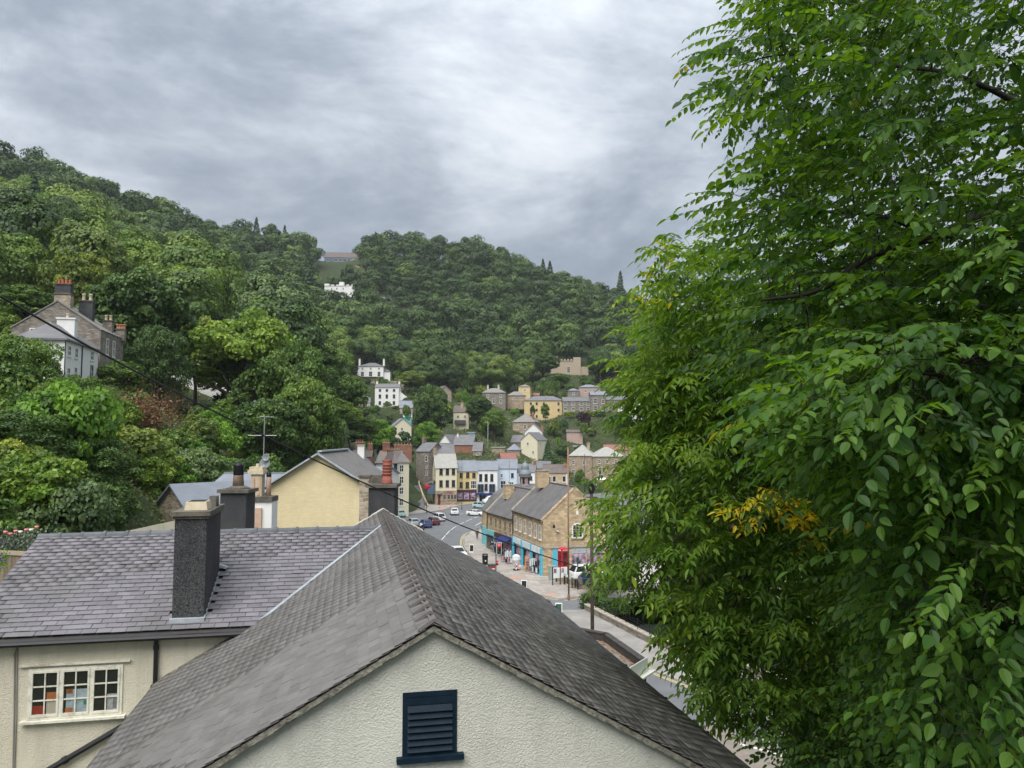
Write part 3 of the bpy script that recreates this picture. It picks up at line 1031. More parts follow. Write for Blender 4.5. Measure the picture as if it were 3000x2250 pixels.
# valley flashing between the two roofs
vf = MB()
prev = None
for i in range(22):
    tt = WT - (WT - TW) * i / 21 - .0
    zz_ = WZ - kw * (WT - tt)
    ss = -(RZ_ - zz_) / KS_
    wv = .10 + .05 * (i / 21)
    cur = (Vector((ss - .02, tt, zz_ + .064)), Vector((ss + wv, tt, RZ_ - KS_ * abs(ss + wv) + .064)))
    if prev:
        vf.slab(prev[0], cur[0], cur[1], prev[1], .01)
    prev = cur
vf.build('valley_flashing', m_lead, near)
vf2 = MB()
for i in range(10):
    pass
# side abutment between the main roof slope and the wing wall
ab = MB()
for i in range(16):
    sa, sb = -2.55 - (SL - 2.6) * i / 16, -2.55 - (SL - 2.6) * (i + 1) / 16
    za, zb = RZ_ - KS_ * abs(sa), RZ_ - KS_ * abs(sb)
    ab.hexa([(sb, TW - .07, zb + .0), (sa, TW - .07, za + .0), (sa, TW - .004, za), (sb, TW - .004, zb), (sb, TW - .05, zb + .06), (sa, TW - .05, za + .06), (sa, TW - .004, za + .07), (sb, TW - .004, zb + .07)])
ab.build('abutment_flashing', m_mortar, near)
# gutter, fascia, downpipe
gt = MB()
gt.tube([(s_left - .1, ET - .04, EZ - .055), (-2.5, ET - .04, EZ - .055)], .048, 8)
gt.build('gutter', m_black, wing)
MB().box(s_left + .05, -2.45, ET + .05, ET + .08, EZ - .125, EZ - .03).build('fascia', m_black, wing)
dp0, dp1 = hit(459, 1848, t=TW - .06), hit(452, 2018, t=TW - .06)
dp = MB().tube([(dp0.x, TW - .06, EZ - .05), (dp0.x, TW - .06, dp1.z)], .040, 8).tube([(dp0.x, TW - .06, EZ - .22), (dp0.x, TW - .06, EZ - .30)], .052, 8)
dp.cbox((dp0.x, TW - .05, dp1.z + .02), (.13, .12, .09))
dp.build('downpipe', m_black, wing)
a_, b2 = hit(392, 2108, t=TW - .07), hit(130, 2262, t=TW - .07)
MB().tube([(a_.x, TW - .07, a_.z), (b2.x, TW - .07, b2.z)], .05, 8).tube([((a_.x * .25 + b2.x * .75), TW - .07, a_.z * .25 + b2.z * .75), ((a_.x * .2 + b2.x * .8), TW - .07, a_.z * .2 + b2.z * .8)], .066, 8).build('waste_pipe', m_black, wing)
c_ = [hit(85, 1883, t=TW - .015), hit(52, 1893, t=TW - .015), hit(43, 1915, t=TW - .015), hit(41, 2100, t=TW - .015), hit(38, 2260, t=TW - .015)]
m_cable = mat('grey_cable', (0.25, 0.24, 0.21), .7)
MB().tube([Vector((q.x, TW - .015, q.z)) for q in c_], .012, 6).build('wall_cable', m_cable, wing)
c_ = [hit(47, 1886, t=TW - .015), hit(44, 1950, t=TW - .015), hit(42, 2100, t=TW - .015), hit(36, 2260, t=TW - .015)]
MB().tube([Vector((q.x + .03, TW - .015, q.z)) for q in c_], .012, 6).build('wall_cable', m_cable, wing)
# chimney stack on the wing roof
st = MB()
zb_ = WZ - kw * (WT - cy0) - .4
st.box(cx0, cx1, cy0, cy1, zb_, czt)
ch = st.build('chimney', m_pebble, wing)
MB().box(cx0 - .06, cx1 + .07, cy0 - .07, cy1 + .06, czt + .003, czt + .085).box(cx0 - .03, cx1 + .035, cy0 - .03, cy1 + .02, czt - .05, czt + .001).build('cap', m_cap, ch)
pt = MB()
px0, px1 = cx0 + .10, cx0 + .52
pt.hexa([(px0, cy0 + .25, czt + .08), (px1, cy0 + .25, czt + .08), (px1, cy0 + .75, czt + .08), (px0, cy0 + .75, czt + .08), (px0 + .03, cy0 + .28, czt + .24), (px1 - .03, cy0 + .28, czt + .24), (px1 - .03, cy0 + .72, czt + .24), (px0 + .03, cy0 + .72, czt + .24)])
pt.build('chimney_pot', m_buff, ch)
MB().box(px0 + .06, px1 - .06, cy0 + .30, cy0 + .70, czt + .236, czt + .246).build('flue_opening', m_soot, ch)
pt = MB()
for k in range(3):
    pt.cbox((cx0 + .50, cy0 + .95 + k * .13, czt + .18), (.13, .07, .22), Matrix.Rotation(R(8 * (k - 1)), 3, 'X'))
pt.build('chimney_pot', m_cap, ch)
MB().box(cx0 - .03, cx1 + .02, cy0 - .10, cy0 - .002, zb_ + .36, zb_ + .46).build('lead_apron', m_lead, ch)
so_ = MB()
for i in range(9):
    t0_, t1_ = cy0 + (cy1 - cy0) * i / 9, cy0 + (cy1 - cy0) * (i + 1) / 9
    zz_ = WZ - kw * (WT - t0_)
    so_.box(cx1 + .001, cx1 + .02, t0_, t1_ - .004, zz_ - .02, zz_ + .085)
so_.build('stepped_flashing', m_lead, ch)
lq = hit(628, 1660, t=cy1 + .05)
MB().cbox((cx1 + .07, cy1 + .02, lq.z), (.16, .12, .05), Matrix.Rotation(R(18), 3, 'Y')).build('lead_soaker', m_lead, ch)

# casement window with its panes
w0, w1 = hit(79, 2110, t=TW), hit(362, 1943, t=TW)
X0, X1, Z0, Z1 = w0.x, w1.x, w0.z, w1.z - .01
wf = MB()
yo, yi = TW - .025, TW + .04
fwd = .045
casw = (X1 - X0 - 4 * fwd) / 3
wf.box(X0, X1, yo, yi, Z1 - fwd, Z1).box(X0, X1, yo, yi, Z0, Z0 + fwd)
for i in range(4):
    xx = X0 + i * (casw + fwd)
    wf.box(xx, xx + fwd, yo + .001, yi, Z0 + fwd, Z1 - fwd)
win = wf.build('casement_window', m_oldwhite, wing)
MB().box(X0 - .09, X1 + .07, TW - .11, TW + .01, Z0 - .045, Z0 - .004).build('sill', m_oldwhite, win)
MB().box(X0 - .14, X1 + .12, TW - .055, TW + .01, Z1 + .045, Z1 + .075).build('drip_mould', m_oldwhite, win)
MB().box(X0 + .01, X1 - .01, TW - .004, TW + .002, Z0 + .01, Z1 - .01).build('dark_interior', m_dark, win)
for i in range(3):
    x0_ = X0 + fwd + i * (casw + fwd); x1_ = x0_ + casw
    z0_, z1_ = Z0 + fwd, Z1 - fwd
    b_ = .032
    cs = MB().box(x0_, x0_ + b_, yo - .012, TW + .02, z0_, z1_).box(x1_ - b_, x1_, yo - .012, TW + .02, z0_, z1_).box(x0_ + b_, x1_ - b_, yo - .012, TW + .02, z1_ - b_, z1_).box(x0_ + b_, x1_ - b_, yo - .012, TW + .02, z0_, z0_ + b_ * 1.3)
    pw, phh = (x1_ - x0_ - 2 * b_) / 2, (z1_ - z0_ - 2.3 * b_) / 3
    xm = (x0_ + x1_) / 2
    cs.box(xm - .010, xm + .010, yo - .006, TW, z0_ + b_, z1_ - b_)
    for k in (1, 2):
        zz_ = z0_ + 1.3 * b_ + k * phh
        cs.box(x0_ + b_, x1_ - b_, yo - .004, TW, zz_ - .010, zz_ + .010)
    MBo = cs.build('casement', m_oldwhite, win)
    for a in range(2):
        for c in range(3):
            xa = x0_ + b_ + a * pw; za = z0_ + 1.3 * b_ + c * phh
            MB().box(xa + .003, xa + pw - .003, TW - .0175, TW - .0135, za + .003, za + phh - .003).build('pane', m_clear, win)
m_redp = mat('red_plastic', (0.30, 0.03, 0.02), .5, .1)
m_orange = mat('orange_card', (0.42, 0.15, 0.05), .7, .1)
m_paper = mat('pale_blue_paper', (0.36, 0.44, 0.48), .8, .3, 9)
m_paper2 = mat('white_paper', (0.40, 0.40, 0.40), .8, .4, 14)
m_card = mat('green_card', (0.08, 0.35, 0.22), .7, .1)
m_beige = mat('cardboard', (0.5, 0.45, 0.36), .8, .15)


def wloc(p):
    return HA + ex * p[0] + ey * p[1] + Vector((0, 0, p[2]))


def sill_item(nm, label, cat, x0_, x1_, z0_, z1_, m, extra=None):
    o = thing(nm, label, cat, wloc(((x0_ + x1_) / 2, TW - .009, z0_)), YAW)
    w_, h_ = x1_ - x0_, z1_ - z0_
    MB().box(-w_ / 2, w_ / 2, -.0035, .004, .001, h_).build('body', m, o)
    if extra:
        extra(o, w_, h_)
    return o


xa = X0 + fwd + .03
zq = Z0 + fwd + .045
hp = (Z1 - Z0) / 3
sill_item('plastic_box', 'red box standing in left casement of the cottage window', 'box', xa, xa + casw * .42, zq, zq + hp * .42, m_redp, lambda o, w_, h_: MB().box(-w_ / 2 - .004, w_ / 2 + .004, -.004, .0045, h_ + .001, h_ + .02).build('lid', m_redp, o))
sill_item('cardboard_box', 'beige box with orange top in left casement of cottage window', 'box', xa + casw * .50, xa + casw * .9, zq, zq + hp * .75, m_beige, lambda o, w_, h_: MB().box(-w_ / 2, w_ / 2, -.0034, .0038, h_ + .001, h_ + hp * .5).build('top_carton', m_orange, o))
xb = xa + casw + fwd
sill_item('paper_stack', 'pale blue papers piled in middle casement of cottage window', 'papers', xb + casw * .1, xb + casw * .92, zq, zq + hp * 1.35, m_paper, lambda o, w_, h_: (MB().box(-w_ / 2 - .01, -w_ / 2 + w_ * .3, -.0045, -.0036, .0, h_ * .2).build('orange_label', m_orange, o), MB().box(w_ * .25, w_ * .5, -.0045, -.0036, h_ * .3, h_ * .48).build('green_label', m_card, o), MB().box(-w_ / 2, -w_ / 2 + w_ * .28, -.0045, -.0036, h_ * .82, h_ * 1.02).build('orange_label', m_orange, o)))
xc = xb + casw + fwd
sill_item('paper_sheaf', 'white crumpled papers in right casement of the cottage window', 'papers', xc + casw * .48, xc + casw * .92, zq, zq + hp * .95, m_paper2, lambda o, w_, h_: MB().box(-w_ * .1, w_ * .45, -.0045, -.0036, h_ * .1, h_ * .9).build('loose_sheet', m_paper2, o))

# ------------------------------------------------------------------ flat roofed bay on the street side
bay = thing('flat_roofed_building', 'low flat roofed building with dark parapet and pale end fascia beside the road', 'building', (0, 0, 0))
ZF = 10.0
P1, P2, P3, P0 = gnd(1893, 1936, ZF), gnd(1781, 1858, ZF), gnd(1684, 1840, ZF), gnd(1836, 1971, ZF)
dirf = (P0 - P1).normalized()
Q0 = P1 + dirf * 4.5
Q3 = P3 + (P3 - P2).normalized() * 2.0
fp = [P1, P2, P3, Q3, Q0]
m_felt = mat('roofing_felt', (0.20, 0.175, 0.15), .9, .25, 1.5, .4, 20, stain=(0.30, 0.25, 0.2), stain_amt=.6, stain_scale=.8)
m_par = mat('dark_parapet', (0.055, 0.05, 0.046), .7, .3, 3, .2, 20)
m_fasc = mat('pale_fascia_board', (0.62, 0.64, 0.54), .5, .08, 4)
m_dark_wall = mat('dark_wall', (0.02, 0.02, 0.022), .7)  # even near-black colour for the walls below the flat roof
MB().prism([tuple(p[:2]) for p in ccw(fp)], 0, ZF - .32).build('wall', m_dark_wall, bay)
MB().prism([tuple((p + (Vector((1.5, 24, ZF)) - p) * .02)[:2]) for p in ccw(fp)], ZF - .318, ZF - .22).build('roof', m_felt, bay)
for a, b_ in ((P1, P2), (P2, P3), (P3, Q3)):
    d = (b_ - a).normalized(); nn = Vector((-d.y, d.x, 0))
    bb = MB()
    pa = [a - d * .0, b_, b_ + nn * .16, a + nn * .16]
    bb.prism([tuple(p[:2]) for p in ccw([tuple(q) for q in pa])], ZF - .5, ZF + .02)
    bb.build('parapet', m_par, bay)
    cc_ = MB(); pa = [a - nn * .03 - d * .01, b_ - nn * .03 + d * .01, b_ + nn * .19, a + nn * .19]
    cc_.prism([tuple(p[:2]) for p in ccw([tuple(q) for q in pa])], ZF + .021, ZF + .05)
    cc_.build('coping', m_kerb if False else m_par, bay)
nf = Vector((dirf.y, -dirf.x, 0))
if nf.y > 0:
    nf = -nf
fb = MB()
pa = [P1 - dirf * .05 + nf * .03, Q0 + nf * .03, Q0 + nf * .002, P1 - dirf * .05 + nf * .002]
fb.prism([tuple(p[:2]) for p in ccw([tuple(q) for q in pa])], ZF - .30, ZF + .10)
pa = [P1 - dirf * .25 + nf * .18, Q0 + nf * .18, Q0 - nf * .02, P1 - dirf * .25 - nf * .02]
fb.prism([tuple(p[:2]) for p in ccw([tuple(q) for q in pa])], ZF - .36, ZF - .303)
fb.build('fascia', m_fasc, bay)
m_leaf_dead = mat('dead_leaves', (0.35, 0.19, 0.10), .9, .35, 8)
dl = MB()
rr = random.Random(5)
for i in range(220):
    u = rr.random()
    base = (P1 * (1 - u) + P2 * u) if rr.random() < .75 else (P1 * (1 - u) + Q0 * u)
    inn = Vector((-1, .1, 0)) * abs(rr.gauss(.28, .16)) + Vector((0, .25, 0))
    p = base + inn
    a = rr.uniform(0, 6.28); r_ = rr.uniform(.02, .05)
    dl.add([(p.x + math.cos(a) * r_, p.y + math.sin(a) * r_, ZF - .215), (p.x - math.sin(a) * r_ * .6, p.y + math.cos(a) * r_ * .6, ZF - .205 + rr.uniform(0, .02)), (p.x - math.cos(a) * r_, p.y - math.sin(a) * r_, ZF - .213), (p.x + math.sin(a) * r_ * .6, p.y - math.cos(a) * r_ * .6, ZF - .20)], [(0, 1, 2, 3)])
do = dl.build('dead_leaves', m_leaf_dead); tag(do, 'brown dead leaves drifted along the parapet of the flat roof', 'leaves', kind='stuff')
# ------------------------------------------------------------------ foliage builders
m_bark = mat('bark', (0.085, 0.068, 0.052), .95, .3, 4, .6, 15)
m_bark_d = mat('dark_bark', (0.030, 0.026, 0.022), .95, .3, 4, .6, 15)
GR = [(0.0, (0.028, 0.062, 0.018)), (0.35, (0.066, 0.128, 0.028)), (0.7, (0.120, 0.198, 0.042)), (1.0, (0.200, 0.270, 0.060))]


def shade(stops, k=(1, 1, 1)):
    return [(p, tuple(min(.6, c * q) for c, q in zip(cc, k))) for p, cc in stops]


LM = {
    'mid': leafmat('leaves_mid_green', shade(GR, (1.2, 1.15, .95)), .22),
    'dark': leafmat('leaves_dark_green', shade(GR, (.80, .82, .78)), .15, objvar=.15),
    'light': leafmat('leaves_light_green', shade(GR, (1.75, 1.55, 1.05)), .25),
    'yellow': leafmat('leaves_yellow_green', shade(GR, (2.5, 1.75, 1.3)), .25),
    'olive': leafmat('leaves_olive', shade(GR, (1.65, 1.28, 1.1)), .2),
    'grey': leafmat('leaves_grey_green', shade(GR, (1.35, 1.15, 1.9)), .2),
    'purple': leafmat('leaves_copper_purple', [(0, (.012, .006, .010)), (.5, (.035, .014, .022)), (1, (.075, .030, .040))], .12),
    'conifer': leafmat('needles_dark', shade(GR, (.48, .60, .78)), .0, objvar=.1),
    'wood': leafmat('leaves_woodland', shade(GR, (1.22, 1.12, .92)), .18, objvar=.34),
    'bright': leafmat('leaves_bright_green', shade(GR, (1.5, 1.65, .9)), .3),
}


def card_faces(pos, nrm, size, rg, aspect=0.62):
    """one four-cornered leaf spray per position, lying across its normal"""
    n = len(pos)
    nrm = nrm / np.maximum(1e-6, np.linalg.norm(nrm, axis=1, keepdims=True))
    ref = rg.normal(size=(n, 3))
    a = np.cross(nrm, ref); a /= np.maximum(1e-6, np.linalg.norm(a, axis=1, keepdims=True))
    b = np.cross(nrm, a)
    s = (size * rg.uniform(.65, 1.35, n) if np.ndim(size) == 0 else size * rg.uniform(.65, 1.35, n))[:, None]
    k = rg.uniform(-.25, .25, (n, 1))
    V = np.stack([pos + a * s, pos + b * s * aspect + nrm * s * .15 + a * s * k, pos - a * s, pos - b * s * aspect - nrm * s * .1 + a * s * k], 1)
    return V


def crown_arrays(seed, rx, rz, nl=26, per=60, leaf=.6, zc=None, top=.75, lump=(.26, .42), spread=1.0, flat=1.0, shape='round', ncrown=0.0, nnoise=.62):
    rg = np.random.default_rng(seed)
    zc = rz if zc is None else zc
    cen, rad = [], []
    for i in range(nl):
        d = rg.normal(size=3); d /= np.linalg.norm(d)
        if d[2] < -.35 and rg.random() < .7:
            d[2] = -d[2]
        r = rg.uniform(.35, .80) * spread
        c = d * r * np.array([rx, rx, rz])
        if shape == 'cone':
            h = rg.uniform(0, .93) ** 1.2
            ang = rg.uniform(0, 6.28); rr_ = rx * (1 - h) * rg.uniform(.35, .9)
            c = np.array([math.cos(ang) * rr_, math.sin(ang) * rr_, (h * 2 - 1) * rz])
        if shape == 'spread':
            c[2] = abs(c[2]) * .8 - rz * .25 * rg.random()
        cen.append(c); rad.append(rg.uniform(*lump) * rx * (1.0 if shape != 'cone' else (1.15 - .55 * (c[2] / rz + 1) / 2)))
    if shape == 'cone':                     # conifer: whorls of drooping sprays up a leader
        n_ = nl * per
        h = rg.random(n_) ** 1.35 * .985
        tier = np.abs(((h * 13) % 1) - .5) * 2
        rr_ = rx * (1 - h) ** .85 * (.55 + .45 * tier) * rg.uniform(.35, 1.0, n_) ** .5 + .12
        a_ = rg.uniform(0, 6.283, n_)
        p = np.stack([np.cos(a_) * rr_, np.sin(a_) * rr_, (h * 2 - 1) * rz - .12 * rr_], 1)
        nr = np.stack([np.cos(a_) * .7, np.sin(a_) * .7, np.full(n_, .75)], 1) + rg.normal(size=(n_, 3)) * .35
        vals = np.clip(.25 + .4 * tier * rr_ / rx + rg.normal(size=n_) * .12, 0, 1)
        return card_faces(p, nr, leaf * (.55 + .6 * (1 - h)), rg) + np.array([0, 0, zc]), vals
    cen = np.array(cen); rad = np.array(rad)
    P, Nn, Vv = [], [], []
    for i in range(nl):
        d = rg.normal(size=(per, 3)); d /= np.linalg.norm(d, axis=1, keepdims=True)
        d[:, 2] = np.where((d[:, 2] < -.2) & (rg.random(per) < .6), -d[:, 2], d[:, 2])
        rr_ = rad[i] * rg.uniform(.72, 1.10, (per, 1))
        p = cen[i] + d * rr_ * np.array([1, 1, .8 * flat])
        dist = np.linalg.norm((p[:, None, :] - cen[None]) / rad[None, :, None], axis=2)
        dist[:, i] = 9
        ok = dist.min(1) > .68
        cd_ = p / np.array([rx, rx, rz]); cd_ /= np.maximum(1e-6, np.linalg.norm(cd_, axis=1, keepdims=True))
        P.append(p[ok]); Nn.append((d + ncrown * cd_ + np.array([0, 0, .35 * ncrown]) + rg.normal(size=d.shape) * nnoise)[ok])
        tone = rg.uniform(.18, .62)
        Vv.append((tone + rg.normal(size=per) * .13)[ok])
    P = np.concatenate(P); Nn = np.concatenate(Nn); Vv = np.clip(np.concatenate(Vv), 0, 1)
    V = card_faces(P, Nn, leaf, rg)
    V = V + np.array([0, 0, zc])
    return V, Vv


def trunk_mb(h, r, rx, zc, rz, seed, limbs=7, seg=7):
    rr_ = random.Random(seed)
    b = MB()
    top_ = zc + rz * .35
    pts = [(0, 0, -1.0), (rr_.uniform(-.1, .1), rr_.uniform(-.1, .1), h * .25), (rr_.uniform(-.3, .3), rr_.uniform(-.3, .3), h * .5), (rr_.uniform(-.4, .4), rr_.uniform(-.4, .4), top_)]
    b.tube(pts, [r * 1.25, r, r * .75, r * .2], seg)
    for i in range(limbs):
        a = rr_.uniform(0, 6.28); z0 = h * rr_.uniform(.28, .6)
        ln = rx * rr_.uniform(.5, .8)
        e = Vector((math.cos(a) * ln, math.sin(a) * ln, z0 + rr_.uniform(.25, .6) * rz * 1.3))
        s = Vector((0, 0, z0)); m_ = s.lerp(e, .5) + Vector((0, 0, rr_.uniform(-.1, .35) * rz * .4))
        b.tube([s, m_, e], [r * .45, r * .28, r * .08], 5)
    return b


KINDS = {}


def make_kind(key, mats_, seed, rx, rz, zc, nl, per, leaf, trunk_r, limbs=7, **kw):
    V, vals = crown_arrays(seed, rx, rz, nl, per, leaf, zc, **kw)
    crowns = {mk: npmesh('crown', V, LM[mk], vals) for mk in mats_}
    tr = trunk_mb(zc + rz * .6, trunk_r, rx, zc, rz, seed, limbs).mesh('trunk', m_bark, True)
    KINDS[key] = (tr, crowns, rx, zc + rz)


for s_ in range(4):          # wood seen from a few hundred metres
    make_kind(f'far{s_}', ['wood', 'dark', 'light', 'olive', 'grey'], 100 + s_, 5.9, 5.4, 7.6, 54, 250, .25, .32, 4, lump=(.20, .38), ncrown=.8, nnoise=.42)
for s_ in range(2):
    make_kind(f'fir{s_}', ['conifer', 'dark'], 120 + s_, 4.6, 8.2, 9.0, 60, 110, .34, .28, 0, shape='cone', lump=(.28, .42), flat=.6)
for s_ in range(3):          # full trees at about a hundred metres
    make_kind(f'big{s_}', ['mid', 'dark', 'light', 'yellow', 'olive', 'purple', 'bright'], 140 + s_, 5.0, 5.2, 6.6, 110, 290, .19, .35, 9, lump=(.14, .26))
make_kind('wide', ['mid', 'olive', 'dark', 'light'], 150, 6.6, 4.4, 8.4, 150, 260, .18, .38, 14, shape='spread', lump=(.10, .19), spread=1.08)
make_kind('thin', ['mid', 'light', 'olive', 'grey', 'purple'], 155, 3.6, 4.2, 5.6, 60, 190, .19, .18, 8, lump=(.15, .27))
for s_ in range(3):          # bushes on the near bank
    make_kind(f'bush{s_}', ['mid', 'dark', 'light', 'olive', 'bright', 'yellow', 'grey'], 160 + s_, 2.2, 1.8, 1.5, 70, 200, .10, .06, 8, lump=(.15, .28))
make_kind('small', ['mid', 'dark', 'light', 'olive', 'bright', 'yellow', 'purple', 'grey', 'conifer'], 170, 2.2, 2.2, 2.1, 34, 110, .18, .12, 5, lump=(.24, .38))
make_kind('column', ['conifer', 'dark', 'mid'], 171, 1.9, 5.4, 5.6, 60, 120, .20, .15, 0, lump=(.26, .42), spread=1.05)
make_kind('firn', ['conifer', 'dark'], 172, 3.0, 4.6, 4.8, 40, 90, .28, .16, 0, shape='cone', lump=(.28, .42), flat=.55)


def plant(nm, key, mk, loc, sc, label, cat='tree', group=None, rz=None, sz=None, trunk=True, seed=0):
    tr, crowns, rx, ht = KINDS[key]
    rr_ = random.Random(int(loc[0] * 131 + loc[1] * 17 + seed))
    o = thing(nm, label, cat, loc, rr_.uniform(0, 6.28) if rz is None else rz, group)
    o.scale = (sc, sc, sc if sz is None else sz)
    if trunk:
        link('trunk', tr, o)
    link('crown', crowns[mk], o)
    return o


LANDM = [(150, 930, 'behind the stone bank house'), (985, 880, 'below the white castellated house'), (1000, 770, 'near the hilltop building'), (1085, 1060, 'behind the white villa'), (1650, 1040, 'around the folly castle'),
         (1440, 1120, 'above the grey stone houses'), (720, 900, 'above the wide spreading tree'), (430, 760, 'above the large dark bank tree'), (150, 560, 'on the upper left hillside'), (420, 640, 'under the left skyline'),
         (700, 740, 'in the middle of the left hill'), (850, 760, 'left of the hilltop building'), (1250, 950, 'on the face of the right hill'), (1250, 760, 'under the right skyline'), (1500, 900, 'on the right shoulder of the hill'), (1800, 1000, 'behind the right foreground tree'),
         (880, 950, 'left of the white villa'), (1000, 1000, 'above the white villa'), (260, 740, 'above the yellow green tree'), (40, 760, 'at the left edge of the hillside')]


def nearest(px, py, lst):
    return min(lst, key=lambda q: (q[0] - px) ** 2 + (q[1] - py) ** 2)[2]


# things on the hillside that trees must not stand in front of: (px0, px1, py0, py1, D)
KEEP = [(950, 1052, 738, 774, 640), (950, 1036, 826, 860, 515), (1090, 1140, 862, 872, 500), (1040, 1145, 1055, 1115, 352), (1095, 1200, 1122, 1192, 308), (1610, 1722, 1036, 1098, 400),
        (1400, 1560, 1120, 1190, 325), (1530, 1900, 1122, 1232, 300)]
WOOD = []
rg = np.random.default_rng(42)
step = 10.6
for yy in np.arange(100, 690, step):
    for xx in np.arange(-420, 420, step):
        WOOD.append((xx + rg.uniform(-.42, .42) * step, yy + rg.uniform(-.42, .42) * step))
WP = np.array(WOOD)
WZs = ground_z(WP)
# height of the skyline by viewing direction, to leave out trees hidden behind the hill
sel = []
for (x, y), z in zip(WP, WZs):
    px, pb = topx((x, y, z)); _, ptop = topx((x, y, z + 16))
    if px < -120 or px > 2700:
        continue
    if px > 1010 and y < 345 + max(0, (px - 1450)) * .1:
        continue
    if px > 880 and y < 250:
        continue
    if y < 130 and px > 260 or (y < 112):
        continue
    r_px = 4.4 * FPX / y
    bad = False
    for k0, k1, q0, q1, KD in KEEP:
        if y < KD + 6 and px + r_px > k0 and px - r_px < k1 and ptop < q1 and pb > q0:
            bad = True; break
    if bad:
        continue
    if 1520 < px < 1760 and 385 < y < 415 and 1090 < pb < 1110:
        continue
    sel.append((math.hypot(x, y), x, y, z, px, ptop))
# hidden-tree cull: march each sight line
vis = []
for d, x, y, z, px, pt_ in sel:
    if y > 330:
        ts = np.linspace(.35, .97, 18)
        lz = ground_z(np.stack([x * ts, y * ts], 1)) + 11
        ray = H + (z + 13 - H) * ts
        if np.sum(lz > ray + 3.5) > 1:
            continue
    vis.append((d, x, y, z, px, pt_))
vis.sort()
print('wood trees', len(sel), len(vis))
bulk = []
rw = random.Random(3)
NIND = 290
for i, (d, x, y, z, px, pt_) in enumerate(vis):
    u = rw.random()
    right = px > 900
    mk = 'wood' if u < .42 else 'dark' if u < (.70 if right else .58) else 'light' if u < .84 else 'olive' if u < .94 else 'grey'
    key = f'far{rw.randrange(4)}'
    s_ = rw.uniform(.90, 1.55)
    sz = s_ * rw.uniform(.76, 1.28)
    if rw.random() < (.05 if y > 350 else .03):
        key, mk = f'fir{rw.randrange(2)}', 'conifer'
        s_ *= 1.0
    if i < NIND:
        lab = {'wood': 'mid green', 'dark': 'dark green', 'light': 'light green', 'olive': 'olive green', 'grey': 'grey green', 'conifer': 'dark pointed'}[mk]
        shp = 'conifer' if mk == 'conifer' else ('tall' if sz > s_ * 1.12 else 'low broad' if sz < s_ * .9 else 'rounded') + (' large' if s_ > 1.32 else ' small' if s_ < 1.05 else '') + ' tree'
        side = nearest(px, pt_ + 40, LANDM)
        plant('woodland_tree', key, mk, (x, y, z - .3), s_, f'{lab} {shp} in the woods {side}', 'tree', f'{lab} {shp}s in the woods {side}', sz=sz, trunk=True, seed=i)
    else:
        bulk.append((key, x, y, z, s_, sz, rw.uniform(0, 6.28), rw.uniform(-.30, .34), mk))
# the rest of the wood, too far to count: one mass
low = {}
for s_ in range(4):
    low[f'far{s_}'] = crown_arrays(200 + s_, 5.9, 5.4, 28, 80, .44, 7.6, lump=(.24, .42), ncrown=.9, nnoise=.35)
for s_ in range(2):
    low[f'fir{s_}'] = crown_arrays(220 + s_, 4.6, 8.2, 30, 44, .55, 9.2, shape='cone', lump=(.28, .42), flat=.6)
AV, AA = [], []
for key, x, y, z, s_, sz, a, dv_, mk in bulk:
    V, vals = low[key]
    ca_, sa_ = math.cos(a), math.sin(a)
    Q = np.empty_like(V)
    Q[..., 0] = (V[..., 0] * ca_ - V[..., 1] * sa_) * s_ + x
    Q[..., 1] = (V[..., 0] * sa_ + V[..., 1] * ca_) * s_ + y
    Q[..., 2] = V[..., 2] * sz + z - .3
    AV.append(Q); AA.append(np.clip(vals + dv_ + {'light': .18, 'dark': -.12, 'conifer': -.3}.get(mk, 0), 0, 1))
if AV:
    AV = np.concatenate(AV); AA = np.concatenate(AA)
    print('far wood faces', len(AV))
    fo = link('far_wood', npmesh('far_wood', AV, LM['wood'], AA))
    tag(fo, 'distant wood covering the upper slopes and skyline of the hill', 'wood', kind='stuff')
# ------------------------------------------------------------------ houses of the town
m_stone = masonry('gritstone', (0.37, 0.295, 0.215), (0.27, 0.22, 0.165), .45, .2, .012, .28)
m_stone_d = masonry('dark_gritstone', (0.245, 0.218, 0.188), (0.19, 0.168, 0.145), .4, .18, .012, .3, rubble=.25)
m_sand = masonry('honey_sandstone', (0.51, 0.395, 0.25), (0.37, 0.285, 0.185), .55, .26, .012, .22)
m_rubble = masonry('rubble_stone', (0.34, 0.285, 0.215), (0.40, 0.35, 0.28), .32, .16, .02, .4, rubble=.5)
m_brick = masonry('red_brick', (0.30, 0.135, 0.085), (0.27, 0.2, 0.16), .225, .075, .008, .25)
m_ybrick = masonry('yellow_painted_brick', (0.74, 0.63, 0.395), (0.58, 0.48, 0.28), .225, .075, .007, .05, bump=.35, mottle=(.90, 1.07))
m_wwash = mat('whitewash', (0.74, 0.74, 0.725), .9, .07, 1.2, .25, 25, stain=(.56, .55, .5), stain_amt=.4)
m_wblue = mat('pale_blue_wash', (0.52, 0.60, 0.69), .9, .05, 1.2, stain=(.5, .54, .58), stain_amt=.4)
m_wcream = mat('cream_wash', (0.66, 0.615, 0.46), .9, .07, 1.2, stain=(.58, .52, .38), stain_amt=.4)
m_wyell = mat('yellow_wash', (0.62, 0.49, 0.225), .9, .07, 1.2, stain=(.55, .45, .25), stain_amt=.4)
m_wochre = mat('ochre_limewash', (0.60, 0.47, 0.25), .9, .1, .8, stain=(.45, .36, .22), stain_amt=.5)
m_wgrey = mat('old_white_render', (0.50, 0.49, 0.45), .9, .2, 1.5, .3, 15, stain=(.30, .28, .24), stain_amt=.7)
m_pinkw = mat('pink_render', (0.42, 0.31, 0.27), .9, .12, 1.5)
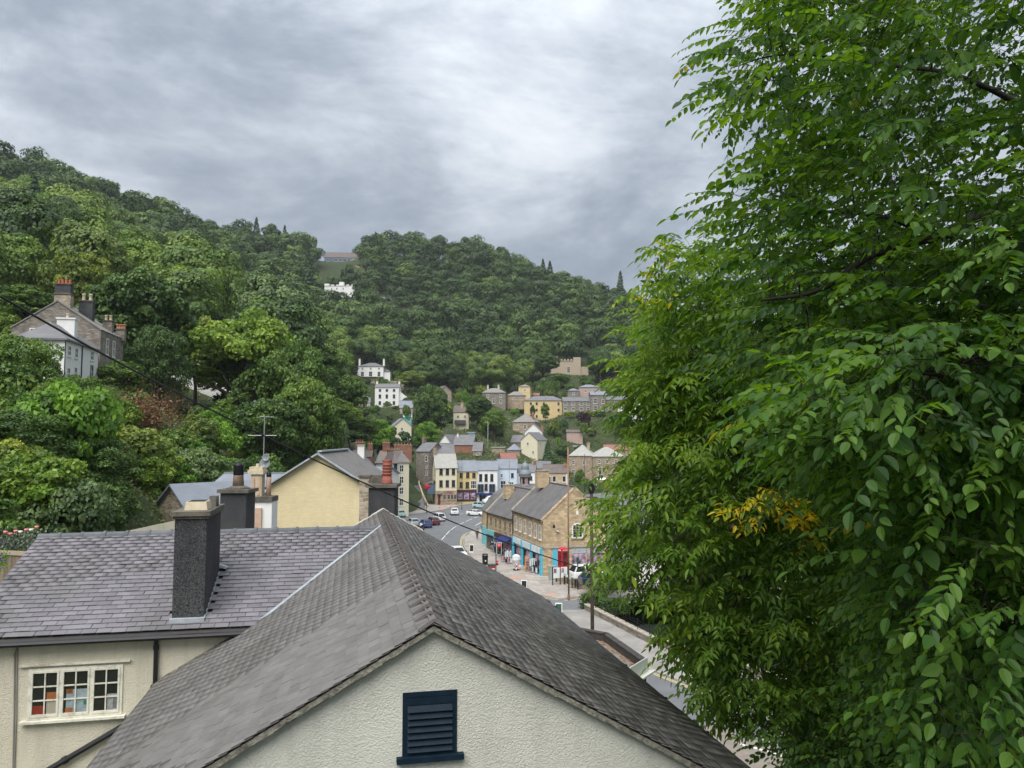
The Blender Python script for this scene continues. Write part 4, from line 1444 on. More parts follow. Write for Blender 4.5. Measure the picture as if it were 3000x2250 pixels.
m_rslate = mat('far_slate', (0.150, 0.150, 0.160), .65, .2, .9, .25, 8, .4, stain=(.20, .19, .17), stain_amt=.5, stretch=(.5, .5, 3))
m_rblue = mat('far_blue_slate', (0.195, 0.215, 0.250), .55, .14, .9, .25, 8, .45, stain=(.16, .17, .19), stain_amt=.5)
m_rstone = mat('stone_slate', (0.225, 0.215, 0.20), .85, .2, 1.2, .3, 8, stain=(.16, .14, .12), stain_amt=.6)
m_rpale = mat('pale_stone_slate', (0.34, 0.335, 0.31), .85, .12, 1.2, .3, 8)
m_rbrown = mat('brown_tile', (0.135, 0.115, 0.105), .8, .2, 1.2)
m_rred = mat('red_tile', (0.26, 0.12, 0.10), .8, .2, 1.2)
m_rrust = mat('rust_streaked_slate', (0.20, 0.19, 0.19), .7, .15, 1.2, stain=(.32, .15, .08), stain_amt=.8, stain_scale=.6)
m_wframe = mat('window_paint', (0.74, 0.73, 0.69), .6, .05, 4)
m_dframe = mat('dark_window_paint', (0.10, 0.09, 0.085), .6, .1, 4)
m_bframe = mat('blue_grey_paint', (0.09, 0.14, 0.21), .6, .1, 4)
m_navyp = mat('navy_shop_paint', (0.018, 0.03, 0.14), .5, .1, 3)
m_purple = mat('maroon_shop_paint', (0.055, 0.03, 0.045), .5, .15, 3)
m_goods = mat('shop_goods', (0.30, 0.22, 0.28), .7, .9, 1.4, detail=1.0)
m_sky_p = mat('bright_blue_paint', (0.09, 0.46, 0.62), .5, .08, 3)
m_teal = mat('teal_paint', (0.18, 0.48, 0.52), .5, .12, 3)
m_sign = mat('pale_sign_board', (0.62, 0.70, 0.74), .6, .15, 1.6)
m_door = mat('maroon_door', (0.10, 0.018, 0.018), .5, .1, 3)
m_stonetrim = mat('stone_trim', (0.40, 0.33, 0.25), .9, .15, 3)
m_pot = mat('terracotta_pot', (0.42, 0.19, 0.11), .8, .2, 4)
m_green_d = mat('green_metal', (0.03, 0.08, 0.06), .5, .1, 3)

WINC = {}
RECTS = []


def win_mesh(w_, h_, fm, nx, nz_, sash=True):
    key = (round(w_, 2), round(h_, 2), fm.name, nx, nz_)
    if key not in WINC:
        b = MB()
        f = min(.09, w_ * .11)
        b.box(-w_ / 2, -w_ / 2 + f, -.05, .02, 0, h_).box(w_ / 2 - f, w_ / 2, -.05, .02, 0, h_).box(-w_ / 2 + f, w_ / 2 - f, -.05, .02, h_ - f, h_).box(-w_ / 2 + f, w_ / 2 - f, -.05, .02, 0, f)
        for i in range(1, nx):
            x = -w_ / 2 + w_ * i / nx
            b.box(x - f * .35, x + f * .35, -.045, .02, f, h_ - f)
        for k in range(1, nz_):
            z = h_ * k / nz_
            b.box(-w_ / 2 + f, w_ / 2 - f, -.043, .02, z - f * .35, z + f * .35)
        b.box(-w_ / 2 - .06, w_ / 2 + .06, -.11, .02, -.09, -.003)
        p = MB().box(-w_ / 2 + f * .8, w_ / 2 - f * .8, -.022, .01, f * .8, h_ - f * .8)
        WINC[key] = (b.mesh('window', fm), p.mesh('pane', m_glass))
    return WINC[key]


def put_window(root, x, y, z, w_, h_, fm=None, nx=2, nz_=2, face='f'):
    a, p = win_mesh(w_, h_, fm or m_wframe, nx, nz_)
    o = link('window', a, root)
    o.location = (x, y, z)
    o.rotation_euler = (0, 0, {'f': 0, 'r': PI / 2, 'l': -PI / 2}[face])
    link('pane', p, o)
    return o


def put_chimney(root, x, y, zbase, wd, dp_, ht, m, npots=2, pm=None, cap=None, potsz=(.13, .45)):
    o = MB().box(x - wd / 2, x + wd / 2, y - dp_ / 2, y + dp_ / 2, zbase, zbase + ht).build('chimney', m, root)
    MB().box(x - wd / 2 - .08, x + wd / 2 + .08, y - dp_ / 2 - .08, y + dp_ / 2 + .08, zbase + ht + .002, zbase + ht + .14).build('cap', cap or m_stonetrim, o)
    r_, h_ = potsz
    for i in range(npots):
        f = (i + .5) / npots - .5
        px_, py_ = (x + f * wd, y) if wd >= dp_ else (x, y + f * dp_)
        MB().lathe([(r_ * 1.1, 0), (r_, .06), (r_ * .85, h_ * .8), (r_ * 1.08, h_ * .86), (r_ * 1.05, h_)], (px_, py_, zbase + ht + .141), 8).build('chimney_pot', pm or m_pot, o, True)
    return o


def house(label, x0, x1, ye, yb, D, yaw=0.0, depth=7.0, roof='x', rise=2.0, wall=None, roofm=None, wins=(), chims=(), name='house', cat='house', over=.22,
          found=3.0, fm=None, side=(), door=None, trim=None, group=None):
    """front wall between photo columns x0..x1, eaves at row ye, ground at row yb, D metres away; roof 'x' ridge along the front, 'y' gable to the front"""
    c = at((x0 + x1) / 2, yb, D)
    zt = at((x0 + x1) / 2, ye, D).z
    h = zt - c.z
    w_ = (x1 - x0) / FPX * D / max(.3, math.cos(yaw))
    root = thing(name, label, cat, c, yaw, group)
    hw = w_ / 2
    b = MB()
    V0 = [(-hw, 0, -found), (hw, 0, -found), (hw, depth, -found), (-hw, depth, -found), (-hw, 0, h), (hw, 0, h), (hw, depth, h), (-hw, depth, h)]
    if roof == 'x':
        V0 += [(-hw, depth / 2, h + rise), (hw, depth / 2, h + rise)]
        fs = [(0, 1, 5, 4), (2, 3, 7, 6), (1, 2, 6, 9, 5), (3, 0, 4, 8, 7), (4, 5, 9, 8), (8, 9, 6, 7), (0, 3, 2, 1)]
    elif roof == 'y':
        V0 += [(0, 0, h + rise), (0, depth, h + rise)]
        fs = [(0, 1, 5, 8, 4), (2, 3, 7, 9, 6), (1, 2, 6, 5), (3, 0, 4, 7), (5, 6, 9, 8), (8, 9, 7, 4), (0, 3, 2, 1)]
    else:
        fs = [(0, 1, 5, 4), (2, 3, 7, 6), (1, 2, 6, 5), (3, 0, 4, 7), (4, 5, 6, 7), (0, 3, 2, 1)]
    b.add(V0, fs).build('wall', wall, root)
    r = MB()
    o_ = over
    if roof == 'x':
        k = rise / (depth / 2)
        r.slab((-hw - o_, -o_, h - o_ * k + .07), (hw + o_, -o_, h - o_ * k + .07), (hw + o_, depth / 2, h + rise + .07), (-hw - o_, depth / 2, h + rise + .07), .1)
        r.slab((-hw - o_, depth / 2, h + rise + .07), (hw + o_, depth / 2, h + rise + .07), (hw + o_, depth + o_, h - o_ * k + .07), (-hw - o_, depth + o_, h - o_ * k + .07), .1)
        r.box(-hw - o_, hw + o_, depth / 2 - .12, depth / 2 + .12, h + rise + .0, h + rise + .13)
    elif roof == 'y':
        k = rise / hw
        r.slab((-hw - o_, -o_, h - o_ * k + .07), (0, -o_, h + rise + .07), (0, depth + o_, h + rise + .07), (-hw - o_, depth + o_, h - o_ * k + .07), .1)
        r.slab((0, -o_, h + rise + .07), (hw + o_, -o_, h - o_ * k + .07), (hw + o_, depth + o_, h - o_ * k + .07), (0, depth + o_, h + rise + .07), .1)
    elif roof == 'hip':
        m_ = min(hw, depth / 2)
        e0 = h + .02
        pr = [(-hw - o_, -o_, e0), (hw + o_, -o_, e0), (hw + o_, depth + o_, e0), (-hw - o_, depth + o_, e0)]
        if hw > depth / 2:
            pr += [(-hw + m_, depth / 2, h + rise), (hw - m_, depth / 2, h + rise)]
            r.add(pr, [(0, 1, 5, 4), (1, 2, 5), (2, 3, 4, 5), (3, 0, 4), (0, 3, 2, 1)])
        else:
            pr += [(0, m_, h + rise), (0, depth - m_, h + rise)]
            r.add(pr, [(0, 1, 4), (1, 2, 5, 4), (2, 3, 5), (3, 0, 4, 5), (0, 3, 2, 1)])
        r.box(-hw - o_ - .03, hw + o_ + .03, -o_ - .03, depth + o_ + .03, h - .14, h + .015)
    else:
        r.box(-hw - o_, hw + o_, -o_, depth + o_, h + .002, h + .25)
    r.build('roof', roofm, root)
    for wv in wins:           # (xfrac 0..1, z0, w, h, nx, nz)
        xf, z0, ww, hh = wv[:4]
        nx, nz_ = (wv[4], wv[5]) if len(wv) > 5 else (2, 2)
        f_ = wv[6] if len(wv) > 6 else fm
        put_window(root, -hw + xf * w_, 0.0, z0, ww, hh, f_, nx, nz_)
    for sd, yf, z0, ww, hh in side:
        put_window(root, hw if sd == 'r' else -hw, yf * depth, z0, ww, hh, fm, 2, 2, sd)
    for cv in chims:          # (xfrac, yfrac, w, d, height over roof there, mat, npots)
        xf, yf, cw, cd, chh, cm, npt = cv[:7]
        x, y = -hw + xf * w_, yf * depth
        if roof == 'x':
            zr = h + rise * (1 - abs(yf - .5) * 2)
        elif roof == 'y':
            zr = h + rise * (1 - abs(xf - .5) * 2)
        else:
            zr = h + (rise if roof == 'hip' else 0) * .5
        put_chimney(root, x, y, zr - .6, cw, cd, chh + .6, cm, npt, cv[7] if len(cv) > 7 else None)
    if door:
        xf, dw, dh, dm = door
        x = -hw + xf * w_
        d_ = MB().box(x - dw / 2, x + dw / 2, -.05, .02, 0, dh).build('door', dm, root)
        MB().cbox((x + dw * .35, -.07, dh * .5), (.06, .05, .06)).build('handle', m_lead, d_)
    RECTS.append((x0 - 4, x1 + 4, ye - rise * FPX / D, yb - 2, D))
    return root, hw, h


def grid(cols, rows, w_, h_, nx=2, nz_=2):
    return [(c, r, w_, h_, nx, nz_) for c in cols for r in rows]


# --- high on the hill
hb, hw, h = house('long low glazed cafe building on the hilltop skyline', 950, 1050, 754, 769, 640, R(4), 9, 'x', 5.0, m_bframe, m_rbrown, name='hilltop_building', cat='building',
                  wins=[(f, 1.0, 2.6, 2.2, 3, 1, m_wframe) for f in (.34, .47, .60, .73, .86)] + [(.1, 1.0, 2.0, 1.8, 2, 1)])
MB().box(-hw, hw, -.6, -.02, -3.0, .1).build('terrace_edge', m_dframe, hb)
m_bluep = mat('blue_panel', (0.10, 0.16, 0.34), .5, .1, 3)
MB().box(-hw * .4, hw, -.35, -.06, .15, .9).build('blue_balustrade', m_bluep, hb)
m_straw = mat('dry_grass', (0.30, 0.21, 0.09), .95, .3, 1.5, .4, 6, stain=(.12, .15, .05), stain_amt=.7, stain_scale=.4)
gr_poly = [at(*q) for q in ((958, 769, 639), (1048, 772, 639), (1060, 790, 600), (1052, 820, 570), (1046, 850, 545), (1040, 812, 575), (1010, 790, 610), (960, 776, 632))]
fbm = MB().add([(p.x, p.y, gz(p.x, p.y) + .25) for p in gr_poly], [tuple(range(len(gr_poly)))[::-1]])
tag(fbm.build('hilltop_meadow', m_straw), kind='structure')
cw_, hw, h = house('small white castellated house among the trees high on the hill', 952, 1038, 838, 864, 515, R(-3), 8, 'flat', 0, m_wwash, m_rpale, name='castellated_house',
                   wins=grid((.22, .40, .62), (.9, 3.6), .9, 1.3))
for i, xf in enumerate((-.98, -.60, -.25, .1, .45, .8)):
    MB().box(hw * xf, hw * xf + hw * .2, -.05, .6, h + .251, h + 1.0).build('merlon', m_wwash, cw_)
MB().box(-hw * .1, hw * .22, 2, 4.5, h + .251, h + 3.2).build('tower', m_wwash, cw_)
MB().box(-hw - 1.0, -hw + 2.2, 1, 4, -2, h + 1.9).build('tower', m_wwash, cw_)
MB().box(hw - 2.6, hw, -.6, -.01, -3, h - .6).build('end_bay', m_wwash, cw_)
# --- upper town
r0, hw, h = house('white villa with hipped slate roof and tall corner chimneys on the hill terrace', 1048, 1123, 1073, 1111, 352, 0, 9, 'hip', 2.0, m_wwash, m_rslate, name='villa',
                  wins=[(.18, 1.2, 1.4, 2.3, 2, 2), (.5, 1.2, 1.5, 2.4, 2, 2), (.83, 1.2, 1.4, 2.3, 2, 2), (.18, 4.4, .9, 1.0), (.5, 4.4, .9, 1.0), (.83, 4.4, .9, 1.0)],
                  chims=[(.02, .3, .8, .8, 2.6, m_wwash, 1), (.98, .3, .8, .8, 2.6, m_wwash, 1)])
MB().box(-hw, hw, -1.6, -.03, .9, 1.05).build('balcony', m_dframe, r0)
MB().box(hw + .01, hw + 3.0, 1, 7, -2, h * .62).build('side_wing', m_wwash, r0)
MB().box(-hw - 1.6, -hw - .01, 1, 7, -2, h * .62).build('side_wing', m_wwash, r0)
MB().slab((hw, .7, h * .62), (hw + 3.2, .7, h * .62), (hw + 1.2, 4, h * .62 + 1.2), (hw, 4, h * .62 + 1.2), .12).build('wing_roof', m_rslate, r0)
tw = MB()
p, q = at(1050, 1117, 346), at(1185, 1112, 346)
tw.hexa([(p.x, 345, p.z - 8), (q.x, 345, p.z - 8), (q.x, 346, p.z - 8), (p.x, 346, p.z - 8), (p.x, 345, p.z), (q.x, 345, p.z), (q.x, 346, p.z), (p.x, 346, p.z)])
tag(tw.build('terrace_wall', m_rubble), 'tall rubble stone retaining wall below the white villa', 'wall')
r0, hw, h = house('tall white three storey house with nine dark windows below the villa', 1098, 1168, 1135, 1189, 308, 0, 6.5, 'x', 1.7, m_wwash, m_rslate, fm=m_dframe,
                  wins=[(x, z, .95, hh, 2, 2) for x in (.21, .5, .8) for z, hh in ((.5, 1.4), (3.1, 1.5), (5.8, .95))], chims=[(.03, .5, .7, .9, 1.0, m_wwash, 2), (.97, .5, .7, .9, 1.0, m_wwash, 2)])
b = MB(); b.add([(hw + .01, 1, -2), (hw + 3.4, 1, -2), (hw + 3.4, 1, h * .42), (hw + .01, 1, h * .78), (hw + .01, 6, -2), (hw + 3.4, 6, -2), (hw + 3.4, 6, h * .42), (hw + .01, 6, h * .78)],
                [(0, 1, 2, 3), (5, 4, 7, 6), (1, 5, 6, 2), (3, 2, 6, 7), (4, 0, 3, 7)]).build('lean_to', m_wwash, r0)
house('low cottage with grey roof and rubble wall left of the white three storey house', 1030, 1062, 1176, 1192, 292, R(-10), 6, 'x', 1.6, m_pinkw, m_rstone, wins=[(.5, .5, .9, .9)])
house('low white cottage with grey slate roof beside the tall white house', 1044, 1083, 1180, 1193, 296, R(8), 5, 'x', 2.2, m_wwash, m_rslate, wins=[(.4, .4, .8, .9)])
house('long grey roofed cottage behind the low white cottages', 1008, 1078, 1168, 1185, 304, 0, 6, 'x', 1.6, m_rubble, m_rstone)
house('pink rendered cottage with blue grey roof below the dark round tree', 1171, 1208, 1194, 1225, 278, R(6), 6, 'x', 2.6, m_pinkw, m_rblue, wins=[(.28, 1.4, .8, 1.0), (.85, 1.4, .8, 1.1), (.85, .2, .8, .7)])
house('cream gabled house half hidden behind the weeping conifer', 1155, 1204, 1247, 1282, 250, R(18), 7, 'y', 2.4, m_wcream, m_rblue, wins=[(.45, 2.2, .8, 1.0)])
house('teal sheds roof beside the cream gabled house', 1183, 1205, 1222, 1228, 268, R(10), 3, 'x', .8, m_teal, m_teal, name='shed', cat='shed')
house('stone gabled house in scaffolding among the hillside trees', 1290, 1322, 1146, 1180, 300, R(25), 6, 'y', 2.2, m_rubble, m_rbrown, wins=[(.5, 2.2, .9, 1.2)])
r0, hw, h = house('cream house with brown hipped roof and central chimney between the big trees', 1328, 1373, 1207, 1255, 270, R(-4), 6, 'x', 2.4, m_wcream, m_rbrown,
                  wins=[(.3, 3.6, 1.0, 1.0), (.75, 3.6, 1.0, 1.0)], chims=[(.52, .35, .9, .9, 1.6, m_stonetrim, 1)])
MB().box(-hw * .8, hw * .6, -1.0, -.03, 1.5, 2.9).build('veranda', m_dframe, r0)
house('grey stone house with hipped roof and two chimneys on the upper terrace', 1412, 1481, 1150, 1184, 312, R(-3), 7, 'hip', 2.0, m_stone_d, m_rstone, wins=[(.25, 2.8, .9, 1.2), (.8, 2.8, .9, 1.1), (.25, .4, 1.0, 1.5), (.8, .4, 1.0, 1.6), (.5, .3, 1, 1.9)],
      chims=[(.22, .5, .7, .7, 2.2, m_wgrey, 1), (.68, .5, .7, .7, 2.2, m_wgrey, 1)])
house('small stone cottage with pyramid roof beside the cream tower house', 1487, 1540, 1158, 1178, 318, 0, 5, 'hip', 1.7, m_stone, m_rstone, wins=[(.35, .9, .9, 1.0), (.75, .9, .9, 1.0)])
house('cream tower like house with shallow grey roof on the terrace', 1519, 1553, 1132, 1165, 326, R(-8), 5, 'hip', 1.0, m_wochre, m_rstone, wins=[(.55, 2.6, .9, 1.0)])
house('tiny red roofed cottage peeping behind the ochre house', 1562, 1580, 1158, 1166, 330, 0, 4, 'x', 1.0, m_stone, m_rred)
house('large ochre limewashed house with hipped roof and three rows of windows', 1536, 1650, 1173, 1229, 314, R(-2), 8, 'hip', 2.0, m_wochre, m_rslate, fm=m_dframe,
      wins=[(x, z, .8, 1.0) for x in (.17, .32, .88) for z in (.8, 3.4, 6.0)] + [(.5, 6.0, .8, 1.0), (.5, .8, .8, 1.0)])
house('stone building with flat pale roof behind the terrace', 1697, 1759, 1134, 1166, 332, R(2), 7, 'hip', 1.3, m_pinkw, m_rblue, wins=[(.3, 2.4, 1.0, 1.1), (.7, 2.4, 1.0, 1.1)])
house('small brown stone building left of the flat roofed one', 1664, 1697, 1144, 1168, 330, R(2), 6, 'hip', 1.1, m_stone_d, m_rblue, wins=[(.5, 1.6, 1.0, 1.1)])
house('dark stone terrace house with paired white casement windows above the hedge', 1650, 1731, 1175, 1206, 307, 0, 7, 'x', 1.7, m_stone_d, m_rslate,
      wins=[(x, z, 1.4, 1.4, 3, 2) for x in (.08, .36, .66, .9) for z in (.3, 2.6)])
house('dark stone terrace house with white two storey bay window', 1731, 1777, 1157, 1206, 305, 0, 7, 'x', 1.6, m_stone_d, m_rblue, wins=[(.28, 3.2, 1.5, 2.2, 3, 2), (.28, .4, 1.6, 1.9, 3, 2), (.78, 3.2, 1.1, 1.7, 2, 2), (.78, .3, 1.7, 1.9, 3, 2)])
r0, hw, h = house('grey stone house with white gabled porch right of the terrace', 1777, 1838, 1171, 1207, 303, 0, 6, 'x', 1.6, m_stone_d, m_rslate, wins=[(.28, 1.8, 1.2, 1.2, 3, 2), (.85, 2.2, 1.1, 1.2, 2, 2)])
MB().add([(.3, -1.2, 0), (2.0, -1.2, 0), (2.0, -1.2, 1.6), (1.15, -1.2, 2.6), (.3, -1.2, 1.6), (.3, -.01, 0), (2.0, -.01, 0), (2.0, -.01, 1.6), (1.15, -.01, 2.6), (.3, -.01, 1.6)],
         [(0, 1, 2, 3, 4), (9, 8, 7, 6, 5), (1, 6, 7, 2), (5, 0, 4, 9), (2, 7, 8, 3), (3, 8, 9, 4)]).build('porch', m_wwash, r0)
house('white house with grey roof seen through the right tree leaves', 1838, 1885, 1176, 1206, 300, R(5), 6, 'x', 1.8, m_wwash, m_rslate, wins=[(.3, .5, 1.1, 1.3), (.7, .5, 1.1, 1.3), (.3, 2.4, 1.0, 1.0)])
# stone castle on the hill
r0, hw, h = house('pale stone folly castle with battlements in the trees on the right', 1633, 1700, 1058, 1097, 400, R(-6), 9, 'flat', 0, m_wochre if False else m_stonetrim, m_stonetrim, name='folly_castle', cat='castle',
                  wins=[(.49, .8, 1.5, 3.2, 2, 3), (.75, 3.8, .7, .9)])
for i in range(7):
    MB().box(-hw + i * hw * 2 / 7, -hw + i * hw * 2 / 7 + hw / 6, -.2, .5, h + .251, h + 1.1).build('merlon', m_stonetrim, r0)
MB().box(hw - 3.6, hw + .2, -.3, 3.2, -3, h + 2.0).build('tower', m_stonetrim, r0)
MB().box(-hw - 3.6, -hw - .01, 1, 5, -3, h + 2.4).build('tower', m_stonetrim, r0)
MB().box(-hw - 3.8, -hw + .1, .8, 5.2, h + 2.401, h + 2.7).build('parapet', m_stonetrim, r0)
MB().box(hw + .21, hw + 4.2, .5, 5, -3, h - 3.0).build('side_wing', m_stonetrim, r0)
# --- middle town
house('brown stone house with twin hipped grey roofs behind the white gable', 1502, 1567, 1236, 1282, 276, R(-14), 8, 'hip', 3.2, m_stone, m_rstone, wins=[(.55, 3.0, 1.0, 1.6), (.55, .6, 1.0, 1.6), (.2, 3.0, .8, 1.4)],
      chims=[(.85, .3, .8, .8, 1.4, m_brick, 2)])
house('white gable end with brick chimney behind the cream house', 1537, 1588, 1265, 1290, 270, R(-6), 6, 'y', 2.9, m_wwash, m_rstone, chims=[(.28, .2, .8, .7, .6, m_brick, 2), (.98, .5, .8, .7, 1.4, m_brick, 2)])
r0, hw, h = house('cream house with gable facing left and grey slate roof above the shops', 1526, 1574, 1289, 1335, 258, R(-24), 9, 'y', 2.6, m_wcream, m_rslate, wins=[(.42, 3.4, .8, 1.1), (.75, .6, .7, 1.0)])
for yf in (.3, .75):
    put_window(r0, hw, yf * 9, 3.2, .8, 1.1, m_wframe, 2, 2, 'r')
house('small stone cottage with grey roof left of the cream house', 1486, 1522, 1318, 1334, 248, R(-8), 5, 'hip', 2.0, m_stone, m_rblue, wins=[(.5, .5, .9, 1.0)])
house('grey stone cottage with steep roof beside the cream gabled house', 1497, 1527, 1295, 1318, 262, R(-20), 5, 'x', 2.4, m_stone_d, m_rslate)
house('red roofed brick outbuilding behind the white shops', 1470, 1512, 1343, 1362, 224, R(14), 4, 'x', 1.6, m_brick, m_rred, wins=[(.3, .3, .9, .9), (.75, .3, .8, .9)], name='outbuilding', cat='outbuilding')
house('brick gabled outbuilding left of the red roof', 1454, 1474, 1342, 1364, 226, R(-6), 4, 'y', 1.2, m_brick, m_rred, name='outbuilding', cat='outbuilding')
house('long low garden shed with dark roof on the far slope', 1660, 1707, 1266, 1277, 282, R(-4), 3, 'x', .9, m_pinkw, m_rbrown, name='shed', cat='shed')
house('bright blue hut on the slope beside the big trees', 1372, 1390, 1268, 1286, 240, R(-6), 2, 'flat', 0, mat('pale_blue_boards', (.20, .42, .52), .7, .1, 2), m_lead, name='hut', cat='hut')
r0, hw, h = house('large brown stone house with pale striped hipped roof at right', 1668, 1738, 1335, 1412, 255, R(-10), 12, 'hip', 3.6, m_stone, m_rpale,
                  wins=[(.18, 5.6, .9, 1.5), (.18, 2.4, 1.0, 1.7), (.62, 5.6, .9, 1.5)], chims=[(.75, .45, 1.0, .8, 2.2, m_stone, 3)])
house('right hand range of the brown stone house with tall stair window', 1738, 1830, 1337, 1412, 253, R(4), 9, 'hip', 3.0, m_stone, m_rpale,
      wins=[(.22, 1.6, 1.1, 3.2, 2, 4), (.2, 6.0, .9, 1.3), (.45, 6.0, .9, 1.3), (.72, 6.0, .9, 1.3), (.75, 2.2, 1.0, 1.8)], fm=m_wframe)
house('long red roofed range behind the brown stone house', 1772, 1850, 1318, 1340, 275, 0, 6, 'x', 1.8, m_stone, m_rred)

# --- shops along the far side of the street


def shopfront(root, hw, z0, z1, m, fascia, goods=None, npil=4, fz=.7, glass=True):
    b = MB().box(-hw + .05, hw - .05, -.18, -.01, z1 - fz, z1)
    b.build('fascia_board', fascia, root)
    for i in range(npil):
        x = -hw + .2 + (2 * hw - .4) * i / (npil - 1)
        MB().box(x - .14, x + .14, -.15, -.011, z0, z1 - fz - .002).build('pilaster', m, root)
    for i in range(npil - 1):
        xa_ = -hw + .2 + (2 * hw - .4) * i / (npil - 1) + .15; xb_ = -hw + .2 + (2 * hw - .4) * (i + 1) / (npil - 1) - .15
        MB().box(xa_, xb_, -.06, -.012, z0 + .5, z1 - fz - .003).build('shop_window', m_glass if goods is None else goods, root)
        MB().box(xa_, xb_, -.1, -.013, z0, z0 + .497).build('stall_riser', m, root)


def lettering(root, txt, x, y, z, size, m, rot=(PI / 2, 0, 0), ext=.006):
    cu = bpy.data.curves.new('lettering', 'FONT')
    cu.body = txt; cu.size = size; cu.align_x = 'CENTER'; cu.extrude = ext
    tmp = bpy.data.objects.new('lettering', cu)
    C.objects.link(tmp)
    dg = bpy.context.evaluated_depsgraph_get()
    me = bpy.data.meshes.new_from_object(tmp.evaluated_get(dg))
    bpy.data.objects.remove(tmp)
    me.materials.clear(); me.materials.append(m)
    o = link('lettering', me, root)
    o.location = (x, y, z); o.rotation_euler = rot
    return o


# cream corner building: front, gable side on the lane, stone ground floor
r0, hw, h = house('cream corner building with stone ground floor and pale stone slate roof', 1277, 1337, 1370, 1478, 192, R(12), 7.5, 'x', 3.4, m_wcream, m_rpale, fm=m_dframe,
                  wins=[(x, z, .85, 1.7, 1, 2) for x in (.25, .55, .84) for z in (4.3, 7.3)], chims=[(.02, .5, .8, 1.1, 1.3, m_stone, 2)])
MB().box(-hw - .06, hw + .06, -.06, 7.56, -1, 3.4).build('stone_ground_floor', m_stone, r0)
for xf in (.42, .62, .78, .93):
    put_window(r0, -hw + xf * 2 * hw, -.062, 1.2, .7, 1.3, m_stonetrim, 2, 1)
dd = MB().box(-hw * .78, -hw * .55, -.1, -.061, 0, 2.3).build('door', m_door, r0)
MB().cbox((-hw * .6, -.12, 1.1), (.06, .05, .06)).build('handle', m_lead, dd)
MB().box(-hw * .9, -hw * .4, -.5, -.061, 2.5, 2.7).build('door_hood', m_dframe, r0)
put_window(r0, -hw - .001, 2.2, 7.3, .8, 1.6, m_stonetrim, 2, 2, 'l')
cvx = MB().slab((-hw - 2.3, .6, 5.0), (-hw - .03, .6, 5.9), (-hw - .03, 4.4, 5.9), (-hw - 2.3, 4.4, 5.0), .12)
cvx.build('side_canopy', m_rbrown, r0)
MB().box(-hw - 2.0, -hw - .07, .8, 4.2, 2.6, 4.95).build('side_porch', m_bframe, r0)
pk = MB()
rr = random.Random(2)
for i in range(40):
    pk.cbox((rr.uniform(-hw * .2, hw * .6), -.18, 3.1 + rr.uniform(-.2, .25)), (.16, .1, .14))
pk.build('window_box_flowers', mat('pink_flowers', (.55, .16, .25), .7, .4, 5), r0)
r0, hw, h = house('yellow shop with dark maroon shopfront full of goods', 1337, 1396, 1380, 1470, 196, R(9), 7, 'x', 2.6, m_wyell, m_rblue, fm=m_dframe,
                  wins=[(.24, 6.0, .8, 1.3), (.56, 6.0, .85, 1.4), (.86, 6.0, .85, 1.3), (.24, 3.5, .8, 1.5), (.54, 3.4, .9, 1.6), (.84, 3.3, 1.4, 2.0, 3, 2, m_wframe)])
shopfront(r0, hw, 0.1, 3.0, m_purple, m_purple, m_goods, 4, .6)
r0, hw, h = house('white shop with navy fascia and two dark bay windows', 1396, 1457, 1377, 1472, 197, R(4), 7, 'x', 2.2, m_wwash, m_rblue, fm=m_dframe,
                  wins=[(.2, 5.3, .8, 1.9, 1, 2), (.46, 5.3, .8, 1.9, 1, 2), (.73, 5.3, .8, 1.9, 1, 2), (.46, 3.0, .8, 1.7, 1, 2)])
for xf in (.2, .74):
    x = -hw + xf * 2 * hw
    bw_ = MB().box(x - .75, x + .75, -.7, -.02, 2.4, 4.7).build('bay_window', m_bframe, r0)
    MB().box(x - .66, x - .05, -.73, -.705, 2.7, 4.5).box(x + .05, x + .66, -.73, -.705, 2.7, 4.5).build('pane', m_glass, bw_)
MB().box(-hw + .02, hw + .25, -.9, -.03, 1.95, 2.35).build('navy_fascia', m_navyp, r0)
for xf in (.3, .75):
    put_window(r0, -hw + xf * 2 * hw, -.01, .2, 1.7, 1.7, m_bframe, 2, 1)
r0, hw, h = house('pale blue washed shop house in the street row', 1457, 1514, 1372, 1455, 201, R(0), 7, 'x', 2.3, m_wblue, m_rblue,
                  wins=[(.22, 4.9, .6, 1.0), (.77, 4.9, .7, 1.2, 1, 2, m_dframe), (.3, 2.2, 1.4, 1.9, 2, 2), (.72, 2.4, 1.2, 1.4, 2, 2)], door=(.22, .9, 1.7, m_dframe))
house('white house with six small dark windows in the street row', 1514, 1567, 1383, 1450, 206, R(-5), 6, 'x', 2.0, m_wwash, m_rslate, fm=m_dframe,
      wins=[(x, z, .75, 1.1) for x in (.27, .5, .78) for z in (3.9, 1.7)], chims=[(.96, .5, .7, .8, .9, m_brick, 2)])
house('low white cottage at the end of the street row', 1567, 1591, 1397, 1440, 209, R(-8), 5, 'x', 1.6, m_wwash, m_rslate, fm=m_dframe, wins=[(.55, 1.6, .9, 1.2)])
r0, hw, h = house('long brown roofed shop with pale stone front behind the sandstone building', 1592, 1663, 1385, 1440, 215, R(-3), 7, 'x', 2.2, m_sand, m_rbrown, wins=[(.18, 2.6, 1.8, 1.6, 3, 1), (.45, 2.6, 1.0, 1.7, 1, 1), (.85, 2.6, 1.0, 1.7, 1, 1)], chims=[(.9, .3, .8, .8, .9, m_brick, 2)])
MB().box(hw - .35, hw + .02, -.04, -.005, 0, h - .1).build('quoins', m_wwash, r0)
house('grey roof with skylight behind the long brown roof', 1560, 1612, 1372, 1395, 226, R(-3), 6, 'x', 2.0, m_stone, m_rslate)
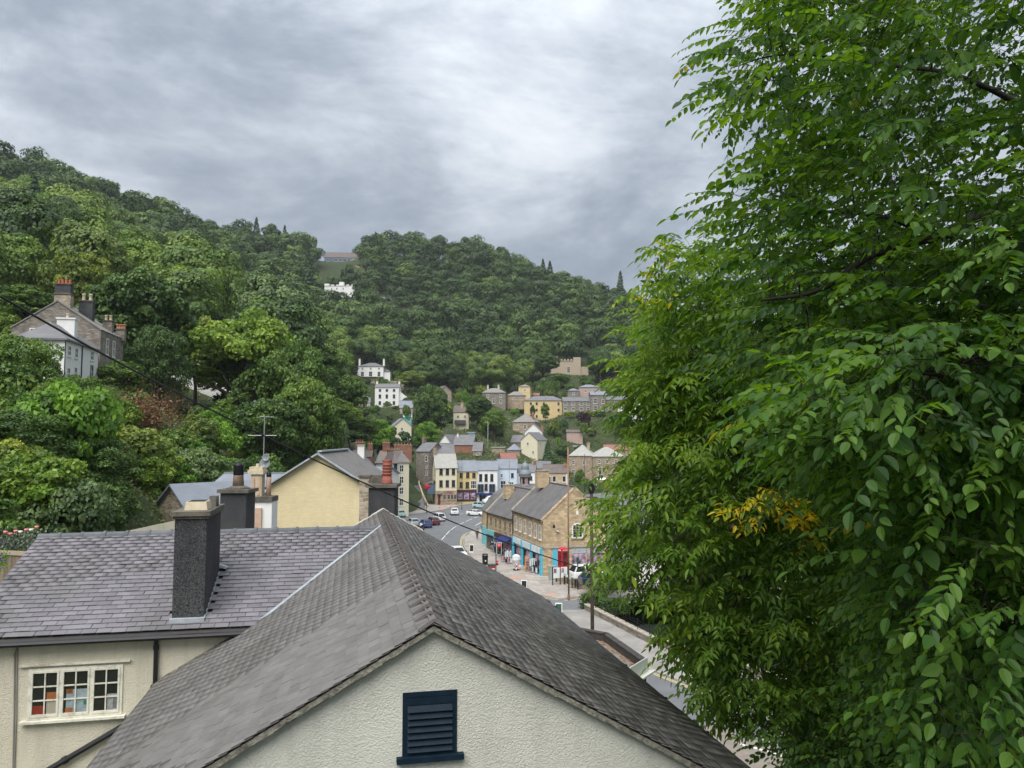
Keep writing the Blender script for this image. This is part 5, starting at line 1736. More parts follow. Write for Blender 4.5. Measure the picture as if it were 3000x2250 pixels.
# houses behind the corner
r0, hw, h = house('tall dark stone house on the lane left of the cream building', 1217, 1258, 1322, 1430, 214, R(-32), 7, 'x', 2.4, m_stone_d, m_rslate, wins=[(.78, 7.4, .8, 1.5, 1, 2), (.82, 3.6, .7, 1.2), (.82, 5.5, .6, .7)], chims=[(.0, .5, .8, 1.0, 1.2, m_stone_d, 2)])
house('grey slate roofed range behind the cream corner building', 1256, 1330, 1330, 1372, 215, R(10), 7, 'x', 2.9, m_wgrey, m_rslate)
r0, hw, h = house('brick fronted house with white rendered gable and grey roof on the slope', 1328, 1384, 1303, 1352, 232, R(-8), 8, 'x', 3.0, m_brick, m_rslate, wins=[(.8, .4, 1.4, 1.0, 3, 1)], chims=[(.12, .4, .5, .5, .9, m_wwash, 1)])
b = MB(); b.add([(-hw - .02, 0, -3), (-hw - .02, 8, -3), (-hw - .02, 8, h), (-hw - .02, 4, h + 2.95), (-hw - .02, 0, h), (-hw - .10, 0, -3), (-hw - .10, 8, -3), (-hw - .10, 8, h), (-hw - .10, 4, h + 2.95), (-hw - .10, 0, h)],
                [(0, 1, 2, 3, 4), (9, 8, 7, 6, 5), (0, 4, 9, 5), (1, 6, 7, 2), (4, 3, 8, 9), (3, 2, 7, 8)]).build('white_gable', m_wgrey, r0)
house('white gable wall of the house left of the brick front', 1281, 1326, 1302, 1350, 236, R(-20), 6, 'y', 3.0, m_wwash, m_rslate, wins=[(.5, .8, 1.5, .9, 2, 1, m_dframe)])
house('stone extension with grey lean roof right of the brick front', 1385, 1411, 1321, 1358, 229, R(-4), 6, 'x', 2.6, m_stone, m_rslate, wins=[(.25, .5, .9, 1.3), (.6, 2.3, .8, .9)])
house('stone garden store with flat pale top above the shops', 1440, 1478, 1312, 1330, 236, 0, 4, 'flat', 0, m_rubble, m_rpale, name='store', cat='store')
# left terrace by the lane
r0, hw, h = house('tall cream terrace end with four dark windows by the lane', 1164, 1196, 1354, 1492, 165, R(26), 8, 'hip', 2.4, m_wcream, m_rrust, fm=m_wframe,
                  wins=[(.36, z, .95, 1.5, 2, 2) for z in (.8, 3.2, 5.5, 7.9)], chims=[(.5, .9, 2.6, .8, 1.4, m_brick, 4)])
house('pale blue terrace house with dark windows beside the tall cream end', 1149, 1164, 1356, 1492, 163.4, R(26), 6, 'hip', 2.2, m_wblue, m_rrust, fm=m_dframe, wins=[(.55, z, .8, 1.6, 1, 2) for z in (1.0, 3.4, 5.8, 8.0)])
r0, hw, h = house('terrace roof with long red brick chimney wall behind the pale blue house', 1100, 1165, 1356, 1440, 172, R(-6), 8, 'x', 2.6, m_wgrey, m_rrust, chims=[(.25, .5, 1.6, .8, 1.8, m_brick, 3), (.85, .95, 4.2, .7, 3.6, m_brick, 6)])
house('brick chimneyed house roof behind the rubble gable', 1035, 1085, 1338, 1380, 150, R(5), 6, 'x', 1.2, m_brick, m_rbrown, chims=[(.25, .5, 1.6, .8, 1.5, m_brick, 4), (.88, .5, .9, .8, 1.2, m_brick, 2)])
r0, hw, h = house('old house with pale rubble gable, white chimney and dark roof behind the yellow gable', 975, 1092, 1380, 1440, 88, R(4), 4.5, 'y', 2.3, m_wgrey, m_rslate, wins=[(.63, -.3, 1.6, .8, 2, 1, m_dframe)],
                  chims=[(.66, .25, .75, .75, 1.3, m_wwash, 0)])
house('low blue slate roof in front of the rubble gable', 1010, 1120, 1392, 1440, 78, R(-10), 5, 'x', .7, m_wwash, m_rblue, wins=[(.8, .4, 1.3, .9, 2, 1)])

# --- white and stone houses on the left bank
bankD = 75
r0, hw, h = house('grey gabled stone house with tall dark chimneys high on the left bank', 40, 276, 962, 1150, bankD, R(11.5), 7.6, 'y', 2.75, m_stone_d, m_rstone, name='bank_house', over=.1,
                  wins=[(.27, 5.3, 1.1, 1.0, 2, 2)], side=[('r', .28, 4.0, .8, 1.7), ('r', .56, 4.0, .8, 1.7), ('r', .42, 1.2, .9, 1.8)])
o = put_chimney(r0, .2, 1.0, h + 2.0, 1.5, .9, 1.5, m_rubble, 0, None, m_cap)
c2 = MB().box(-.5, .9, .58, 1.42, h + 3.64, h + 4.5).build('chimney', m_pebble, r0)
MB().box(-.58, .98, .5, 1.5, h + 4.501, h + 4.62).build('cap', m_cap, c2)
for k in range(4):
    MB().lathe([(.15, 0), (.14, .1), (.12, .35), (.15, .42)], (-.3 + k * .33, 1.0, h + 4.621), 8).build('chimney_pot', mat('orange_clay', (.50, .14, .07), .8, .15), c2, True)
o = put_chimney(r0, 1.7, 3.0, h + 1.0, 1.3, .8, 2.2, m_pebble, 2, m_buff, m_cap, (.17, .7))
put_chimney(r0, 3.2, 5.0, h + .2, .9, .7, 1.3, m_stone_d, 2, m_buff, m_cap, (.15, .55))
put_chimney(r0, 3.9, 7.0, h - .3, .9, .7, 1.2, m_stone_d, 4, m_pot, m_cap, (.13, .5))
r2, hw2, h2 = house('white rendered house with hipped slate roof and white chimney in front of the grey gable', 52, 177, 991, 1150, 66, R(11.5), 8.8, 'hip', 1.7, m_wwash, m_rslate, name='bank_house',
                    side=[('r', .12, 3.3, .75, .95), ('r', .32, 3.3, .75, .95), ('r', .80, 3.5, .85, .95), ('r', .80, 1.7, 1.1, 1.45), ('r', .32, 1.4, .75, 1.1), ('r', .12, 1.2, .75, 1.1)])
MB().tube([(hw2 + .02, .05, -2), (hw2 + .02, .05, h2)], .05, 6).build('downpipe', m_black, r2)
MB().tube([(hw2 + .06, 4.2, -2), (hw2 + .06, 4.2, h2)], .05, 6).build('downpipe', m_black, r2)
put_chimney(r2, .5, 4.4, h2 + .6, 1.5, .8, 1.7, m_wwash, 1, m_buff, m_wwash)
house('white house hidden behind the spreading tree on the bank', 505, 722, 1082, 1200, 118, R(8), 8, 'x', 2.2, m_wwash, m_rslate, wins=[(x, z, 1.0, 1.4) for x in (.15, .38, .62, .86) for z in (.6, 3.3)])
house('small stone garden house with ochre gable near the street lamp', 483, 516, 1126, 1160, 100, R(10), 3, 'y', .8, m_wochre, m_rstone, name='garden_house', cat='shed')

# ------------------------------------------------------------------ roofs just beyond the cottage
# yellow gable
yg, hw, h = house('big pale yellow painted brick gable with slate roof beyond the cottage', 785, 1070, 1424, 1620, 48, R(3), 12, 'y', 2.02, m_ybrick, m_slate2, over=.30)
MB().slab((-hw - .42, -.36, h - .13), (0.0, -.36, h + 2.07), (0.0, -.24, h + 2.07), (-hw - .42, -.24, h - .13), .10).build('bargeboard', m_lead, yg)
MB().slab((0.0, -.36, h + 2.07), (hw + .42, -.36, h - .13), (hw + .42, -.24, h - .13), (0.0, -.24, h + 2.07), .10).build('bargeboard', m_lead, yg)
MB().box(-.05, .2, -.0, 11, h + 2.1, h + 2.2).build('ridge_capping', m_lead, yg)
so1, hw, h = house('brown rubble stone outhouse with grey slate roof left of the chimneys', 440, 560, 1478, 1600, 46, R(-38), 6.5, 'y', 1.15, m_rubble, m_rblue)
so2, hw, h = house('lower slate roofed range joining the yellow gable', 600, 800, 1440, 1600, 50, R(-8), 5, 'x', 1.0, m_wgrey, m_rblue)
lc = MB()
a_, b2 = at(262, 1580, 24), at(520, 1524, 26)
lc.hexa([(a_.x, a_.y, 8), (b2.x, b2.y, 8), (b2.x, b2.y + .3, 8), (a_.x, a_.y + .3, 8), (a_.x, a_.y, a_.z), (b2.x, b2.y, b2.z), (b2.x, b2.y + .3, b2.z), (a_.x, a_.y + .3, a_.z)])
tag(lc.build('cream_wall', m_cream), 'cream rendered sloping wall top behind the slate ridge', 'wall')
# house with the two dark chimneys
nb = thing('chimney_house', 'house behind the slate ridge carrying two dark pebbledashed chimney stacks', 'house', (at(900, 1580, 26.5).x, 26.5, 0))
cx_ = nb.location.x
zR = at(900, 1590, 26.5).z
b = MB()
b.add([(-3.4, -3, 0), (3.4, -3, 0), (3.4, 3, 0), (-3.4, 3, 0), (-3.4, -3, zR - 1.6), (3.4, -3, zR - 1.6), (3.4, 3, zR - 1.6), (-3.4, 3, zR - 1.6), (-3.4, 0, zR - .06), (3.4, 0, zR - .06)],
      [(0, 1, 5, 4), (2, 3, 7, 6), (1, 2, 6, 9, 5), (3, 0, 4, 8, 7)]).build('wall', m_ybrick, nb)
b = MB().slab((-3.6, -3.3, zR - 1.7), (3.6, -3.3, zR - 1.7), (3.6, 0, zR), (-3.6, 0, zR), .08).slab((-3.6, 0, zR), (3.6, 0, zR), (3.6, 3.3, zR - 1.7), (-3.6, 3.3, zR - 1.7), .08)
b.build('roof', m_slate2, nb)


def stack(root, px0_, px1_, pyt, D, zb, m, dp_, capm):
    p0, p1 = at(px0_, pyt, D), at(px1_, pyt, D)
    x0_, x1_ = p0.x - root.location.x, p1.x - root.location.x
    y0_ = D - root.location.y
    o = MB().box(x0_, x1_, y0_, y0_ + dp_, zb, p0.z - .12).build('chimney', m, root)
    MB().box(x0_ - .09, x1_ + .09, y0_ - .09, y0_ + dp_ + .09, p0.z - .118, p0.z).build('cap', capm, o)
    return o, x0_, x1_, y0_, p0.z


o, x0_, x1_, y0_, zt_ = stack(nb, 646, 722, 1434, 26.0, zR - 1, m_pebble, .9, m_cap)
xm, ym = (x0_ + x1_) / 2, y0_ + .45
MB().lathe([(.42, 0), (.30, .06), (.20, .10)], (xm, ym, zt_ + .001), 12).build('flaunching', m_cap, o, True)
MB().lathe([(.19, 0), (.165, .34), (.17, .36)], (xm, ym, zt_ + .09), 14).build('flue', m_steel, o, True)
MB().lathe([(.165, 0), (.175, .04), (.165, .30), (.175, .33), (.10, .42), (.0, .43)], (xm, ym, zt_ + .455), 14).build('cowl', m_soot, o, True)
o, x0_, x1_, y0_, zt_ = stack(nb, 1080, 1156, 1419, 27.5, zR - 1, m_pebble, .9, m_cap)
xm, ym = x0_ + (x1_ - x0_) * .63, y0_ + .45
prof = [(.22, 0), (.20, .05), (.17, .12)]
for k in range(4):
    prof += [(.155, .30 + k * .11), (.185, .33 + k * .11), (.185, .36 + k * .11), (.155, .39 + k * .11)]
prof += [(.17, .80), (.19, .86)]
MB().lathe([(.21, 0), (.20, .04), (.185, .08), (.150, .34)] + prof[3:], (xm, ym, zt_ + .001), 16).build('ribbed_pot', m_red_pot, o, True)
MB().box(x0_ + .02, x0_ + .4, y0_ + .5, y0_ + .85, zt_ + .001, zt_ + .3).build('small_pot', m_cap, o)
ss_ = thing('stone_stack', 'short square brick and stone chimney stack left of the red ribbed pot', 'chimney', at(1070, 1440, 34))
MB().box(-.22, .22, -.2, .3, -3, .62).build('body', m_rubble, ss_)
MB().box(-.27, .27, -.25, .35, .622, .72).build('cap', m_cap, ss_)
# white stack with tall pots, aerial and dishes
wsx = thing('white_chimney', 'white chimney stack with tall buff pots beside the yellow gable', 'chimney', at(757, 1560, 33))
zq = lambda py: at(757, py, 33).z - wsx.location.z
xq = lambda px: at(px, 1500, 33).x - wsx.location.x
MB().box(xq(722), xq(796), 0, .8, -4, zq(1470)).build('stack', m_wwash, wsx)
MB().box(xq(718), xq(797), -.06, .86, zq(1470) + .002, zq(1455)).build('cap', m_cap, wsx)
tp = MB().box(xq(731), xq(762), .1, .55, zq(1455) + .002, zq(1390)).box(xq(722), xq(768), .02, .63, zq(1390) + .001, zq(1378)).box(xq(726), xq(765), .06, .58, zq(1378) + .001, zq(1368)).box(xq(742), xq(750), .2, .4, zq(1368), zq(1359))
tp.build('tall_pot', m_buff, wsx)
m_pinkpot = mat('pink_clay', (.52, .36, .27), .85, .15, 4)
for a_, b2 in ((733, 742), (750, 758)):
    MB().box(xq(a_), xq(b2), .06, .098, zq(1450), zq(1400)).build('pot_panel', m_pinkpot, wsx)
MB().lathe([(.11, 0), (.105, zq(1400) - zq(1455)), (.10, zq(1399) - zq(1455))], (xq(778), .35, zq(1455) + .003), 12).build('round_pot', m_pinkpot, wsx, True)
MB().lathe([(.10, 0), (.11, .04), (.10, .20), (.05, .24)], (xq(778), .35, zq(1399)), 12).build('black_cowl', m_soot, wsx, True)
for a_, b2, m in ((730, 744, m_soot), (750, 768, m_pinkpot)):
    MB().box(xq(a_), xq(b2), -.12, -.02, -1, zq(1488)).build('flue_panel', m, wsx)
# television aerial and dishes
m_galv = mat('galvanised', (.35, .36, .36), .5, .15, 6, metal=.5)
tv = thing('television_aerial', 'thin aerial mast with crossbars and two grey satellite dishes above the white chimney', 'aerial', at(771, 1400, 34))
zq2 = lambda py: at(771, py, 34).z - tv.location.z
xq2 = lambda px: at(px, 1300, 34).x - tv.location.x
MB().tube([(0, 0, -.6), (0, 0, zq2(1218))], .022, 6).build('mast', m_galv, tv)
MB().tube([(xq2(727), 0, zq2(1276)), (xq2(808), .1, zq2(1276))], .016, 5).build('crossbar', m_galv, tv)
MB().tube([(xq2(758), 0, zq2(1220)), (xq2(800), .05, zq2(1222))], .010, 5).build('crossbar', m_galv, tv)
for k in range(5):
    x = xq2(731 + k * 17)
    MB().tube([(x, -.12, zq2(1276) + .02), (x, .16, zq2(1276) + .02)], .006, 4).build('aerial_rod', m_galv, tv)
m_dish = mat('grey_dish', (.20, .22, .24), .5, .12, 5)
for px_, py_, r_ in ((784, 1341, .17), (781, 1358, .25)):
    dsh = MB().lathe([(.0, .0), (r_ * .5, .012), (r_ * .85, .04), (r_, .07), (r_ * .98, .078), (r_ * .8, .05), (.0, .015)], seg=18).build('dish', m_dish, tv, True)
    dsh.location = (xq2(px_), -.1, zq2(py_)); dsh.rotation_euler = (R(78), 0, R(-12))
    arm = MB().tube([(0, 0, .02), (0, -.05, .30)], .012, 5).build('feed_arm', m_galv, dsh)
# ------------------------------------------------------------------ sandstone corner building
S0 = gnd(1592, 1690)
ang = math.atan2(.27, .96)
sx, sy = Vector((math.cos(ang), math.sin(ang), 0)), Vector((-math.sin(ang), math.cos(ang), 0))
sb = thing('sandstone_building', 'honey sandstone building with dark slate roofs, arched gable window and blue shopfront', 'building', S0, ang)
WD_, L1, E1, AP = 8.2, 13.2, 6.85, 10.55


def hits(px, py, t=None, s=None):
    return hit(px, py, t, s, S0, sx, sy)


def gable_block(x0, x1, y0, y1, ze_, zr_, m):
    xm_ = (x0 + x1) / 2
    return MB().add([(x0, y0, -1), (x1, y0, -1), (x1, y0, ze_), (xm_, y0, zr_), (x0, y0, ze_), (x0, y1, -1), (x1, y1, -1), (x1, y1, ze_), (xm_, y1, zr_), (x0, y1, ze_)],
                    [(0, 1, 2, 3, 4), (9, 8, 7, 6, 5), (1, 6, 7, 2), (5, 0, 4, 9), (2, 7, 8, 3), (3, 8, 9, 4)])


m_rdark = mat('street_slate', (0.135, 0.130, 0.130), .65, .22, .8, .3, 9, .4, stain=(.09, .088, .083), stain_amt=.7, stain_scale=.5)
m_cop = mat('stone_coping', (0.40, 0.36, 0.30), .9, .2, 3, stain=(.12, .11, .10), stain_amt=.8, stain_scale=1.4)
gable_block(0, WD_, 0, L1, E1, AP, m_sand).build('wall', m_sand, sb)


def two_slopes(x0, x1, y0, y1, ze_, zr_, ov=.25):
    xm_ = (x0 + x1) / 2; k = (zr_ - ze_) / (xm_ - x0)
    b = MB().slab((x0 - ov, y0, ze_ - ov * k + .08), (xm_, y0, zr_ + .08), (xm_, y1, zr_ + .08), (x0 - ov, y1, ze_ - ov * k + .08), .1)
    b.slab((xm_, y0, zr_ + .08), (x1 + ov, y0, ze_ - ov * k + .08), (x1 + ov, y1, ze_ - ov * k + .08), (xm_, y1, zr_ + .08), .1)
    b.box(xm_ - .14, xm_ + .14, y0, y1, zr_ + .03, zr_ + .16)
    return b


ro = two_slopes(0, WD_, .02, L1 - .3, E1, AP).build('roof', m_rdark, sb)


def coping(x0, x1, y0, y1, ze_, zr_, up=.18, ov=.28):
    xm_ = (x0 + x1) / 2; k = (zr_ - ze_) / (xm_ - x0)
    b = MB()
    for n_ in range(8):
        for sg in (0, 1):
            f0, f1 = n_ / 8, (n_ + .98) / 8
            xa_ = x0 - ov + (xm_ - x0 + ov) * f0; xb_ = x0 - ov + (xm_ - x0 + ov) * f1
            za_, zb2 = ze_ - ov * k + k * (xa_ - x0 + ov), ze_ - ov * k + k * (xb_ - x0 + ov)
            if sg:
                xa_, xb_ = x0 + x1 - xb_, x0 + x1 - xa_; za_, zb2 = zb2, za_
            b.hexa([(xa_, y0, za_ - .12), (xb_, y0, zb2 - .12), (xb_, y1, zb2 - .12), (xa_, y1, za_ - .12), (xa_, y0, za_ + up), (xb_, y0, zb2 + up), (xb_, y1, zb2 + up), (xa_, y1, za_ + up)])
    return b


coping(0, WD_, -.07, .35, E1, AP, .12).build('gable_coping', m_sand, sb)
coping(0, WD_, L1 - .30, L1 + .05, E1, AP, .30).build('rear_coping', m_cop, sb)
put_chimney(sb, WD_ / 2 - .9, L1 - 3.0, AP - .6, 1.7, .9, 2.2, m_sand, 0, None, m_cop)
# gable face: corner pilaster, band course, arched window, lamp
MB().box(-.06, .9, -.07, -.005, 0, E1).build('corner_pilaster', m_sand, sb)
MB().box(-.12, WD_ + .1, -.14, -.006, 3.35, 3.58).box(-.12, -.006, -.14, L1, 3.35, 3.58).build('band_course', m_cop, sb)
aw0, aw1 = hits(1675, 1576, t=0), hits(1708, 1531, t=0)
axm, az0, az1 = (aw0.x + aw1.x) / 2, aw0.z, aw1.z
whw = (aw1.x - aw0.x) / 2
b = MB()
arc = [(axm - whw, az0), (axm + whw, az0)] + [(axm + whw * math.cos(a), az1 - whw + whw * math.sin(a)) for a in [PI * k / 10 for k in range(11)]]
n_ = len(arc)
b.add([(x, -.06, z) for x, z in arc] + [(x, .01, z) for x, z in arc], [tuple(range(n_)), tuple(range(2 * n_ - 1, n_ - 1, -1))] + [(i, n_ + i, n_ + (i + 1) % n_, (i + 1) % n_) for i in range(n_)])
aw = b.build('arched_window', m_wframe, sb)
ih = whw * .80
for r_ in range(5):
    for c_ in range(3):
        x = axm - ih + c_ * ih * 2 / 3; wd_ = ih * 2 / 3 - .05
        z = az0 + .12 + r_ * (az1 - az0 - .12) / 5.4; hh = (az1 - az0) / 5.4 - .06
        if r_ == 4 and c_ != 1:
            hh *= .55
        MB().box(x + .025, x + .025 + wd_, -.075, -.062, z, z + hh).build('pane', m_glass, aw)
MB().box(axm - whw - .15, axm + whw + .15, -.2, -.005, az0 - .14, az0 - .01).build('sill', m_cop, aw)
hp_ = hits(1691, 1502, t=0)
MB().box(hp_.x - .14, hp_.x + .14, -.05, -.004, hp_.z - .25, hp_.z + .25).build('white_plaque', m_white_p, sb)
lmp = hits(1619, 1540, t=0)
lo = MB().tube([(lmp.x, -.02, lmp.z + .2), (lmp.x, -.5, lmp.z + .25)], .03, 6).build('wall_lamp', m_black, sb)
MB().lathe([(.05, 0), (.17, .06), (.13, .36), (.03, .44)], (lmp.x, -.5, lmp.z - .25), 8).build('lantern', m_soot, lo)
MB().cbox((lmp.x + .6, -.12, lmp.z - .65), (.3, .2, .12), Matrix.Rotation(R(30), 3, 'Y')).build('floodlight', m_white_p, sb)
# street face windows of the main block
for i, yy in enumerate((1.2, 3.1, 5.3, 7.6, 9.8, 11.8)):
    wm_ = put_window(sb, -.003, yy, 4.25, .85, 1.75, m_wframe, 2, 2, 'l')
MB().tube([(-.30, -.1, E1 - .16), (-.30, L1 - .2, E1 - .16)], .07, 6).build('gutter', m_black, sb)
MB().tube([(-.12, L1 - .1, 0), (-.12, L1 - .1, E1)], .06, 6).build('downpipe', m_black, sb)
# blue shopfront
for yy in (.25, 4.3, 8.4, 12.7):
    MB().box(-.30, -.004, yy - .2, yy + .22, .1, 3.3).build('blue_pilaster', m_sky_p, sb)
for ya, yb_ in ((.5, 4.08), (4.54, 8.18), (8.64, 12.48)):
    f_ = MB().box(-.24, -.006, ya, yb_, 2.55, 3.28).build('shop_sign', m_sign, sb)
    MB().box(-.16, -.007, ya, yb_, 2.38, 2.547).build('sign_rail', m_sky_p, sb)
    MB().box(-.10, -.008, ya + .1, yb_ - 1.2, .75, 2.377).build('shop_window', m_goods, sb)
    MB().box(-.14, -.009, ya + .1, yb_ - 1.2, .1, .747).build('stall_riser', m_sky_p, sb)
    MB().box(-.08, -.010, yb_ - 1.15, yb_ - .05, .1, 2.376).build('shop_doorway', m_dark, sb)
# gable shopfront: blue arched door panel, glazed shop beside it
p_ = hits(1620, 1660, t=0)
MB().box(p_.x - .05, p_.x + 1.05, -.06, -.003, .1, 3.2).build('blue_door_panel', m_sky_p, sb)
for xa_, xb_ in ((3.6, 5.4), (5.6, 7.6)):
    MB().box(xa_, xb_, -.07, -.004, 2.6, 3.2).build('shop_sign', m_lead, sb)
    MB().box(xa_, xb_, -.05, -.005, 1.35, 2.55).build('shop_window', m_goods, sb)
    MB().box(xa_, xb_, -.08, -.006, 1.02, 1.34).build('stall_riser', m_sky_p, sb)
# second block, lower, turned with the street
b2o = thing('stone_shop_block', 'lower sandstone shop block with slate roof next along the curved street', 'building', S0 + sy * (L1 + .02), ang + R(4))
L2, E2, A2 = 11.6, 5.6, 9.2
gable_block(0, 7.6, 0, L2, E2, A2, m_sand).build('wall', m_sand, b2o)
two_slopes(0, 7.6, .06, L2 - .3, E2, A2).build('roof', m_rdark, b2o)
coping(0, 7.6, L2 - .3, L2 + .05, E2, A2, .3).build('rear_coping', m_cop, b2o)
put_chimney(b2o, 2.4, L2 - 3.0, A2 - 1.6, 1.4, .9, 2.0, m_sand, 1, m_buff, m_cop)
for yy in (1.2, 3.3, 5.4, 7.4, 9.6):
    put_window(b2o, -.003, yy, 3.5, .8, 1.45, m_stonetrim, 2, 2, 'l')
MB().tube([(-.28, 0, E2 - .16), (-.28, L2 - .2, E2 - .16)], .07, 6).build('gutter', m_black, b2o)
MB().tube([(-.1, L2 - .2, 0), (-.1, L2 - .2, E2)], .06, 6).build('downpipe', m_black, b2o)
for ya, yb_, m in ((.3, 3.9, m_navyp), (4.2, 7.6, m_purple), (7.9, 11.2, m_teal)):
    MB().box(-.25, -.006, ya, yb_, 2.3, 2.95).build('fascia_board', m, b2o)
    MB().box(-.09, -.007, ya + .15, yb_ - .15, .2, 2.297).build('shop_window', m_goods if m is not m_teal else m_glass, b2o)
    MB().box(-.2, -.008, ya, ya + .14, .1, 2.296).build('pilaster', m, b2o)
aw_ = MB().slab((-1.6, .2, 2.3), (-.03, .2, 2.9), (-.03, 4.0, 2.9), (-1.6, 4.0, 2.3), .06)
aw_.build('awning', m_navyp, b2o)
# rounded end block with cupola
b3 = thing('rounded_end_building', 'dark roofed building with rounded end, teal shopfront and lead cupola', 'building', S0 + sy * (L1 + L2 + 4.4) + sx * 4.0, ang + R(8))
E3 = 5.3
seg = 20
b = MB()
pts = []
for k in range(seg + 1):
    a = PI / 2 + PI * k / seg
    pts.append((4.4 * math.cos(a), 4.6 * math.sin(a)))
poly = [(4.4, -4.6)] + [(4.4, 4.6)] + pts
b.prism(poly, -1, E3)
b.build('wall', m_sand, b3)
b = MB()
ring0 = [(x * 1.06 if x < 4 else x, y * 1.06, E3 + .02) for x, y in poly]
ring1 = [(x * .62 if x < 4 else x, y * .55, E3 + 2.6) for x, y in poly]
ring2 = [(x * .1 if x < 4 else x, y * .04, E3 + 4.0) for x, y in poly]
n_ = len(poly)
b.add(ring0 + ring1 + ring2, [(i, (i + 1) % n_, n_ + (i + 1) % n_, n_ + i) for i in range(n_)] + [(n_ + i, n_ + (i + 1) % n_, 2 * n_ + (i + 1) % n_, 2 * n_ + i) for i in range(n_)] + [tuple(range(2 * n_, 3 * n_)), tuple(range(n_ - 1, -1, -1))])
b.build('roof', m_rdark, b3)
b = MB()
for i in range(2, n_ - 1):
    (xa_, ya_), (xb_, yb_) = poly[i], poly[i + 1]
    b.hexa([(xa_ * 1.015, ya_ * 1.015, .1), (xa_ * 1.0, ya_ * 1.0, .1), (xb_ * 1.0, yb_ * 1.0, .1), (xb_ * 1.015, yb_ * 1.015, .1), (xa_ * 1.015, ya_ * 1.015, 2.9), (xa_, ya_, 2.9), (xb_, yb_, 2.9), (xb_ * 1.015, yb_ * 1.015, 2.9)])
b.build('teal_shopfront', m_teal, b3)
for k in range(4, 17, 4):
    a = PI / 2 + PI * k / seg
    o = put_window(b3, 4.4 * math.cos(a) * 1.003, 4.6 * math.sin(a) * 1.003, 3.3, .8, 1.4, m_stonetrim, 2, 2, 'f')
    o.rotation_euler = (0, 0, a + PI / 2)
cpx, cpz = 2.6, E3 + 3.6
cu = MB().lathe([(.95, 0), (.95, .25), (.75, .3), (.72, 1.5), (1.0, 1.55), (1.02, 1.75)], (cpx, 0, cpz), 10).build('cupola', mat('pinkish_lead', (.30, .24, .23), .7, .3, 3), b3)
MB().lathe([(1.0, 0), (.98, .3), (.75, .75), (.62, .95), (.66, 1.05), (.60, 1.5), (.42, 1.85), (.08, 2.05), (.03, 2.6)], (cpx, 0, cpz + 1.76), 12).build('lead_dome', mat('lead_dome', (.20, .24, .26), .5, .15, 3), cu, True)
for k in range(5):
    a = 2 * PI * k / 5 + .2
    MB().cbox((cpx + .74 * math.cos(a), .74 * math.sin(a), cpz + .9), (.08, .32, .95), Matrix.Rotation(a, 3, 'Z')).build('louvre', m_dark, cu)

# ------------------------------------------------------------------ poles
m_wood = mat('creosoted_pole', (.060, .045, .035), .9, .3, 3, .3, 10)
m_brownp = mat('brown_steel_pole', (.24, .14, .095), .6, .15, 3)
m_greyp = mat('dark_steel_pole', (.06, .065, .07), .6, .15, 3)


def pole(label, px, D, z0, ytop, r_, m, name='pole', cat='pole', arm=None, taper=.75):
    p = at(px, 1500, D)
    zt_ = at(px, ytop, D).z
    o = thing(name, label, cat, (p.x, D, z0))
    MB().tube([(0, 0, -.5), (0, 0, zt_ - z0)], [r_, r_ * taper], 10).build('shaft', m, o, True)
    MB().lathe([(r_ * 1.7, 0), (r_ * 1.6, .35), (r_ * 1.1, .5)], (0, 0, 0), 10).build('base', m, o)
    if arm:
        arm(o, zt_ - z0)
    return o


def pole_cap(o, z):
    MB().lathe([(.12, 0), (.17, .03), (.17, .6), (.12, .7)], (0, 0, z - .75), 10).build('transformer_can', m_soot, o)
    MB().tube([(-.35, 0, z - 1.0), (.35, 0, z - 1.0)], .035, 6).build('crossarm', m_wood, o)


pole('dark wooden telegraph pole standing between the flat roof and the river wall', 1733, 47, 0.1, 1408, .125, m_wood, 'telegraph_pole', 'pole', pole_cap)


def lamp_head(o, z):
    MB().tube([(0, 0, z - .05), (.5, -.5, z + .12)], .04, 6).build('arm', m_brownp, o)
    MB().cbox((.7, -.7, z + .13), (.5, .22, .12), Matrix.Rotation(R(-45), 3, 'Z')).build('lamp_head', m_lead, o)


pole('thin brown lamp post in front of the sandstone gable', 1665, 80, 0.12, 1310, .085, m_brownp, 'lamp_post', 'lamp', lamp_head, 1.0)
pole('thin dark pole with red flower basket by the cream corner building', 1250, 172, 0.05, 1365, .07, m_greyp, 'lamp_post', 'lamp')
pole('thin dark pole in front of the yellow shop', 1353, 180, 0.05, 1345, .06, m_greyp, 'lamp_post', 'lamp')
pole('dark pole against the brown stone house', 1714, 225, 0.3, 1330, .12, m_wood, 'telegraph_pole', 'pole')
pole('pale pole rising before the big dark trees', 1429, 236, 7, 1235, .08, m_galv, 'telegraph_pole', 'pole')
pole('thin pole before the pale blue shop', 1492, 150, 0.0, 1348, .05, m_greyp, 'lamp_post', 'lamp')
fb_ = thing('flower_basket', 'round red flower basket hung on the pole by the corner building', 'flowers', at(1251, 1427, 171.6))
rr = random.Random(4)
bk = MB()
for i in range(160):
    d = Vector((rr.gauss(0, 1), rr.gauss(0, 1), rr.gauss(0, 1))).normalized() * rr.uniform(.4, .62)
    bk.cbox(d, (.16, .16, .10), Matrix.Rotation(rr.uniform(0, 3), 3, 'X'))
bk.build('blooms', mat('red_flowers', (.55, .03, .05), .7, .3, 5), fb_)
MB().lathe([(.1, -.5), (.35, -.3), (.42, -.1)], seg=10).build('basket', m_dframe, fb_)
sl_ = thing('street_lamp', 'street lamp with pale head on the left bank road', 'lamp', at(452, 1150, 88))
MB().tube([(0, 0, -2), (0, 0, 2.2)], .04, 6).build('post', m_galv, sl_)
MB().cbox((-.15, 0, 2.25), (.6, .2, .1)).build('lamp_head', m_white_p, sl_)

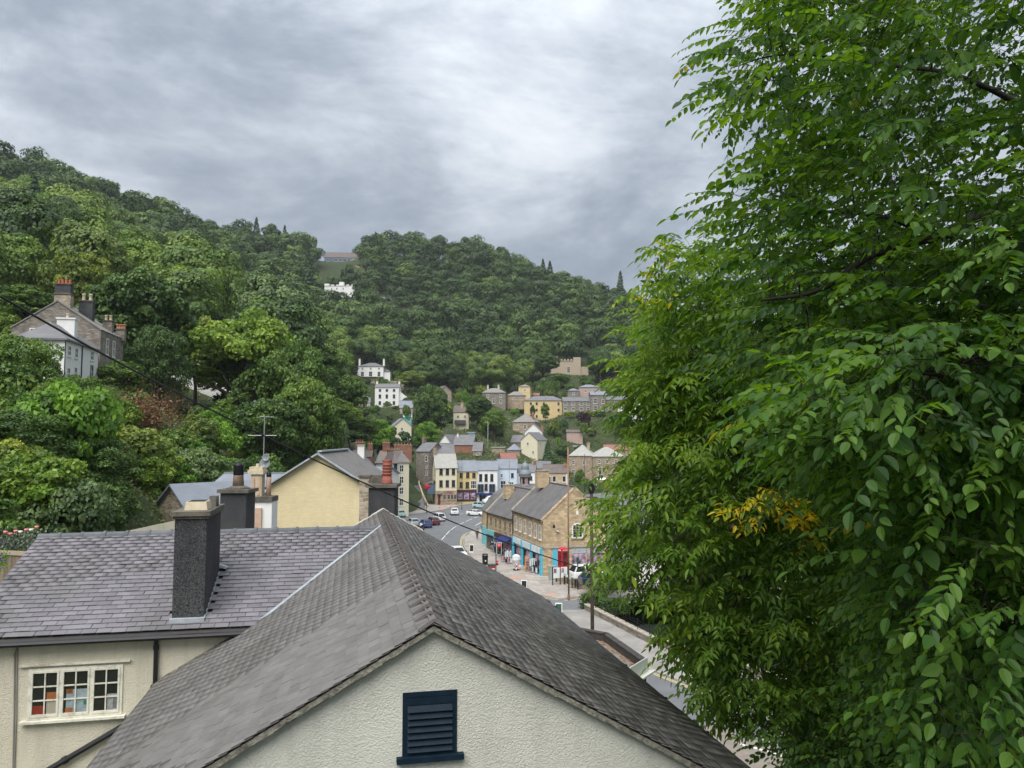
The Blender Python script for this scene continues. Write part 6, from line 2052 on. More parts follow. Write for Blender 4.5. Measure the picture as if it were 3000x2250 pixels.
# ------------------------------------------------------------------ overhead cable
ca_, cb2 = at(-150, 790, 7.0), at(2150, 1830, 24.0)
pts = []
CB = [(-150, 783, 7.0), (0, 868, 7.8), (340, 1058, 9.6), (718, 1250, 11.8), (1100, 1430, 14.2), (1363, 1544, 16.0), (1590, 1627, 18.0), (1800, 1693, 20.0), (2100, 1775, 23.0)]
cbl = MB().tube(smooth_path([tuple(at(*q)) for q in CB], 6), .0125, 6).build('overhead_cable', m_soot)
tag(cbl, 'black overhead cable sagging across the view from upper left', 'cable')

# ------------------------------------------------------------------ river wall, railings
wl_pts = [(6.6, 75.6), (6.95, 75.2), (10.95, 63.3), (17.4, 53.5), (29.5, 29)]
b = MB()
for a, c in zip(wl_pts[1:-1], wl_pts[2:]):
    a, c = Vector((*a, 0)), Vector((*c, 0)); d = (c - a).normalized(); nn = Vector((-d.y, d.x, 0)) * -.2
    n_ = int((c - a).length / .9)
    for k in range(n_):
        p, q = a.lerp(c, k / n_), a.lerp(c, (k + 1) / n_)
        b.hexa([(*(p)[:2], -4), (*(q)[:2], -4), (*(q - nn * 2)[:2], -4), (*(p - nn * 2)[:2], -4), (*p[:2], .55), (*q[:2], .55), (*(q - nn * 2)[:2], .55), (*(p - nn * 2)[:2], .55)])
rw_ = thing('river_wall', 'low gritstone river wall with coping stones along the footway', 'wall', (0, 0, 0))
b.build('wall', m_stone_d, rw_)
cpm = MB().box(-.43, .43, -.26, .26, 0, .12).mesh('coping_stone', m_cop)
for a, c in zip(wl_pts[1:-1], wl_pts[2:]):
    a, c = Vector((*a, 0)), Vector((*c, 0)); d = (c - a).normalized(); nn = Vector((-d.y, d.x, 0)) * .2
    n_ = int((c - a).length / .9)
    for k in range(n_):
        p = a.lerp(c, (k + .5) / n_) + nn
        o = link('coping_stone', cpm, rw_); o.location = (p.x, p.y, .553 + rnd.uniform(0, .01)); o.rotation_euler = (0, 0, math.atan2(d.y, d.x) + rnd.uniform(-.02, .02))
rl = thing('river_railing', 'black iron railing with knobbed posts on the river wall', 'railing', (0, 0, 0))
m_iron = mat('black_iron', (.016, .016, .018), .45, .2, 6)
pm_ = MB().tube([(0, 0, 0), (0, 0, .78)], .028, 6).lathe([(.03, .75), (.055, .79), (.05, .85), (.01, .89)], seg=8).mesh('rail_post', m_iron)
prev = None
for a, c in zip(wl_pts[1:-1], wl_pts[2:]):
    a, c = Vector((*a, 0)), Vector((*c, 0)); d = (c - a).normalized(); nn = Vector((-d.y, d.x, 0)) * .2
    n_ = int((c - a).length / 2.0)
    for k in range(n_ + (1 if c.y < 30 else 0)):
        p = a.lerp(c, k / n_) + nn + Vector((0, 0, .675))
        o = link('rail_post', pm_, rl); o.location = p
        if prev is not None:
            for zz_ in (.25, .48, .70):
                MB().tube([prev + Vector((0, 0, zz_)), p + Vector((0, 0, zz_))], .016, 5).build('rail', m_iron, rl)
        prev = p
# car park wall by the phone box
cw0 = [gnd(1626, 1702), gnd(1660, 1712), gnd(1700, 1727), gnd(1742, 1741)]
pw_ = thing('car_park_wall', 'low rubble stone wall bounding the car park below the phone box', 'wall', (0, 0, 0))
b = MB()
for a, c in zip(cw0[:-1], cw0[1:]):
    d = (c - a).normalized(); nn = Vector((-d.y, d.x, 0)) * .35
    b.hexa([(*a[:2], -.2), (*c[:2], -.2), (*(c + nn)[:2], -.2), (*(a + nn)[:2], -.2), (*a[:2], 1.05), (*c[:2], 1.05), (*(c + nn)[:2], 1.05), (*(a + nn)[:2], 1.05)])
b.build('wall', m_rubble, pw_)
b = MB()
for a, c in zip(cw0[:-1], cw0[1:]):
    d = (c - a).normalized(); nn = Vector((-d.y, d.x, 0))
    a2, c2 = a - nn * .06, c - nn * .06; nn *= .47
    b.hexa([(*a2[:2], 1.052), (*c2[:2], 1.052), (*(c2 + nn)[:2], 1.052), (*(a2 + nn)[:2], 1.052), (*a2[:2], 1.17), (*c2[:2], 1.17), (*(c2 + nn)[:2], 1.17), (*(a2 + nn)[:2], 1.17)])
b.build('coping', m_cop, pw_)

# ------------------------------------------------------------------ street furniture
m_pred = mat('phone_box_red', (.50, .02, .03), .35, .08, 3, 0, 10, .5)
pb = thing('telephone_box', 'red telephone box behind the low wall at the sandstone corner', 'telephone box', gnd(1650, 1672, 1.0) if False else at(1650, 1668, 89.5), R(28))
b = MB().box(-.46, .46, -.46, .46, 0, .16)
for sx_ in (-1, 1):
    for sy_ in (-1, 1):
        b.cbox((sx_ * .40, sy_ * .40, 1.13), (.13, .13, 1.94))
for s_ in (-1, 1):
    b.cbox((s_ * .40, 0, .30), (.07, .68, .26)).cbox((0, s_ * .40, .30), (.68, .07, .26))
    b.cbox((s_ * .40, 0, 2.04), (.07, .68, .12)).cbox((0, s_ * .40, 2.04), (.68, .07, .12))
b.box(-.47, .47, -.47, .47, 2.1, 2.32)
b.build('body', m_pred, pb)
dm = MB()
nseg = 8
for i in range(nseg):
    for j in range(nseg):
        def dz(u, v):
            return 2.36 + .20 * (1 - abs(u) ** 2.6) * (1 - abs(v) ** 2.6)
        us = [-1 + 2 * i / nseg, -1 + 2 * (i + 1) / nseg]; vs_ = [-1 + 2 * j / nseg, -1 + 2 * (j + 1) / nseg]
        dm.add([(u * .44, v * .44, dz(u, v)) for u, v in ((us[0], vs_[0]), (us[1], vs_[0]), (us[1], vs_[1]), (us[0], vs_[1]))], [(0, 1, 2, 3)])
dm.box(-.44, .44, -.44, .44, 2.321, 2.36)
dm.build('domed_roof', m_pred, pb)
for fx in ((0, -1), (1, 0), (0, 1), (-1, 0)):
    rot = math.atan2(fx[1], fx[0]) + PI / 2
    g = MB()
    for r_ in range(8):
        g.box(-.32, .32, -.412, -.40, .45 + r_ * .19, .47 + r_ * .19)
    for x in (-.18, .18):
        g.box(x - .012, x + .012, -.413, -.40, .44, 1.97)
    o = g.build('glazing_bars', m_pred, pb); o.rotation_euler = (0, 0, rot)
    o2 = MB().box(-.335, .335, -.395, -.38, .44, 1.97).build('glass', m_glass, pb); o2.rotation_euler = (0, 0, rot)
    sg_ = MB().box(-.30, .30, -.485, -.471, 2.15, 2.27).build('sign', m_white_p, pb); sg_.rotation_euler = (0, 0, rot)
lettering(pb, 'TELEPHONE', 0, -.487, 2.17, .10, m_soot)
# cabinet, bollards, notice boards
cb = thing('street_cabinet', 'grey green utility cabinet at the foot of the sandstone corner', 'cabinet', gnd(1618, 1699, .12), R(15))
m_cab = mat('cabinet_grey_green', (.30, .36, .34), .5, .08, 3)
MB().box(-.40, .40, -.22, .22, 0, 1.55).build('body', m_cab, cb)
MB().box(-.43, .43, -.25, .25, 1.552, 1.62).build('lid', m_cab, cb)
for s_ in (-1, 1):
    MB().box(-.02 + s_ * .19 - .17, .02 + s_ * .19 + .15, -.235, -.221, .1, 1.5).build('door', m_cab, cb)
for i, (px_, py_, lb) in enumerate(((1630, 1704, 'black bollard with white band beside the utility cabinet'), (1654, 1712, 'black bollard with white band below the phone box'))):
    o = thing('bollard', lb, 'bollard', gnd(px_, py_, .12), 0, 'bollards by the low wall')
    MB().lathe([(.11, 0), (.10, .08), (.085, .12), (.08, .95), (.095, 1.0), (.09, 1.12), (.04, 1.17)], seg=10).build('post', m_soot, o, True)
    MB().lathe([(.083, .98), (.098, 1.0), (.098, 1.06), (.09, 1.07)], seg=10).build('band', m_white_p, o, True)
nbd = thing('notice_board', 'tall black framed notice boards with posters beside the phone box', 'notice board', gnd(1645, 1712, .12), R(24))
for k in range(3):
    MB().box(-1.15 + k * .95, -1.07 + k * .95, -.05, .05, 0, 2.0).build('post', m_soot, nbd)
for k in range(2):
    p2 = MB().box(-1.05 + k * .95, -.22 + k * .95, -.03, .03, .75, 1.9).build('panel', m_white_p, nbd)
    MB().box(-.98 + k * .95, -.62 + k * .95, -.036, -.031, 1.3, 1.8).build('poster', m_goods, p2)
    MB().box(-.58 + k * .95, -.28 + k * .95, -.036, -.031, .9, 1.6).build('poster', m_sign, p2)
ip = thing('information_lectern', 'black information stand with tilted mint green panel on the pavement', 'sign', gnd(1676, 1722, .12), R(10))
MB().slab((-.5, -.3, 1.05), (.5, -.3, 1.05), (.5, .3, 1.35), (-.5, .3, 1.35), .05).build('panel', mat('mint_panel', (.38, .58, .50), .6, .15, 3), ip)
for k in (-.35, .0, .35):
    MB().box(k - .05, k + .05, -.05, .05, 0, 1.18).build('leg', m_soot, ip)
pp = thing('sign_post', 'dark sign post standing right of the mint green panel', 'post', gnd(1693, 1727, .12))
MB().tube([(0, 0, 0), (0, 0, 3.4)], .06, 8).build('post', m_soot, pp)
MB().cbox((0, 0, 3.2), (.3, .12, .5)).build('head', m_green_d, pp)
# traffic signals
tl_ = thing('traffic_signal', 'traffic signal showing red with white edged backboard on the pavement', 'traffic light', gnd(1453, 1680, .12), R(8))
MB().tube([(0, 0, 0), (0, 0, 3.9)], .06, 8).build('post', m_greyp, tl_)
hd = MB().box(.12, .62, -.08, .08, 2.35, 3.65).build('signal_head', m_soot, tl_)
MB().box(.06, .12, -.02, .02, 2.3, 3.7).box(.62, .68, -.02, .02, 2.3, 3.7).box(.12, .62, -.02, .02, 3.652, 3.71).box(.12, .62, -.02, .02, 2.29, 2.348).build('backboard_edge', m_white_p, tl_)
mr, t, b_ = nodes_of('signal_red'); b_.inputs['Base Color'].default_value = (.6, .02, .03, 1); b_.inputs['Emission Color'].default_value = (1, .06, .07, 1); b_.inputs['Emission Strength'].default_value = .9
m_lens = mat('dark_lens', (.03, .03, .03), .3)
for k, m in enumerate((m_lens, m_lens, mr)):
    o = MB().lathe([(.17, 0), (.17, .05), (.0, .07)], seg=14).build('lens', m, hd, True)
    o.location = (.37, -.08, 2.58 + k * .42); o.rotation_euler = (PI / 2, 0, 0)
    MB().tube([(.37, -.06, 2.60 + k * .42 + .17), (.37, -.28, 2.58 + k * .42 + .17)], .05, 6).build('visor', m_soot, hd)
pu = MB().box(.05, .28, -.1, .1, 1.0, 1.5).build('push_button_box', m_soot, tl_)
MB().box(.08, .25, -.115, -.101, 1.25, 1.4).build('indicator', mr, pu)
# bins
bn = thing('litter_bin', 'black litter bin on the pavement left of the traffic signal', 'bin', gnd(1421, 1654, .12), R(12))
MB().add([(-.30, -.26, 0), (.30, -.26, 0), (.30, .26, 0), (-.30, .26, 0), (-.34, -.3, 1.0), (.34, -.3, 1.0), (.34, .3, 1.0), (-.34, .3, 1.0)], [(0, 3, 2, 1), (4, 5, 6, 7), (0, 1, 5, 4), (1, 2, 6, 5), (2, 3, 7, 6), (3, 0, 4, 7)]).build('body', m_soot, bn)
MB().box(-.37, .37, -.33, .33, 1.02, 1.12).box(-.3, -.22, -.3, .3, 1.0, 1.3).box(.22, .3, -.3, .3, 1.0, 1.3).box(-.32, .32, -.32, .32, 1.3, 1.38).build('hood', m_soot, bn)
MB().box(-.08, .08, -.345, -.325, .45, .6).build('emblem', m_white_p, bn)
bn = thing('grit_bin', 'low dark red box with grey lid beside the litter bin', 'bin', gnd(1440, 1672, .12), R(12))
MB().box(-.42, .42, -.3, .3, 0, .62).build('body', mat('faded_red', (.30, .05, .05), .6, .15, 3), bn)
MB().box(-.45, .45, -.33, .33, .622, .80).build('lid', m_greyp, bn)
MB().box(-.36, .36, -.306, -.301, .2, .32).build('stripe', m_white_p, bn)
# pavement boards


def aboard(label, px_, py_, txt, panel, rz_):
    o = thing('pavement_board', label, 'sign', gnd(px_, py_, .12), rz_, 'pavement boards')
    for sg in (-1, 1):
        f = MB().slab((-.32, sg * .28, 0), (.32, sg * .28, 0), (.32, sg * .03, 1.05), (-.32, sg * .03, 1.05), .04) if sg < 0 else MB().slab((.32, .28, 0), (-.32, .28, 0), (-.32, .03, 1.05), (.32, .03, 1.05), .04)
        fo_ = f.build('leaf', m_white_p, o)
        if sg < 0:
            MB().slab((-.26, -.285 + .03, .12), (.26, -.285 + .03, .12), (.26, -.075, .98), (-.26, -.075, .98), -.01).build('panel', panel, fo_)
            for i, tx in enumerate(txt):
                lettering(fo_, tx, 0, -.215 - .02 + (.25 * i) * -.0 + (.78 - i * .28 - .3) * .24 - .05, .70 - i * .28, .17, m_white_p, (R(76), 0, 0), .003)
    return o


aboard('white framed green pavement board beside the dark car at the road edge', 1637, 1800, ('ICE', 'CAFE') if False else (), m_green_d, R(-4))
aboard('small black pavement board near the kerb by the shops', 1382, 1617, (), m_soot, R(-6))
aboard('black pavement board seen over the roof edge near the crossing', 1536, 1728, (), m_soot, R(-12))
# goods outside the blue shop
m_pinkt = mat('pink_toy', (.65, .25, .33), .6, .3, 4)
rd = thing('toy_display', 'white and pink toy windmill display outside the blue shop', 'display', gnd(1513, 1670, .12), R(16))
MB().lathe([(.45, 0), (.45, .1), (.12, .14), (.10, 1.0)], seg=12).build('stand', m_soot, rd)
MB().lathe([(.55, 0), (.62, .3), (.5, .75), (.2, .95)], (0, 0, 1.0), 12).build('clear_bubble', mat('clear_plastic', (.55, .58, .60), .25, .3, 4), rd)
for k in range(6):
    a = k * PI / 3
    MB().cbox((.3 * math.cos(a), -.5, .55 + .3 * math.sin(a)), (.3, .05, .16), Matrix.Rotation(-a, 3, 'Y')).build('windmill_blade', m_pinkt if k % 2 else m_white_p, rd)
ob = thing('orange_stand', 'tall orange postcard stand outside the blue shop', 'display stand', gnd(1544, 1674, .12), R(16))
MB().box(-.28, .28, -.1, .1, .05, 1.9).build('board', mat('orange_stand', (.55, .27, .09), .7, .35, 5), ob)
for k in range(4):
    MB().box(-.22, .22, -.13, -.101, .25 + k * .4, .52 + k * .4).build('card_row', m_goods, ob)
for i, (px_, py_, lb) in enumerate(((1561, 1677, 'pale rack of beach goods hanging outside the blue shop'), (1577, 1681, 'dark rack of bags next to the blue shop corner'), (1489, 1652, 'rack of pale goods by the left blue pilaster'), (1478, 1645, 'dark rail of clothes outside the navy shop'))):
    o = thing('goods_rack', lb, 'display rack', gnd(px_, py_, .12), R(20), 'goods racks outside the shops')
    for s_ in (-1, 1):
        MB().tube([(s_ * .4, 0, 0), (s_ * .4, 0, 1.8)], .025, 5).build('upright', m_greyp, o)
    MB().tube([(-.4, 0, 1.78), (.4, 0, 1.78)], .02, 5).build('rail', m_greyp, o)
    for k in range(7):
        MB().cbox((-.36 + k * .12, rnd.uniform(-.1, .1), 1.35 - rnd.uniform(0, .15)), (.10, .3, rnd.uniform(.6, .9))).build('hanging_goods', [m_sign, m_paper, m_white_p, m_goods][k % 4] if i in (0, 2) else [m_soot, m_goods, m_dframe][k % 3], o)
    for k in range(4):
        MB().cbox((-.3 + k * .2, -.1, .45), (.16, .3, .5)).build('boxed_goods', [m_goods, m_sign, m_soot, m_pinkt][(k + i) % 4], o)
# cones and roadworks sign by the corner
m_cone = mat('traffic_cone_orange', (.70, .13, .03), .5, .1)
for i, (px_, py_) in enumerate(((1288, 1488), (1297, 1497), (1305, 1486), (1320, 1484))):
    o = thing('traffic_cone', ['orange cone nearest the maroon door of the corner building', 'orange cone nearest the road in front of the corner building', 'third orange cone along the stone wall', 'rightmost orange cone outside the corner building'][i], 'traffic cone', gnd(px_, py_, .12), 0, 'cones outside the corner building')
    MB().box(-.2, .2, -.2, .2, 0, .04).lathe([(.15, .04), (.03, .75)], seg=10).build('cone', m_cone, o)
    MB().lathe([(.112, .30), (.085, .45)], seg=10).build('white_sleeve', m_white_p, o)
# parasol / bus shelter near the right car park
us = thing('white_canopy', 'white canopy on posts in front of the brown stone house', 'canopy', gnd(1768, 1425, .0) if False else at(1768, 1428, 236), R(-6))
MB().add([(-2.6, -1.4, 2.4), (2.6, -1.4, 2.4), (2.6, 1.4, 2.4), (-2.6, 1.4, 2.4), (0, 0, 3.0)], [(0, 1, 4), (1, 2, 4), (2, 3, 4), (3, 0, 4), (3, 2, 1, 0)]).build('canopy', m_white_p, us)
for sx_ in (-1, 1):
    MB().tube([(sx_ * 2.2, 0, 0), (sx_ * 2.2, 0, 2.5)], .08, 6).build('post', m_white_p, us)
# lane retaining wall with pale coping
lw = MB()
lpts = [at(1252, 1492, 186), at(1238, 1462, 197), at(1226, 1428, 210), at(1221, 1389, 228), at(1218, 1345, 255)]
for a, c in zip(lpts[:-1], lpts[1:]):
    lw.hexa([(a.x, a.y, a.z - 1), (a.x + .4, a.y, a.z - 1), (c.x + .4, c.y, c.z - 1), (c.x, c.y, c.z - 1), (a.x, a.y, a.z + .9), (a.x + .4, a.y, a.z + .9), (c.x + .4, c.y, c.z + .9), (c.x, c.y, c.z + .9)])
lwo = tag(lw.build('lane_wall', m_stonetrim), 'pale kerb wall curving up the right side of the hill lane', 'wall')
# ------------------------------------------------------------------ single trees and shrubs
for s_ in range(2):
    make_kind(f'near{s_}', ['mid', 'dark', 'light', 'olive', 'bright'], 180 + s_, 4.0, 4.2, 3.6, 150, 260, .095, .22, 12, lump=(.12, .24))
make_kind('scrub0', ['mid', 'light', 'olive', 'bright', 'yellow', 'dark', 'grey'], 190, 1.5, 1.1, .8, 40, 130, .085, .03, 6, lump=(.18, .34))
make_kind('scrub1', ['mid', 'light', 'olive', 'bright', 'yellow', 'dark', 'grey'], 191, 1.5, 1.5, 1.1, 46, 130, .085, .03, 6, lump=(.16, .30))


def stand(nm, key, mk, px, ytop, D, wpx, label, cat='tree', group=None, minh=None, base=None):
    """a plant whose crown is wpx photo columns wide at distance D, with its top at row ytop and its foot on the ground"""
    tr, crowns, rx, ht = KINDS[key]
    p = at(px, ytop, D)
    g = gz(p.x, p.y) if base is None else base
    s = wpx / 2 * D / FPX / rx
    sz = max(.25 * s, (p.z - g) / ht)
    if sz > 2.0 * s:                       # ground lies far below: keep the crown's proportions
        sz = 2.0 * s; g = p.z - ht * sz
    return plant(nm, key, mk, (p.x, p.y, g), s, label, cat, group, sz=sz)


MID = [
    ('tree', 'big0', 'yellow', 235, 715, 122, 215, 'yellow green tree rising behind the chimneys of the bank house'),
    ('tree', 'big1', 'dark', 415, 765, 94, 330, 'large dark green tree right of the stone bank house'),
    ('tree', 'big2', 'dark', 330, 830, 104, 220, 'dark tree between the yellow green tree and the large dark one'),
    ('tree', 'near0', 'dark', 470, 930, 88, 210, 'dark green lower tree in front of the large dark tree'),
    ('tree', 'wide', 'light', 720, 885, 100, 430, 'wide spreading light green tree in the middle of the bank'),
    ('tree', 'wide', 'mid', 860, 965, 96, 300, 'mid green spreading tree right of the widest one'),
    ('tree', 'big1', 'mid', 900, 1080, 88, 230, 'dense green tree above the yellow gable'),
    ('tree', 'big0', 'dark', 800, 1150, 82, 250, 'dark leafy tree low on the bank behind the yellow gable'),
    ('tree', 'big0', 'light', 735, 925, 106, 400, 'full light green tree behind the wide spreading one'),
    ('tree', 'thin', 'grey', 960, 1130, 105, 150, 'grey green tree at the right end of the bank'),
    ('tree', 'thin', 'olive', 580, 905, 108, 190, 'thin olive tree left of the wide spreading one'),
    ('tree', 'big2', 'mid', 60, 830, 112, 240, 'soft green tree at the left edge behind the bank house'),
    ('tree', 'big0', 'dark', 940, 1000, 150, 190, 'dark tree filling the gap behind the spreading trees'),
    ('tree', 'big1', 'wood' if False else 'mid', 1010, 1080, 190, 150, 'green tree left of the white villa'),
    ('tree', 'big2', 'light', 985, 1165, 170, 150, 'light green tree left of the low cottages'),
    ('tree', 'big0', 'mid', 1060, 1215, 200, 130, 'green bushy tree below the low cottages'),
    ('tree', 'big1', 'bright', 1110, 1220, 212, 110, 'bright green tree between cottages and weeping conifer'),
    ('tree', 'big2', 'dark', 1020, 1260, 165, 150, 'dark bushy tree above the terrace chimneys'),
    ('tree', 'near0', 'mid', 55, 955, 46, 330, 'leafy tree at the left edge in front of the bank house'),
    ('tree', 'near1', 'mid', 215, 1075, 44, 300, 'leafy tree below the white bank house'),
    ('tree', 'near0', 'dark', 60, 1180, 38, 380, 'dark leafy tree behind the cottage ridge at far left'),
    ('tree', 'near1', 'dark', 260, 1260, 40, 320, 'dark green tree right of the far left one above the ridge'),
    ('tree', 'near1', 'light', 135, 1120, 42, 240, 'light green tree between the two left edge trees'),
    ('tree', 'column', 'dark', 700, 1090, 93, 70, 'ivy clad trunk under the spreading tree'),
    ('tree', 'big1', 'dark', 1265, 1112, 264, 122, 'dark round topped tree in the middle of the town'),
    ('tree', 'big2', 'grey' if False else 'olive', 1205, 1085, 338, 100, 'grey green tree right of the white villa'),
    ('tree', 'column', 'conifer', 1030, 1064, 335, 40, 'dark cypress left of the white villa'),
    ('tree', 'big0', 'bright', 1252, 1228, 238, 88, 'bright green tree left of the blue hut'),
    ('tree', 'column', 'conifer', 1135, 1216, 214, 52, 'left hand weeping dark conifer above the terrace'),
    ('tree', 'column', 'conifer', 1183, 1250, 206, 60, 'right hand weeping dark conifer above the terrace'),
    ('tree', 'big1', 'dark', 1402, 1150, 268, 92, 'tall dark green tree left of the stone houses'),
    ('tree', 'big2', 'mid', 1448, 1195, 258, 88, 'green tree right of the tall dark one above the shops'),
    ('tree', 'small', 'bright', 1362, 1135, 290, 36, 'small bright green tree beside the grey stone house'),
    ('tree', 'firn', 'conifer', 1604, 1288, 232, 52, 'dark spruce in front of the cream house'),
    ('tree', 'column', 'dark', 1561, 1182, 298, 16, 'slim dark cypress before the ochre house'),
    ('tree', 'column', 'mid', 1597, 1176, 297, 26, 'taller cypress before the ochre house'),
    ('tree', 'small', 'purple', 1707, 1202, 294, 48, 'purple leaved tree below the stone terrace'),
    ('tree', 'big0', 'conifer' if False else 'dark', 1820, 1206, 288, 74, 'dense dark clipped evergreen right of the purple tree'),
    ('tree', 'small', 'conifer', 1652, 1222, 288, 28, 'small dark conifer below the ochre house'),
    ('tree', 'big2', 'dark', 1590, 1030, 388, 110, 'dark tree left of the folly castle'),
    ('tree', 'big1', 'mid', 1640, 1090, 372, 70, 'green tree below the folly castle'),
    ('tree', 'small', 'mid', 1618, 1110, 345, 45, 'small green tree under the castle tree'),
    ('tree', 'big0', 'dark', 1770, 1060, 385, 110, 'dark tree right of the folly castle'),
    ('tree', 'big1', 'dark', 1860, 1085, 380, 110, 'second dark tree right of the folly castle'),
    ('tree', 'small', 'mid', 1190, 1180, 255, 30, 'small round bush below the pink cottage'),
    ('tree', 'small', 'mid', 1135, 1175, 300, 30, 'round bush in front of the tall white house'),
    ('tree', 'small', 'yellow', 1160, 1188, 285, 40, 'yellow green bush in front of the tall white house'),
    ('tree', 'small', 'olive', 1660, 1375, 236, 34, 'bush at the corner of the brown stone house'),
    ('tree', 'small', 'mid', 1700, 1370, 234, 32, 'small green tree before the brown stone house'),
    ('tree', 'big2', 'mid', 1950, 1240, 240, 150, 'green tree behind the right hand foliage'),
    ('tree', 'big0', 'purple', 2120, 1440, 72, 330, 'copper leaved tree beyond the river'),
    ('tree', 'big1', 'dark', 2380, 1150, 60, 420, 'dark tree across the river at right'),
    ('tree', 'big2', 'dark', 2700, 1020, 52, 480, 'dark tall tree across the river at far right'),
    ('tree', 'big0', 'mid', 2980, 1100, 56, 420, 'green tree across the river at the right edge'),
    ('tree', 'big0', 'dark', 2560, 1400, 44, 360, 'low dark tree on the far river bank'),
    ('tree', 'big1', 'mid', 2260, 1420, 95, 260, 'green tree at the back of the car park'),
    ('tree', 'big2', 'mid', 1990, 1420, 105, 200, 'green tree beside the car park entrance'),
    ('tree', 'thin', 'purple', 2010, 1540, 78, 190, 'purple leaved tree by the car park'),
]
for nm, key, mk, px, yt, D, wpx, lab in MID:
    stand(nm, key, mk, px, yt, D, wpx, lab)
# hedges of the terrace gardens
for x0_, x1_, yt, yb_, D, mk, lab in ((1652, 1684, 1206, 1216, 300, 'yellow', 'golden hedge left of the purple tree'), (1713, 1740, 1206, 1216, 300, 'yellow', 'golden hedge right of the purple tree'),
                                      (1740, 1776, 1204, 1213, 299, 'dark', 'clipped green hedge below the bay windowed house'), (1700, 1722, 1240, 1262, 280, 'mid', 'green shrub mass on the slope below the terrace'),
                                      (1632, 1640, 1283, 1298, 262, 'bright', 'round topiary bush right of the cream house')):
    for k in range(1):
        p, q = at(x0_, yb_, D), at(x1_, yt, D)
        n_ = 700
        rg = np.random.default_rng(int(x0_))
        pos = np.stack([rg.uniform(p.x, q.x, n_), rg.uniform(D, D + 1.4, n_), rg.uniform(p.z - .3, q.z, n_)], 1)
        V = card_faces(pos, rg.normal(size=(n_, 3)) + np.array([0, -.6, .8]), .28, rg)
        tag(link('hedge', npmesh('hedge', V, LM[mk], np.clip(rg.normal(.5, .2, n_), 0, 1))), lab, 'hedge')

# shrubs scattered on the slopes among the houses
rs = random.Random(21)
cnt = 0
tries = 0
TOWNM = [(1085, 1110, 'below the white villa'), (1130, 1190, 'by the tall white three storey house'), (1040, 1200, 'below the low cottages'), (1060, 1260, 'above the terrace chimneys'), (1180, 1265, 'by the cream gabled house'), (1310, 1180, 'by the scaffolded house'),
         (1350, 1255, 'by the brown roofed cream house'), (1380, 1290, 'near the blue hut'), (1440, 1185, 'below the grey stone house'), (1450, 1330, 'above the white shops'), (1300, 1320, 'behind the corner building'), (1590, 1235, 'below the ochre house'), (1700, 1215, 'below the stone terrace'),
         (1680, 1265, 'by the long garden shed'), (1640, 1300, 'right of the cream house'), (1740, 1300, 'above the brown stone house'), (1850, 1230, 'right of the clipped evergreen'), (1850, 1330, 'right of the brown stone house'), (1650, 1100, 'below the folly castle'), (1540, 1200, 'left of the ochre house'), (1220, 1150, 'right of the tall white house'), (1780, 1130, 'above the white porch house')]
COLN = {'mid': 'green', 'dark': 'dark green', 'light': 'light green', 'olive': 'olive', 'bright': 'bright green', 'yellow': 'yellow green', 'grey': 'grey green'}
while cnt < 250 and tries < 9000:
    tries += 1
    D = rs.uniform(212, 390); px = rs.uniform(990, 1960)
    x = (px - CX) / FPX * D
    z = gz(x, D)
    if seg_dist(np.array([[x, D]]), STREET)[0] < 21 or seg_dist(np.array([[x, D]]), PARK)[0] < 20:
        continue
    ppx, pb_ = topx((x, D, z))
    if 1190 < ppx < 1245 and D < 275 and pb_ > 1330:
        continue
    s = rs.uniform(.55, 1.7)
    r_px, h_px = 2.0 * s * FPX / D, 4.4 * s * FPX / D
    bad = False
    for k0, k1, q0, q1, KD in RECTS:
        if KD > 200 and D < KD + 9 and ppx + r_px > k0 and ppx - r_px < k1 and pb_ - h_px < q1 - 12 and pb_ > q0:
            bad = True; break
        if abs(D - KD) < 10 and k0 - 8 < ppx < k1 + 8:
            bad = True; break
    if bad:
        continue
    mk = rs.choice(['mid', 'mid', 'dark', 'light', 'olive', 'bright', 'yellow', 'grey', 'dark', 'mid'])
    where = nearest(ppx, pb_, TOWNM)
    szs = s * rs.uniform(.6, 1.2)
    shp = ('large' if s > 1.3 else 'small' if s < .9 else 'medium') + (' upright' if szs > s * .95 else ' spreading' if szs < s * .75 else '')
    plant('shrub', 'small', mk, (x, D, z - .2), s, f'{shp} {COLN[mk]} shrub {where}', 'shrub', f'{shp} {COLN[mk]} shrubs {where}', sz=szs, seed=cnt)
    cnt += 1
